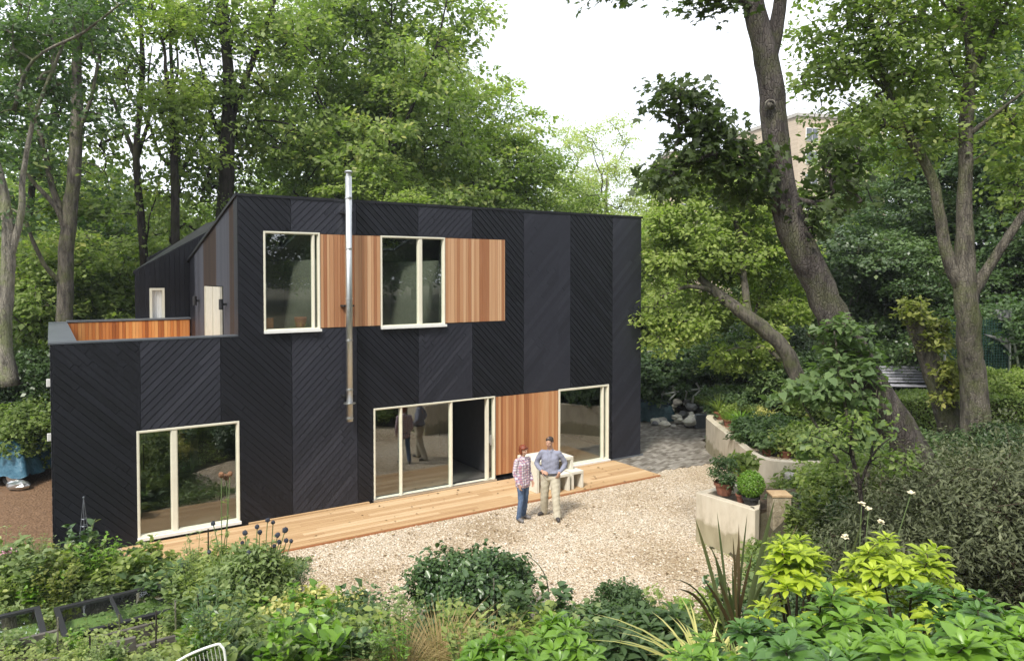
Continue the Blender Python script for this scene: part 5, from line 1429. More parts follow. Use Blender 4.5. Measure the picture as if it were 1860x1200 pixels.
# ------------------------------------------------------------------ table and stools on the deck
def fr_obj(name, s, o, label, cat):
    p = hw(s, o, .058); e = empty(name, p, HANG); tag(e, label, cat); return e
tb = fr_obj('garden_table', 10.42, 1.18, 'pale cast concrete table with slab ends standing on the deck behind the couple', 'table')
b = MB(); b.box(-.56, .56, -.42, .42, .68, .76); b.build('tabletop', M['concrete'], tb, bevel=.008)
for x in (-.56, .48):
    b = MB(); b.box(x, x + .08, -.415, .415, 0, .678); b.build('leg', M['concrete'], tb, bevel=.006)
b = MB(); b.box(-.478, .478, .33, .41, .1, .678); b.build('back_panel', M['concrete'], tb)
for s, o, lb in ((10.5, 1.62, 'pale concrete stool nearer to the man, pushed under the table'), (10.95, 1.58, 'pale concrete stool at the outer corner of the table')):
    sb = fr_obj('stool', s, o, lb, 'stool')
    b = MB(); b.box(-.18, .18, -.23, .23, .36, .43); b.build('seat', M['concrete'], sb, bevel=.006)
    for x in (-.18, .115):
        b = MB(); b.box(x, x + .065, -.225, .225, 0, .358); b.build('leg', M['concrete'], sb, bevel=.005)
# things on the upper window sill
p = hw(4.02, -.16, 4.16); o = MB().box(-.09, .09, -.015, .015, 0, .22).build('picture_frame', M['deck'] if False else M['cedar'], None); o.location = p; o.rotation_euler = (0, 0, HANG); tag(o, 'small wooden picture frame standing inside the tall upper window', 'picture frame')
b = MB(); b.lathe((0, 0, 0), [(.10, 0), (.14, .2), (.13, .22), (.1, .03)], 14); o = b.build('wicker_basket', M['deck'] if False else M['terracotta'], None); o.location = hw(4.72, -.2, 4.16); tag(o, 'little basket inside the tall upper window', 'basket')

# ================================================================== planting near the camera
def place(r, px, D, rz=None, sc=1.0, z=None, label=None, group=None):
    X = xat(px, D); r.location = (X, D, float(terr(X, D)) if z is None else z)
    r.rotation_euler = (0, 0, rs.rand() * 6 if rz is None else rz); r.scale = (sc,)*3 if np.isscalar(sc) else sc
    if label: r['label'] = label
    if group: r['group'] = group
    return r
# rounded evergreen in front of the gravel
rs.seed(101)
def mound(name, px, D, h, rad, n, size, tpl, mat, label, per=30, spread=.13, cat='bush', sc=1.0, z=None, seed=1, flat=.4, jitter=.6, lob=9, szv=.3):
    b = bush_proto(seed, h, rad, n, mat, size, tpl, name, per=per, spread=spread, lob=lob, flat=flat, jitter=jitter, szv=szv)
    tag(b, label, cat); b['group'] = ''
    del b['group']
    return place(b, px, D, sc=sc, z=z)
mound('evergreen_bush', 862, 11.2, 1.22, .92, 15000, .075, 'oval', 'gloss', 'broad rounded glossy evergreen bush at the edge of the gravel, in front of the couple', seed=102)
mound('clipped_bush', 1132, 10.1, .85, .52, 9000, .045, 'oval', 'deep', 'small neat domed bush at the gravel edge', seed=103, spread=.08)
mound('variegated_bush', 565, 10.3, .72, .75, 6500, .06, 'oval', 'yellow', 'cream and yellow variegated low bush beside the pale gravel', seed=104)
mound('silver_bush', 620, 9.7, .62, .6, 5200, .05, 'sliver', 'herb2', 'grey green low bush just under the variegated one', seed=105)
mound('grey_shrub', 1755, 10.3, 2.05, 1.25, 26000, .07, 'sliver', 'grey', 'tall fine leaved grey green shrub filling the slope below the hedge', seed=106, per=60, spread=.28, lob=12)
mound('grey_shrub', 1870, 9.4, 2.45, 1.2, 26000, .07, 'sliver', 'grey', 'dense dark shrub at the edge of the picture over the shiny leaves', seed=107, per=60, spread=.28, lob=12)
mound('grey_shrub', 1655, 9.6, 1.55, 1.0, 15000, .07, 'sliver', 'grey', 'lower dark fine leaved shrub between young tree and tall shrub', seed=108, per=60, spread=.25)
mound('cotoneaster', 1480, 10.6, 1.1, .9, 14000, .05, 'oval', 'cool', 'loose small leaved shrub behind the sword shaped leaves', seed=109)
mound('cotoneaster', 1560, 8.4, 1.15, .85, 15000, .045, 'oval', 'deep', 'dark low shrub right behind the lime leaved bush', seed=110)
mound('green_shrub', 1440, 12.4, .9, .8, 8000, .07, 'oval', 'mid', 'green shrub beside the stone pier', seed=111)
mound('green_shrub', 1560, 13.6, 1.3, 1.0, 12000, .08, 'oval', 'mid', 'green shrub at the foot of the big leaning trunk', seed=112)
mound('green_shrub', 1640, 14.4, 1.35, 1.1, 12000, .08, 'oval', 'cool', 'bluish shrub just below the clipped hedge', seed=113)
mound('green_shrub', 1500, 16.5, .9, 1.0, 10000, .09, 'oval', 'mid', 'shrub on the upper bed behind the pots', seed=114)
mound('green_shrub', 1400, 19.6, .8, .9, 9000, .09, 'oval', 'deep', 'low dark shrub just behind the row of pots', seed=115)
mound('green_shrub', 1460, 18.6, .75, .8, 8000, .09, 'oval', 'mid', 'leafy shrub behind the yellow potted plant', seed=116)
mound('green_shrub', 1330, 23.8, 1.0, .9, 8000, .10, 'oval', 'deep', 'shrub at the far tip of the long planter', seed=117)

# leafy shoots round the foot of the leaning tree
rs.seed(120)
sA = L((1560, 905, 11.4, .03), (1545, 800, 11.3, .028), (1530, 700, 11.3, .02), (1515, 600, 11.3, .012))
sB = L((1560, 900, 11.4, .03), (1500, 800, 11.2, .022), (1450, 720, 11.2, .015))
sC = L((1570, 900, 11.4, .03), (1590, 780, 11.3, .02), (1600, 690, 11.3, .012))
lob = [ell(1530, 600, 11.4, 38, 28, 40), ell(1545, 655, 11.4, 60, 38, 50), ell(1500, 700, 11.3, 55, 35, 50), ell(1450, 715, 11.2, 45, 22, 50), ell(1570, 760, 11.3, 40, 50, 50), ell(1500, 800, 11.2, 45, 25, 50)]
tree('sapling_clump', [sA, sB, sC], lob, 88, 19, .22, .25, .10, 'arrow', M['bark_grey'], G['cool'], twig=.004, cat='shrub', crown='foliage', trunk='stem', label='clump of broad leaved shoots hiding the foot of the leaning trunk')
sA = L((1580, 1090, 9.4, .035), (1574, 1000, 9.4, .032), (1566, 930, 9.4, .03), (1560, 868, 9.4, .027), (1545, 820, 9.4, .02), (1550, 760, 9.4, .012))
sB = L((1564, 878, 9.4, .02), (1578, 840, 9.4, .016), (1598, 810, 9.4, .012), (1640, 780, 9.5, .006))
sC = L((1552, 830, 9.4, .012), (1500, 800, 9.3, .008), (1470, 790, 9.3, .005))
lob = [ell(1500, 790, 9.3, 60, 28, 50), ell(1570, 770, 9.3, 60, 40, 50), ell(1620, 830, 9.4, 45, 30, 50), ell(1515, 850, 9.2, 50, 25, 40), ell(1640, 770, 9.5, 30, 25, 30)]
tree('young_tree', [sA, sB, sC], lob, 44, 13, .16, .2, .07, 'oval', M['bark_dark'], G['mid'], twig=.0035, label='thin young tree with dark forked stem and spaced leaf layers', mainsides=8)

G['shiny_dark'] = leaf_mat('leaf_shiny_dark', (.030, .085, .016), (.10, .20, .04), (.24, .34, .06), transl=.2, rough=.36, spec=.5)
# rosettes of shiny leaves (Mexican orange)
def rosette_bush(name, px, D, rad, ht, nros, mat, size, label, z=None, per=8, seed=1, hang=.5, lo=.15):
    rs.seed(seed)
    limbs = []
    for k in range(7):
        a = k * .9; limbs.append((np.array([[.05*math.cos(a), .05*math.sin(a), -.1], [rad*.25*math.cos(a), rad*.25*math.sin(a), ht*.4], [rad*.45*math.cos(a), rad*.45*math.sin(a), ht*.65]]), np.array([.02, .015, .009])))
    d = rnd_dirs(nros); d[:, 2] = np.abs(d[:, 2]) * 1.1 - .15
    rr = .72 + .34 * rs.rand(nros, 1)
    tips = d * rr * np.array([rad, rad, ht * .52]) + np.array([0, 0, ht * .5])
    tips = tips[tips[:, 2] > lo]
    root = empty(name); tag(root, label, 'bush')
    P, par, R, nl, ti = skeleton(limbs, tips, .0035, seg=3)
    link('stem', wood_mesh('stem', limbs, P, par, R, nl, 3, mainsides=6), M['bronze'], root)
    LP, T, N, S, tn = [], [], [], [], []
    for t in tips:
        o = t - np.array([0, 0, ht * .35]); o /= np.linalg.norm(o); ax = o * .55 + np.array([0, 0, .75]); ax /= np.linalg.norm(ax)
        u = np.cross(ax, [1, .3, 0]); u /= np.linalg.norm(u); w = np.cross(ax, u); ph = rs.rand() * 6.28; base_t = rs.rand()
        for tier, (cnt, el, ls, dz) in enumerate(((per, .05, 1.0, -.03), (max(4, per - 3), .45, .8, .0), (3, 1.0, .5, .01))):
            for k in range(cnt):
                a = ph + k * 6.283 / cnt + rs.normal() * .15 + tier * .5
                rd = math.cos(a) * u + math.sin(a) * w
                T.append(rd + ax * (el + rs.normal() * .12)); N.append(ax * 1.0 - rd * el * .8 + rs.normal(size=3) * .12); LP.append(t + ax * dz * size * 8 + rd * .01)
                S.append(size * ls * (1 + .18 * rs.normal())); tn.append(np.clip(base_t * .45 + .3 * rs.rand() + .22 * tier / 2, 0, 1))
    me = leaf_mesh('foliage', np.array(LP), np.array(T), np.array(N), np.array(S).clip(size * .3, size * 1.5), 'broad', tint=np.array(tn), smooth=True)
    link('foliage', me, G[mat], root)
    return place(root, px, D, z=z)
rosette_bush('lime_bush', 1655, 6.3, .55, 1.5, 84, 'lime', .135, 'lime yellow bush with rosettes of shiny leaves, the brightest one', seed=131, z=1.60, lo=.6)
rosette_bush('lime_bush', 1452, 6.9, .34, 1.45, 34, 'lime', .145, 'smaller lime green shoot of shiny leaves beside the sword leaves', seed=132, z=1.42, lo=.7)
for k, (px, D, rad, ht, n, top, lb) in enumerate([
    (1560, 5.1, .60, 1.2, 130, 1085, 'green shiny leaved bush directly under the brightest lime bush'),
    (1740, 4.9, .62, 1.25, 130, 1075, 'green shiny leaved bush under the dark shrub at the bottom corner'),
    (1890, 4.7, .55, 1.2, 100, 1090, 'green shiny leaved bush cut by the bottom corner of the picture'),
    (1425, 5.0, .55, 1.1, 110, 1110, 'green shiny leaved bush under the smaller lime shoot'),
    (1290, 5.2, .50, .95, 90, 1155, 'low shiny leaved bush at the foot of the sword leaves'),
    (1640, 4.2, .55, 1.2, 110, 1140, 'nearest big leaved shiny bush along the bottom edge'),
    (1480, 4.3, .50, 1.1, 90, 1160, 'big leaved shiny bush at the bottom edge, second nearest'),
    (1820, 4.1, .55, 1.2, 100, 1140, 'large leaved shiny bush in the very bottom corner')]):
    zt = at(px, top + 12, D)[2]
    rosette_bush('shiny_bush', px, D, rad, ht, int(n * .50), ['choisya', 'shiny_dark', 'choisya', 'shiny_dark', 'choisya', 'choisya', 'shiny_dark', 'choisya'][k], [.15, .13, .16, .14, .12, .165, .15, .17][k], lb, seed=140 + k, z=zt - ht)
# broad dark leaves at the bottom middle
for k, (px, D, rad, ht, n, top, mat, lb) in enumerate([
    (1010, 7.0, .50, .7, 46, 1140, 'choisya', 'broad leaved green plant at the bottom middle beside the tan grass'),
    (1120, 7.3, .45, .75, 42, 1140, 'deep', 'darker broad leaved plant under the small domed bush'),
    (920, 6.7, .40, .6, 34, 1165, 'choisya', 'low broad leaved plant at the bottom edge in front of the tan grass'),
    (1200, 7.6, .5, .8, 50, 1110, 'deep', 'broad leaved plant between the domed bush and the sword leaves'),
    (1060, 8.8, .45, .6, 36, 1110, 'gloss', 'dark green leafy plant behind the broad leaves, by the gravel')]):
    zt = at(px, top, D)[2]
    rosette_bush('broad_leaved_plant', px, D, rad, ht, n, mat, .17, lb, seed=160 + k, z=zt - ht, per=6)

# sword leaved plant (New Zealand flax)
rs.seed(180)
def blades(name, px, D, z, spec, mat, label, cat='plant'):
    """each blade: tip pixel, tip distance, width, bend"""
    root = empty(name, (xat(px, D), D, z)); tag(root, label, cat)
    b0 = np.array([xat(px, D), D, z])
    for i, (tx, ty, tD, w, bend, mk) in enumerate(spec):
        t = at(tx, ty, tD) - b0; off = np.array([rs.normal() * .07, rs.normal() * .07, 0])
        n = 9; side = np.cross(t, [0, 1, .2]); side /= np.linalg.norm(side); side = side * .9 + np.array([0, rs.normal() * .3, 0]); side /= np.linalg.norm(side)
        dn = np.cross(side, t); dn /= np.linalg.norm(dn)
        vs = []
        for j in range(n + 1):
            f = j / n; c = off + t * f + np.array([0, 0, 1]) * bend * math.sin(math.pi * f)
            wi = w * (.55 + .9 * f) * (1 - f ** 3) + .001
            vs += [c - side * wi / 2 + dn * wi * .12, c, c + side * wi / 2 + dn * wi * .12]
        fs = []
        for j in range(n):
            q_ = j * 3; fs += [(q_, q_+1, q_+4, q_+3), (q_+1, q_+2, q_+5, q_+4)]
        me = bpy.data.meshes.new('blade'); me.from_pydata([tuple(map(float, v)) for v in vs], [], fs); me.polygons.foreach_set("use_smooth", np.ones(len(fs), bool)); me.update(); set_tint(me, [rs.rand()] * len(fs))
        link('blade', me, G[mk], root)
    return root
blades('flax_plant', 1345, 8.4, .95, [(1273, 940, 8.2, .05, .1, 'sword'), (1262, 1040, 8.0, .045, .1, 'sword_br'), (1340, 955, 8.5, .04, 0, 'sword_br'), (1300, 1000, 8.1, .045, .08, 'sword'), (1355, 985, 8.3, .04, .02, 'sword_br'),
     (1410, 905, 8.6, .075, 0, 'sword'), (1395, 960, 8.5, .05, .05, 'sword'), (1365, 935, 8.6, .045, .03, 'sword'), (1380, 1010, 8.2, .045, .05, 'sword_br'), (1290, 1040, 7.9, .05, .1, 'sword_br'), (1320, 1060, 8.0, .04, .1, 'sword'), (1425, 1000, 8.2, .05, .1, 'sword'),
     (1335, 1015, 8.3, .045, .05, 'sword'), (1310, 930, 8.6, .035, .05, 'sword'), (1440, 950, 8.6, .04, .05, 'sword_br'), (1250, 1075, 7.8, .04, .22, 'sword_br'), (1285, 985, 8.2, .035, .2, 'sword'), (1330, 975, 8.0, .03, .12, 'sword_br'), (1400, 1040, 7.9, .04, .18, 'sword'), (1215, 1050, 7.9, .03, .3, 'sword'), (1376, 985, 8.6, .035, .0, 'sword'), (1460, 1010, 8.3, .035, .15, 'sword_br')], None, 'spiky sword leaved plant with green and bronze blades in front of the cream planter')
blades('flax_plant', 1500, 7.6, 1.3, [(1572, 935, 7.6, .06, .02, 'sword'), (1540, 990, 7.5, .05, .03, 'sword'), (1470, 1000, 7.5, .04, .05, 'sword_br'), (1600, 1010, 7.4, .045, .1, 'sword')], None, 'few upright sword leaves between the two lime bushes')
rs.seed(181)
def tuft(name, px, D, n, h, w, spread, mat, label, droop=.5, z=None, r0=.15, seed=1, hv=.5):
    rs.seed(seed); root = empty(name); tag(root, label, 'grass')
    link('blades', sword_mesh(n, r0, h, w, spread, droop, hv=hv), G[mat], root); return place(root, px, D, z=z)
tuft('grass_tuft', 800, 8.7, 420, .95, .008, .75, 'straw', 'tuft of dry tan ornamental grass at the bottom edge under the round evergreen', seed=182)
tuft('grass_tuft', 730, 8.4, 240, .75, .008, .8, 'straw', 'smaller tan grass tuft beside the big dry one', seed=183)
tuft('grass_tuft', 880, 8.4, 260, .8, .008, .8, 'straw', 'tan grass tuft on the other side of the big dry one', seed=188)
tuft('striped_sedge', 1285, 6.3, 70, .75, .03, .9, 'yellow', 'arching cream striped leaves at the foot of the sword plant', seed=184, droop=.7, z=1.85)
tuft('striped_sedge', 1350, 6.0, 60, .7, .028, .9, 'herb', 'arching light green strap leaves by the low shiny bush', seed=185, droop=.7, z=1.9)
tuft('grass_tuft', 520, 9.6, 160, .55, .009, .7, 'herb2', 'green grass tuft beside the variegated bush', seed=186)
tuft('grass_tuft', 405, 9.9, 260, .8, .010, .65, 'herb2', 'grey green grass under the thistle stems', seed=187)
# one long arching stem beside the round evergreen
b = MB(); p0 = at(998, 1120, 11.0)
b.tube(catmull(np.array([at(997, 1135, 11.0), at(997, 1085, 11.0), at(992, 1050, 11.0), at(978, 1025, 11.0), at(958, 1008, 11.0)]), np.linspace(0, 4, 17)), np.linspace(.014, .006, 17), 6)
o = b.build('arching_stem', G['herb'] if False else M['bark_pale']); tag(o, 'single long arching bare stem beside the round evergreen', 'stem')

# globe thistles
def thistle(px, D, z, heads, label, mat='herb2', fol=None, seed=1, hm='bark_dark'):
    rs.seed(seed)
    X = xat(px, D); base = np.array([X, D, z]); root = empty('globe_thistle', tuple(base)); tag(root, label, 'flower')
    P_, T_, N_ = [], [], []
    for (hx, hy, hD, r) in heads:
        t = at(hx, hy, hD) - base; off = np.array([t[0]*.35, t[1]*.35, 0])
        pts = catmull(np.array([off, off + (t - off) * .35 + rs.normal(size=3) * .02, off + (t - off) * .7 + rs.normal(size=3) * .02, t]), np.linspace(0, 3, 10))
        m = MB(); m.tube(pts, .007, 5); s_ = m.build('stalk', M['stalk'], root)
        h_ = MB(); h_.blob(tuple(t), r, 8, 6, .25)
        for k in range(26):
            d = rnd_dirs(1)[0]; s0 = t + d * r * .8; s1 = t + d * r * 1.35; a = np.cross(d, [0, 0, 1]) * .006; h_.add([s0 - a, s0 + a, s1], [(0, 1, 2)])
        h_.build('flower_head', M[hm], s_)
        for f in np.linspace(.1, .85, 16):
            c = pts[int(f * 9)]; a = rs.rand() * 6.28
            P_.append(c); T_.append([math.cos(a), math.sin(a), .25]); N_.append([0, 0, 1])
    n = len(P_); P_ = np.array(P_)
    if fol:
        rad, ht, nn = fol
        t = lobes_pts([(0, 0, ht * .5, rad, rad, ht * .5)], nn // 30, 3); t[:, 2] = np.maximum(t[:, 2], .05)
        a_, b_, c_, d_ = leaf_cloud(t, 30, .14, .5, .12, .25, np.array([0, 0, 0]))
        P_ = np.concatenate([P_, a_]); T_ = np.concatenate([np.array(T_), b_]); N_ = np.concatenate([np.array(N_), c_])
    me = leaf_mesh('foliage', P_, np.array(T_), np.array(N_) + rs.normal(size=(len(P_), 3)) * .3, .068 * (1 + .3 * rs.normal(size=len(P_))).clip(.4, 1.6), 'arrow', narrow=.7)
    link('foliage', me, G[mat], root)
    return root
M['stalk'] = plain('green_stalk', (.12, .17, .06), .7)
M['thistle'] = plain('thistle_head', (.035, .04, .055), .9, var=.4)
M['rust'] = plain('rusty_head', (.20, .10, .05), .9, var=.4)
M['pink'] = plain('pink_petal', (.62, .30, .42), .6)
thistle(450, 11.1, 0, [(387, 950, 11.1, .035), (445, 967, 11.1, .04), (467, 956, 11.2, .035), (486, 944, 11.0, .035), (496, 948, 11.1, .03), (472, 966, 11.0, .035), (504, 971, 11.1, .04), (518, 962, 11.1, .045), (507, 984, 11.0, .035), (520, 981, 11.1, .035), (529, 982, 11.0, .03), (452, 1003, 10.9, .035), (498, 991, 11.1, .03), (380, 1002, 11.2, .03), (440, 985, 11.1, .03)],
        'tall grey green thistle plant with dark round flower heads in front of the deck', fol=(.60, 1.3, 9000), seed=191, hm='thistle')
thistle(398, 11.6, 0, [(402, 862, 11.5, .045), (410, 866, 11.6, .05), (418, 860, 11.5, .04)], 'single tall stem with rusty flower head in front of the ground floor window', mat='herb', fol=(.30, 1.15, 1900), seed=192, hm='rust')

# ------------------------------------------------------------------ kitchen garden beds
rs.seed(200)
def herb_proto(seed, h, rad, stems, per, size, tpl, mat, name, narrow=1.0, up=.3):
    """upright leafy stems from one root"""
    rs.seed(seed); root = empty(name); mb = MB(); P_, T_, N_ = [], [], []
    for k in range(stems):
        a = rs.rand() * 6.283; r = rad * rs.rand() ** .6; hh = h * (.6 + .5 * rs.rand())
        pts = catmull(np.array([[r*.3*math.cos(a), r*.3*math.sin(a), -.05], [r*.6*math.cos(a), r*.6*math.sin(a), hh*.5], [r*math.cos(a), r*math.sin(a), hh]]), np.linspace(0, 2, 7))
        mb.tube(pts, np.linspace(.006, .003, 7), 4)
        for j in range(per):
            f = (j + .5) / per; c = pts[min(6, int(f * 7))] + rs.normal(size=3) * .02; b_ = j * 2.4 + rs.rand()
            P_.append(c); T_.append([math.cos(b_), math.sin(b_), up]); N_.append([0, 0, 1])
    link('stem', mb.mesh('stem', True), M['stalk'], root)
    n = len(P_)
    link('foliage', leaf_mesh('foliage', np.array(P_), np.array(T_) + rs.normal(size=(n, 3)) * .3, np.array(N_) + rs.normal(size=(n, 3)) * .35, size * (1 + .3 * rs.normal(size=n)).clip(.4, 1.6), tpl, narrow=narrow), G[mat], root)
    tag(root, 'x', 'plant'); return root
HP = {
 'nettle': (herb_proto(201, .75, .28, 16, 26, .085, 'arrow', 'herb2', 'nettle'), 'serrated grey green upright plant in the kitchen beds'),
 'leafy': (herb_proto(202, .5, .32, 18, 20, .10, 'oval', 'herb', 'leafy_herb'), 'light green leafy herb in the kitchen beds'),
 'fern': (herb_proto(203, .8, .35, 24, 44, .06, 'sliver', 'herb2', 'feathery_herb'), 'feathery fine leaved plant in the kitchen beds'),
 'squash': (herb_proto(204, .42, .45, 20, 6, .15, 'arrow', 'fresh', 'squash_plant', up=.1), 'broad leaved squash plant in the kitchen beds'),
 'chard': (herb_proto(205, .38, .22, 14, 6, .14, 'oval', 'choisya', 'chard_plant', up=.9), 'upright shiny chard like plant in the kitchen beds'),
 'olive': (herb_proto(206, .7, .35, 22, 30, .06, 'oval', 'olive', 'bushy_herb'), 'yellowish bushy herb in the kitchen beds'),
}
first = set()
def herb(kind, px, D, sc=1.0, mat=None):
    root, lb = HP[kind]; X = xat(px, D); z = float(terr(X, D)); rz = rs.rand() * 6
    sc = (sc * (.9 + .2*rs.rand()),) * 3
    if kind not in first:
        first.add(kind); root.location = (X, D, z); root.rotation_euler = (0, 0, rz); root.scale = sc; root['label'] = lb; root['group'] = lb + 's'; return
    dup(root, (X, D, z), rz, sc, lb, lb + 's', {'foliage': G[mat]} if mat else None)
keys = list(HP)
rs.seed(210)
# rows: (px range, D, kinds)
for px0, px1, D, step, ks in [
    (-10, 380, 13.0, 26, ['nettle', 'fern', 'leafy', 'squash']), (-20, 400, 12.5, 28, ['olive', 'leafy', 'fern', 'squash']), (-20, 130, 12.0, 26, ['olive', 'leafy', 'nettle']), (300, 540, 12.0, 30, ['squash', 'leafy', 'olive', 'fern']),
    (310, 380, 11.4, 26, ['leafy', 'nettle', 'fern']), (270, 700, 10.4, 34, ['leafy', 'nettle', 'olive', 'fern']), (280, 470, 10.0, 30, ['squash', 'leafy', 'chard']),
    (20, 480, 9.5, 36, ['leafy', 'squash', 'chard', 'nettle']), (60, 760, 9.1, 36, ['leafy', 'chard', 'fern', 'squash', 'olive']), (-20, 720, 8.7, 38, ['nettle', 'leafy', 'squash', 'fern']), (0, 700, 8.3, 44, ['leafy', 'olive', 'chard']),
    (600, 1250, 9.6, 48, ['olive', 'leafy', 'nettle']), (850, 1280, 8.2, 46, ['leafy', 'chard', 'olive']), (1230, 1420, 9.6, 40, ['olive', 'nettle']), (1380, 1560, 9.8, 36, ['fern', 'nettle', 'olive']), (1420, 1560, 12.8, 40, ['olive', 'nettle'])]:
    px = px0
    while px < px1:
        if px < 330 and (9.7 < D < 11 or 8.0 < D < 11 and rs.rand() < .5): px += step; continue
        k = ks[rs.randint(len(ks))]
        D_ = D + rs.normal() * .18; sc = .95
        if 690 < px < 1290 and D_ > 10.2: px += step; continue
        if k == 'squash': sc = .85
        herb(k, px + rs.normal() * 8, D_, sc * (.75 + .55 * rs.rand()) * (.5 if px < 330 and D < 10 else 1), [None, None, 'fresh', 'herb', 'deep', 'herb2', 'choisya', 'gloss'][rs.randint(8)])
        px += step * (.7 + .6 * rs.rand())

# flowers
def flower_plant(px, D, heads, mat, label, seed):
    rs.seed(seed); X = xat(px, D); z = float(terr(X, D)); base = np.array([X, D, z]); root = empty('flowering_plant', tuple(base)); tag(root, label, 'flower')
    for hx, hy, r in heads:
        t = at(hx, hy, D) - base; m = MB(); m.tube([t * np.array([.3, .3, 0]), t * .6, t], .005, 5); s_ = m.build('stalk', M['stalk'], root)
        n = 9; P_ = np.repeat([t], n, 0); a = np.arange(n) * 6.283 / n
        T_ = np.stack([np.cos(a), np.sin(a) * .8, .35 + 0 * a], 1) + rs.normal(size=(n, 3)) * .35
        me = leaf_mesh('petals', P_, T_, np.tile([0, -.3, 1.0], (n, 1)), r, 'oval', narrow=1.3); link('petals', me, M[mat], s_)
    t = lobes_pts([(0, 0, .35, .3, .3, .35)], 40, 3)
    a_, b_, c_, d_ = leaf_cloud(t, 20, .12, .5, .08, .25, np.zeros(3)); link('foliage', leaf_mesh('foliage', a_, b_, c_, d_, 'oval'), G['herb2'], root)
flower_plant(12, 12.6, [(5, 1008, .10), (14, 1002, .11), (22, 1003, .09), (8, 1016, .09), (13, 1034, .09), (3, 1020, .08)], 'pink', 'plant with pink blooms at the picture edge beside the mulch path', 220)
M['cream_petal'] = plain('cream_petal', (.62, .56, .38), .6)
flower_plant(1560, 8.6, [(1565, 915, .05), (1578, 925, .045), (1535, 975, .05), (1600, 948, .045), (1655, 896, .05)], 'cream_petal', 'faded cream flower clusters under the thin young tree', 221)
M['yellow_petal'] = plain('yellow_petal', (.65, .60, .10), .6)
flower_plant(350, 11.6, [(345, 1073, .05), (352, 1070, .05), (358, 1076, .05)], 'yellow_petal', 'small plant with bright yellow flowers behind the cold frame', 222)

# glass topped cold frames, timber edging, canes, wire obelisk, chair
def cold_frame(c, w, d, h0, h1, ang, label):
    r = empty('cold_frame', c, ang); tag(r, label, 'cold frame')
    b = MB()
    b.add([(-w/2, -d/2, 0), (w/2, -d/2, 0), (w/2, d/2, 0), (-w/2, d/2, 0), (-w/2, -d/2, h0), (w/2, -d/2, h0), (w/2, d/2, h1), (-w/2, d/2, h1)], [(3,2,1,0),(0,1,5,4),(1,2,6,5),(2,3,7,6),(3,0,4,7)])
    b.build('box', M['bark_dark'], r)
    sl = (h1 - h0) / d; f = MB(); t = .045
    def bar(x0, x1, y0, y1):
        z = lambda y: h0 + (y + d/2) * sl
        f.add([(x0,y0,z(y0)+.005),(x1,y0,z(y0)+.005),(x1,y1,z(y1)+.005),(x0,y1,z(y1)+.005),(x0,y0,z(y0)+.05),(x1,y0,z(y0)+.05),(x1,y1,z(y1)+.05),(x0,y1,z(y1)+.05)], [(3,2,1,0),(4,5,6,7),(0,1,5,4),(1,2,6,5),(2,3,7,6),(3,0,4,7)])
    bar(-w/2-.03, w/2+.03, -d/2-.03, -d/2+t); bar(-w/2-.03, w/2+.03, d/2-t, d/2+.03); bar(-w/2-.03, -w/2+t, -d/2+t, d/2-t); bar(w/2-t, w/2+.03, -d/2+t, d/2-t); bar(-.02, .02, -d/2+t, d/2-t)
    lid = f.build('lid', M['black'], r)
    g = MB(); z = lambda y: h0 + (y + d/2) * sl + .03
    for x0, x1 in ((-w/2+t, -.02), (.02, w/2-t)):
        g.add([(x0,-d/2+t,z(-d/2+t)),(x1,-d/2+t,z(-d/2+t)),(x1,d/2-t,z(d/2-t)),(x0,d/2-t,z(d/2-t))], [(0,1,2,3)])
    g.build('pane', M['glass'], lid)
    b = MB(); b.box(-w/2+.02, w/2-.02, -d/2+.02, d/2-.02, 0.0, .06); b.build('seed_bed_reflection', M['lawn'], r)  # bed coloured green in place of the greenish reflection on the glass
ang = HANG + math.radians(4)
cold_frame((-5.95, 11.2, .05), 1.45, .95, .18, .24, ang, 'black framed cold frame with glass top, nearer the thistles')
cold_frame((-7.3, 10.2, .12), 1.45, .95, .18, .24, ang, 'second black cold frame at the edge of the picture')
EG = 'timber boards edging the kitchen beds'
for k, (x, y, l, lb) in enumerate([(-5.6, 10.35, 1.9, 'weathered timber edging board just below the first cold frame'), (-6.9, 9.4, 2.0, 'long grey edging board below the second cold frame'), (-4.9, 9.75, 1.3, 'short grey edging board with a gap beside the canes'), (-5.6, 8.9, 2.0, 'grey edging board near the bottom corner of the picture')]):
    b = Boards(); b.box(-l/2, l/2, -.03, .03, -.1, .07); b.done(.6); o = b.build('edging_board', M['grey_wood'], None, bevel=.006)
    o.location = (x, y, float(terr(x, y)) + .05); o.rotation_euler = (0, 0, ang); tag(o, lb, 'edging board', EG)
for k, (px, y0, y1, D, lb) in enumerate([(362, 1165, 1078, 9.6, 'dark upright cane near the yellow flowers'), (320, 1160, 1090, 9.7, 'thin cane between the dark cane and the cold frame'), (282, 1155, 1108, 9.8, 'short cane just past the cold frame corner'), (218, 1145, 1115, 10.2, 'short stump of cane beside the edging board'),
     (165, 1200, 1155, 9.0, 'dark cane at the bottom edge near the corner'), (104, 1200, 1120, 9.4, 'thin cane standing under the second cold frame'), (574, 1120, 1080, 9.8, 'thin dark cane in the variegated bush'), (897, 1130, 1050, 10.4, 'thin cane in front of the round evergreen'), (378, 1040, 960, 12.0, 'cane standing before the window frame')]):
    b = MB(); a_, c_ = at(px, y0, D), at(px + rs.normal() * 2, y1, D); a_[2] = min(a_[2], float(terr(a_[0], a_[1]))) - .1
    b.tube([a_, c_], .011, 6); o = b.build('garden_cane', M['bark_dark' if k % 2 == 0 else 'bark_pale']); tag(o, lb, 'cane', 'canes in the beds')
ob = empty('wire_obelisk', (xat(146, 12.9), 12.9, 0)); tag(ob, 'slim pale wire plant support tapering to a point against the black wall', 'plant support')
hh = 1.48
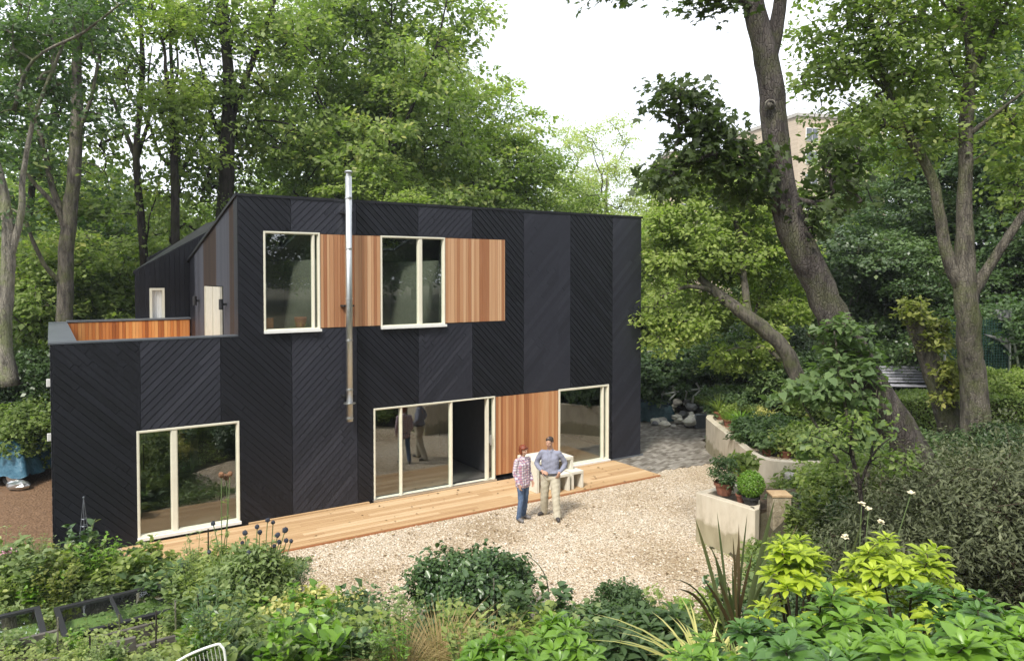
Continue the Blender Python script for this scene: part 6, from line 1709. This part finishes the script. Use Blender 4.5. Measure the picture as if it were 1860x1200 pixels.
for k in range(6):
    a = k * 6.283 / 6; b = MB(); b.tube([(.17*math.cos(a), .17*math.sin(a), 0), (0, 0, hh)], .005, 5); b.build('upright', M['zinc'], ob)
for k in range(9):
    z = .15 + k * .12; r = .17 * (1 - z / hh); a = np.linspace(0, 6.283, 17)
    b = MB(); b.tube(np.stack([r*np.cos(a), r*np.sin(a), z + 0*a], 1), .004, 5, cap=False); b.build('ring', M['zinc'], ob)
b = MB(); b.blob((0, 0, hh), .018, 8, 6); b.build('finial', M['zinc'], ob)
ch = empty('garden_chair', (0, 0, 0)); tag(ch, 'white wire garden chair whose curved back pokes in at the bottom edge', 'chair')
pts = [at(285, 1225, 8.0), at(340, 1190, 8.0), at(392, 1170, 8.0), at(402, 1173, 8.0), at(408, 1185, 8.0), at(412, 1230, 8.0), at(415, 1290, 8.05)]
b = MB(); b.tube(catmull(np.array(pts), np.linspace(0, 6, 25)), .014, 8); b.build('back_frame', M['white'], ch)
b = MB()
for k in range(16):
    f = k / 15; p = at(292 + 105 * f, 1222 - 50 * f, 8.0); b.tube([p, p + np.array([.02, .1, -.42])], .004, 5)
b.build('wire_back', M['white'], ch)
p0 = at(350, 1290, 8.15); b = MB(); b.tube([p0 + np.array([.26*math.cos(a), .12 + .24*math.sin(a), 0]) for a in np.linspace(0, 6.283, 20)], .012, 6, cap=False)
for k in range(9): b.tube([p0 + np.array([-.22 + .055*k, -.08, 0]), p0 + np.array([-.22 + .055*k, .32, 0])], .005, 5)
b.build('seat', M['white'], ch)
gz = float(terr(p0[0], p0[1]))
for dx, dy in ((-.2, 0), (.2, 0), (-.18, .3), (.18, .3)):
    b = MB(); b.tube([p0 + np.array([dx, dy, 0]), (p0[0] + dx * 1.15, p0[1] + dy, gz - .02)], .012, 6); b.build('leg', M['white'], ch)

# ------------------------------------------------------------------ ground cover nobody could count
def cover(name, n, region, size, mat, hmax, seed, tpl='oval', lab=None):
    rs.seed(seed); P = region(n); n = len(P)
    z = terr(P[:, 0], P[:, 1]); h = rs.rand(n) ** 1.5 * hmax
    k = .6 + .4 * np.sin(P[:, 0] * 2.3 + 1) * np.sin(P[:, 1] * 1.9) ; h = h * (k.clip(.15, 1))
    V = np.stack([P[:, 0], P[:, 1], z + h + .01], 1)
    T = rs.normal(size=(n, 3)); T[:, 2] = np.abs(T[:, 2]) * .4; N = rs.normal(size=(n, 3)) * .45 + np.array([0, 0, 1])
    o = link(name, leaf_mesh(name, V, T, N, size * (1 + .35 * rs.normal(size=n)).clip(.35, 1.8), tpl), G[mat]); tag(o, kind='stuff')
    if lab: o['label'] = lab
def reg_front(n):
    y = 5.5 + 6.3 * rs.rand(n); x = xat(-60, 1) * y + (xat(1960, 1) - xat(-60, 1)) * y * rs.rand(n)
    keep = ~((x > -3.0) & (x < 4.4) & (y > 11.3)); return np.stack([x, y], 1)[keep]
cover('ground_cover', 60000, reg_front, .055, 'herb', .22, 230, lab='low mixed weeds and leaves over the beds near the camera')
def reg_gravel(n):
    y = 11.6 + 9 * rs.rand(n); x = -4 + 9 * rs.rand(n) ; q_ = np.stack([x, y], 1); o = (q_ - HA) @ HN; s = (q_ - HA) @ HD
    return q_[(o > .1) & (s < 14) & (x < 4.2)]
rs.seed(229)
_P = reg_gravel(420); _o = (_P - HA) @ HN; _z = np.where(_o < 1.95, .064, .026)
_T = rs.normal(size=(len(_P), 3)) * [1, 1, .1]; _N = rs.normal(size=(len(_P), 3)) * .25 + [0, 0, 1]
tag(link('fallen_leaves', leaf_mesh('fallen_leaves', np.column_stack([_P, _z + .008]), _T, _N, .055 * (1 + .4 * rs.normal(size=len(_P))).clip(.4, 1.6), 'oval'), leaf_mat('leaf_fallen', (.10, .06, .03), (.24, .16, .07), (.30, .22, .06), transl=0)), kind='stuff')
_P = reg_gravel(5200); _o = (_P - HA) @ HN; _P = _P[(_o > 1.9)]
_b = MB()
for _p in _P[:2600]:
    r_ = .010 + .014 * rs.rand(); _b.blob((_p[0], _p[1], .018), (r_ * (1 + .5*rs.rand()), r_, r_ * .6), 5, 3, .3)
tag(_b.build('gravel_stones', noise_mat('loose_stones', [(.3, (.30, .24, .18)), (.5, (.60, .52, .42)), (.7, (.78, .73, .66))], scale=9, rough=.85, bump=0)), kind='stuff')
def reg_edge(n):
    t = rs.rand(n); k = rs.randint(3, size=n)
    a = np.array([hw(3.5, 2.06)[:2], (3.60, 14.80), (5.74, 17.8)]); b = np.array([hw(13.5, 2.05)[:2], (4.38, 13.62), (5.78, 22.6)])
    cl = np.round(t * 14) / 14 + rs.normal(size=n) * .012
    P = a[k] + (b[k] - a[k]) * cl[:, None] + rs.normal(size=(n, 2)) * .035
    return P[(np.sin(cl * 57 + k) > .1)]
cover('edge_weeds', 900, reg_edge, .035, 'mid', .06, 228, tpl='sliver', lab='small weeds along the planter walls and the deck edge')
def reg_left(n):
    y = 11.3 + 2.6 * rs.rand(n); x = -9.5 + 6 * rs.rand(n); q_ = np.stack([x, y], 1)
    s = (q_ - HA) @ HD; o = (q_ - HA) @ HN
    return q_[(o > .15) & ~((s > 1.0) & (o < 2.1)) & (x < -3.7)]
cover('bed_cover', 16000, reg_left, .06, 'herb2', .3, 231, lab='low leafy growth in the bed before the house corner')
def reg_right(n):
    y = 11.5 + 17 * rs.rand(n); x = 4.8 + 15 * rs.rand(n); q_ = np.stack([x, y], 1)
    bad = (y > 15.4) & (y < 17.6) & (x < 8.4) | (y > 17.3) & (x < 6.2) | (y > 24) & (x < 9) | ((y > 17.3) & (y < 22) & (x < 7.6)) | ((y < 15.6) & (x < 5))
    return q_[~bad]
cover('ivy_cover', 50000, reg_right, .09, 'ivy', .28, 232, lab='dark ivy and low leaves over the slope')
def reg_wood(n):
    y = 14 + 34 * rs.rand(n); x = -26 + 52 * rs.rand(n); q_ = np.stack([x, y], 1); s = (q_ - HA) @ HD; o = (q_ - HA) @ HN
    hs = (s > -.4) & (s < 15.2) & (o > -10.2) & (o < 3)
    path = (s <= -.0) & (s > -7.0) & (o > -6.5) | ((x < -8.5) & (y < 19.5) & (s > -9))
    pav = (x > 2) & (x < 9) & (y < 31)
    return q_[~(hs | path | pav | (x > 9) & (y < 27) | (x > -8.5) & (o > -1))]
cover('wood_floor_cover', 60000, reg_wood, .13, 'deep', .45, 233, lab='low undergrowth on the floor of the wood')

# ================================================================== the couple
M['skin'] = plain('skin', (.46, .27, .19), .55, var=.05, scale=12)
M['eye'] = plain('eye', (.03, .02, .02), .3)
M['lip'] = plain('lip', (.40, .17, .14), .5)
M['hair_red'] = noise_mat('auburn_hair', [(.3, (.10, .022, .010)), (.7, (.24, .060, .025))], scale=9, rough=.45, bump=.5, bscale=60, stretch=(1, 1, .15), dist=.004)
M['hair_dark'] = noise_mat('dark_hair', [(.3, (.018, .013, .011)), (.7, (.06, .045, .04))], scale=9, rough=.55, bump=.5, bscale=60, dist=.004)
M['jeans'] = noise_mat('blue_jeans', [(.3, (.050, .080, .15)), (.6, (.10, .15, .25)), (.8, (.17, .22, .33))], scale=4, rough=.85, bump=.3, bscale=40, dist=.003)
M['chinos'] = noise_mat('beige_trousers', [(.3, (.40, .36, .27)), (.7, (.56, .52, .42))], scale=4, rough=.85, bump=.3, bscale=20, dist=.004)
M['shoe'] = plain('dark_shoe', (.05, .045, .045), .6)
M['trainer'] = plain('grey_shoe', (.16, .15, .15), .7)
def shirt_mat(name, base, ln, dark, sx, plaid=True):
    m, n, l, b = nmat(name)
    tc = n.new("ShaderNodeTexCoord"); sp = n.new("ShaderNodeSeparateXYZ"); l.new(tc.outputs["Object"], sp.inputs[0])
    def stripe(out, s, w):
        a = n.new("ShaderNodeMath"); a.operation = 'MULTIPLY'; a.inputs[1].default_value = s; l.new(out, a.inputs[0])
        f = n.new("ShaderNodeMath"); f.operation = 'FRACT'; l.new(a.outputs[0], f.inputs[0])
        g = n.new("ShaderNodeMath"); g.operation = 'LESS_THAN'; g.inputs[1].default_value = w; l.new(f.outputs[0], g.inputs[0]); return g.outputs[0]
    add = n.new("ShaderNodeMath"); add.operation = 'ADD'; l.new(sp.outputs[0], add.inputs[0]); l.new(sp.outputs[1], add.inputs[1])
    a = stripe(add.outputs[0], sx, .42); c = stripe(sp.outputs[2], sx, .42)
    m1 = n.new("ShaderNodeMix"); m1.data_type = 'RGBA'; m1.inputs[6].default_value = (*base, 1); m1.inputs[7].default_value = (*ln, 1)
    s2 = n.new("ShaderNodeMath"); s2.operation = 'MULTIPLY'; s2.inputs[1].default_value = .75; l.new(a, s2.inputs[0]); l.new(s2.outputs[0], m1.inputs[0])
    m2 = n.new("ShaderNodeMix"); m2.data_type = 'RGBA'; m2.inputs[7].default_value = (*dark, 1); l.new(m1.outputs[2], m2.inputs[6])
    s3 = n.new("ShaderNodeMath"); s3.operation = 'MULTIPLY'; s3.inputs[1].default_value = .6 if plaid else .0; l.new(c, s3.inputs[0]); l.new(s3.outputs[0], m2.inputs[0])
    l.new(m2.outputs[2], b.inputs["Base Color"]); b.inputs["Roughness"].default_value = .85
    return m
M['plaid'] = shirt_mat('plaid_shirt', (.60, .54, .55), (.36, .13, .17), (.16, .12, .26), 17)
M['blue_shirt'] = shirt_mat('blue_grey_shirt', (.24, .25, .32), (.19, .20, .27), (.2, .2, .3), 40, plaid=False)

def remeshed(mb, vox, smooth_it=4, noise=0.0, seed=0):
    me = mb.mesh('tmp'); o = bpy.data.objects.new('tmp', me); scene.collection.objects.link(o)
    m = o.modifiers.new('r', 'REMESH'); m.mode = 'VOXEL'; m.voxel_size = vox; m.use_smooth_shade = True
    s = o.modifiers.new('s', 'SMOOTH'); s.iterations = smooth_it; s.factor = .5
    dg = bpy.context.evaluated_depsgraph_get(); dg.update()
    out = bpy.data.meshes.new_from_object(o.evaluated_get(dg)); bpy.data.objects.remove(o); bpy.data.meshes.remove(me)
    if noise:
        n = len(out.vertices); co = np.empty(n * 3, np.float32); out.vertices.foreach_get('co', co); co = co.reshape(-1, 3); no = np.empty(n * 3, np.float32); out.vertices.foreach_get('normal', no); no = no.reshape(-1, 3)
        x, y, z = co.T; r = np.random.RandomState(seed).rand(8) * 6
        d = np.sin(38*z + 14*x + r[0]) * np.sin(17*x + 9*y + r[1]) + .7 * np.sin(61*z - 33*x + 20*y + r[2]) + .5 * np.sin(25*z + 40*y + r[3])
        co += no * (d * noise)[:, None]; out.vertices.foreach_set('co', co.ravel()); out.update()
    out.polygons.foreach_set("use_smooth", np.ones(len(out.polygons), bool))
    return out
def cap(mb, pts, rad, sides=14, sq=1.0):
    """tapered tube with rounded joints"""
    pts = [np.array(p, float) for p in pts]
    n = (len(pts) - 1) * 3 + 1
    P = catmull(np.array(pts), np.linspace(0, len(pts) - 1, n)) if len(pts) > 2 else np.array(pts)
    R = np.interp(np.linspace(0, len(pts) - 1, len(P)), range(len(pts)), rad)
    mb.tube(P, R, sides)
    mb.blob(P[0], R[0] * .99, 12, 8); mb.blob(P[-1], R[-1] * .99, 12, 8)
def hand(mb, w, d, palm_n, s=1.0, curl=.35, thumb_side=1):
    """palm and five curled fingers; w wrist, d direction of the hand, palm_n palm normal"""
    d = np.array(d, float); d /= np.linalg.norm(d); pn = np.array(palm_n, float); pn -= d * pn.dot(d); pn /= np.linalg.norm(pn); sd_ = np.cross(d, pn) * thumb_side
    w = np.array(w, float)
    for k in np.linspace(-1, 1, 4): cap(mb, [w + sd_ * k * .012 * s, w + d * .08 * s + sd_ * k * .028 * s], [.015 * s, .012 * s], 8)
    for k, ln in zip((-1.5, -.5, .5, 1.5), (.060, .075, .080, .070)):
        b = w + d * .08 * s + sd_ * k * .020 * s; c1 = b + (d + pn * curl * .5) * ln * .45 * s; c2 = c1 + (d + pn * curl * 1.6) * ln * .33 * s; c3 = c2 + (d * .6 + pn * curl * 2.6) * ln * .25 * s
        cap(mb, [b, c1, c2, c3], [.0095 * s, .009 * s, .008 * s, .007 * s], 7)
    b = w + d * .025 * s + sd_ * .026 * s
    cap(mb, [b, b + (d * .6 + sd_ * .75 + pn * .2) * .038 * s, b + (d * 1.15 + sd_ * .95 + pn * .45) * .058 * s], [.013 * s, .011 * s, .008 * s], 7)
def head(mb, c, s=1.0, yaw=0.0, pitch=0.0):
    """face looks along -y before yaw/pitch; returns the transform"""
    R = Matrix.Rotation(yaw, 3, 'Z') @ Matrix.Rotation(pitch, 3, 'X')
    f = lambda p: np.array(c) + np.array(R @ Vector([v * s for v in p]))
    sub = MB()
    sub.blob((0, .012, .03), (.076, .096, .088), 22, 16); sub.blob((0, -.02, -.035), (.056, .068, .072), 20, 14); sub.blob((0, -.062, -.085), (.026, .022, .022), 12, 8)
    for x in (-1, 1):
        sub.blob((x * .078, .01, -.012), (.010, .018, .030), 10, 8); sub.blob((x * .038, -.062, -.03), (.022, .018, .022), 10, 8)
        sub.blob((x * .03, -.080, .022), (.022, .012, .008), 10, 6)
    sub.tube([(0, -.084, .012), (0, -.100, -.022)], [.009, .014], 8); sub.blob((0, -.100, -.026), (.016, .014, .011), 10, 8)
    sub.blob((0, -.083, -.056), (.024, .010, .007), 10, 6); sub.blob((0, -.081, -.066), (.020, .010, .007), 10, 6)
    mb.add([f(v) for v in sub.v], sub.f)
    return f
def person(loc, rz, s, J, clothes, label, hair, head_yaw, head_pitch, slim=1.0, feet=((-.1, 0), (.1, 0)), holds=None):
    root = empty('person', loc, rz); tag(root, label, 'person'); root.scale = (s, s, s)
    body = MB()
    hc = J['head']; f = head(body, hc, .98, head_yaw, head_pitch)
    cap(body, [J['neck'], np.array(hc) + [0, .012, -.07]], [.058 * slim, .052 * slim])
    k = slim
    cap(body, [(0, .01, .95), (0, 0, 1.10), (0, .0, 1.25), (0, .015, 1.38)], [.115*k, .10*k, .112*k, .09*k])
    for x in (-.07, .07): cap(body, [(x, 0, .95), (x*.9, 0, 1.12), (x, 0, 1.28), (x*1.4, .01, 1.40)], [.095*k, .08*k, .092*k, .066*k])
    for S in ('l', 'r'):
        a = J['arm_' + S]; cap(body, [(0, .015, 1.40), a[0]], [.075*k, .052*k]); cap(body, a, [.056*k, .044*k, .030*k])
        wv = np.array(a[2]) - np.array(a[1]); hand(body, a[2], J['hd_' + S][0], J['hd_' + S][1], .95, J['hd_' + S][2], J['hd_' + S][3])
        g = J['leg_' + S]; cap(body, g, [.088*k, .060*k, .042*k]); an = np.array(g[2]); fd = np.array(J['foot_' + S], float)
        cap(body, [an + [0, .02, -.03], an + fd * .16 + [0, 0, -.055]], [.036, .028])
    me = remeshed(body, .0065, 3)
    me.materials.append(M['skin']); me.materials.append(M['eye']); me.materials.append(M['lip'])
    n = len(me.polygons); cc = np.empty(n * 3, np.float32); me.polygons.foreach_get('center', cc); cc = cc.reshape(-1, 3); mi = np.zeros(n, np.int32)
    for x in (-1, 1): mi[np.linalg.norm(cc - f((x * .030, -.085, .006)), axis=1) < .0125] = 1
    mi[(np.linalg.norm((cc - f((0, -.09, -.061))) * [1, 1, 1.8], axis=1) < .022)] = 2
    me.polygons.foreach_set('material_index', mi)
    o = bpy.data.objects.new('body', me); scene.collection.objects.link(o); o.parent = root
    # shirt: follows the body a little outside it
    sh = MB(); e = clothes['shirt_off']; hem = clothes['hem']
    for x in (-.075, 0, .075): cap(sh, [(x*1.1, .0, hem), (x, 0, 1.10), (x*1.05, 0, 1.28), (x*1.2, .01, 1.40)], [(.108+e)*k, (.088+e)*k, (.095+e)*k, (.066+e*.6)*k])
    cap(sh, [(0, .015, 1.40), (0, .015, J['neck'][2] - .005)], [.085*k, (.062 + e * .3)*k])
    for S in ('l', 'r'):
        a = J['arm_' + S]; cap(sh, [(0, .01, 1.40), a[0]], [.074*k, (.050 + e*.5)*k])
        w = np.array(a[1]) + (np.array(a[2]) - np.array(a[1])) * clothes['sleeve']
        cap(sh, [a[0], a[1], w], [(.054 + e*.5)*k, (.046 + e*.5)*k, (.034 + e*.4)*k])
    cap(sh, [(0, -.035, 1.30), (0, -.022, J['neck'][2] - .055)], [.085*k, .060*k])
    link('shirt', remeshed(sh, .009, 4, .0030, 3), clothes['shirt'], root)
    tr_ = MB(); e = clothes['tr_off']
    for x in (-.06, 0, .06): cap(tr_, [(x, .005, .92), (x, 0, 1.0)], [(.110 + e)*k, (.100 + e)*k])
    for S in ('l', 'r'):
        g = [np.array(q_, float) for q_ in J['leg_' + S]]; bot = g[2] + (g[2] - g[1]) * .02 + [0, 0, -.01]
        cap(tr_, [g[0], g[1], bot], [(.098 + e)*k, (.068 + e)*k, (.056 + e*1.3)*k])
    link('trousers', remeshed(tr_, .009, 5, .0022, 5), clothes['trousers'], root)
    for S in ('l', 'r'):
        an = np.array(J['leg_' + S][2], float); fd = np.array(J['foot_' + S], float); q_ = MB()
        cap(q_, [an + [0, 0, -.045] - fd * .05, an + fd * .06 + [0, 0, -.045], an + fd * .17 + [0, 0, -.055]], [.042, .045, .034])
        m2 = remeshed(q_, .008, 3); c_ = np.empty(len(m2.vertices)*3, np.float32); m2.vertices.foreach_get('co', c_); c_ = c_.reshape(-1, 3); c_[:, 2] = np.maximum(c_[:, 2], an[2] - .088); m2.vertices.foreach_set('co', c_.ravel())
        link('shoe', m2, clothes['shoe'], root)
    if clothes.get('belt'):
        bl = MB(); a = np.linspace(0, 6.283, 25); bl.tube(np.stack([(.185 + e)*k*np.cos(a), (.128 + e)*k*np.sin(a), 1.0 + 0*a], 1), .016, 6, cap=False); link('belt', bl.mesh('belt', True), M['shoe'], root)
    # collar
    cl = MB(); a = np.linspace(-2.2, 2.2, 15) + math.pi / 2; cl.tube(np.stack([.066*k*np.cos(a), .015 + .062*k*np.sin(a), J['neck'][2] - .01 - .02*np.abs(a - math.pi/2)/2.2], 1), .014, 6); link('collar', cl.mesh('collar', True), clothes['shirt'], root)
    hm = MB()
    if hair == 'bob':
        hm.blob((0, .022, .050), (.090, .104, .082), 20, 14); hm.blob((0, .055, -.01), (.084, .070, .095), 16, 12)
        for x in (-1, 1): hm.tube([(x*.070, -.010, .06), (x*.086, .006, 0), (x*.082, .0, -.06), (x*.070, -.012, -.095)], [.024, .026, .026, .014], 10); hm.tube([(x*.02, -.070, .085), (x*.05, -.068, .065), (x*.074, -.045, .03)], [.02, .022, .018], 8)
        hm.tube([(-.05, -.066, .066), (0, -.080, .058), (.05, -.066, .066)], .011, 8)
        mt = M['hair_red']
    else:
        hm.blob((0, .022, .046), (.081, .096, .078), 20, 14); hm.blob((0, .062, .01), (.074, .052, .070), 16, 12)
        hm.tube([(-.05, -.050, .088), (0, -.062, .092), (.05, -.050, .088)], .012, 8)
        for x in (-1, 1): hm.tube([(x*.070, .0, .06), (x*.076, -.004, .015)], [.016, .008], 8)
        mt = M['hair_dark']
    h2 = MB(); h2.add([f(v) for v in hm.v], hm.f)
    link('hair', remeshed(h2, .007, 2, .0022, 9), mt, root)
    return root
gz = .017
mp = at(1000, 945, 16.3)
person((xat(1000, 16.3), 16.3, gz), math.radians(-14), 1.0, dict(
    head=(-.01, -.045, 1.67), neck=(0, .01, 1.50),
    arm_l=[(-.180, .01, 1.425), (-.315, .05, 1.18), (-.155, -.15, 1.06)], hd_l=((.85, -.35, -.25), (-.3, .9, -.2), .5, -1),
    arm_r=[(.180, .01, 1.425), (.31, .09, 1.19), (.215, -.10, 1.03)], hd_r=((-.35, -.15, -.9), (-.6, .6, 0), .5, 1),
    leg_l=[(-.10, 0, .93), (-.14, .06, .50), (-.18, .22, .095)], leg_r=[(.10, 0, .93), (.135, -.06, .50), (.17, -.09, .095)],
    foot_l=(-.55, -.80, 0), foot_r=(.35, -.93, 0)),
    dict(shirt=M['blue_shirt'], shirt_off=.022, hem=1.0, sleeve=.86, trousers=M['chinos'], tr_off=.018, shoe=M['shoe'], belt=True),
    'man in blue grey shirt and beige trousers standing on gravel with bent arms, looking down', 'short', math.radians(-18), math.radians(14), slim=1.04)
person((xat(950, 16.15), 16.15, gz), math.radians(42), .925, dict(
    head=(0, -.02, 1.65), neck=(0, .01, 1.49),
    arm_l=[(-.185, .01, 1.42), (-.235, .03, 1.13), (-.22, -.11, .90)], hd_l=((.05, -.25, -.95), (.9, 0, 0), .35, 1),
    arm_r=[(.185, .01, 1.42), (.235, .05, 1.13), (.205, -.10, .92)], hd_r=((-.05, -.3, -.95), (-.9, 0, 0), .35, -1),
    leg_l=[(-.09, 0, .92), (-.10, -.04, .50), (-.115, .02, .095)], leg_r=[(.09, 0, .92), (.11, .03, .50), (.13, .12, .095)],
    foot_l=(-.2, -1, 0), foot_r=(.3, -.95, 0)),
    dict(shirt=M['plaid'], shirt_off=.024, hem=.86, sleeve=.93, trousers=M['jeans'], tr_off=.008, shoe=M['trainer']),
    'auburn haired woman in a plaid shirt and blue jeans standing on gravel beside the man', 'bob', math.radians(6), math.radians(6), slim=.90)

# ------------------------------------------------------------------ thin damp air
hz = MB(); hz.box(-120, 120, -60, 140, -1.5, 45)
hm_ = bpy.data.materials.new('haze'); hm_.use_nodes = True
_n, _l = hm_.node_tree.nodes, hm_.node_tree.links; _n.clear()
_o = _n.new("ShaderNodeOutputMaterial"); _v = _n.new("ShaderNodeVolumePrincipled")
_v.inputs["Color"].default_value = (.86, .92, 1.0, 1); _v.inputs["Density"].default_value = .0005; _v.inputs["Anisotropy"].default_value = .2
_l.new(_v.outputs[0], _o.inputs["Volume"])
tag(hz.build('haze', hm_), kind='stuff')
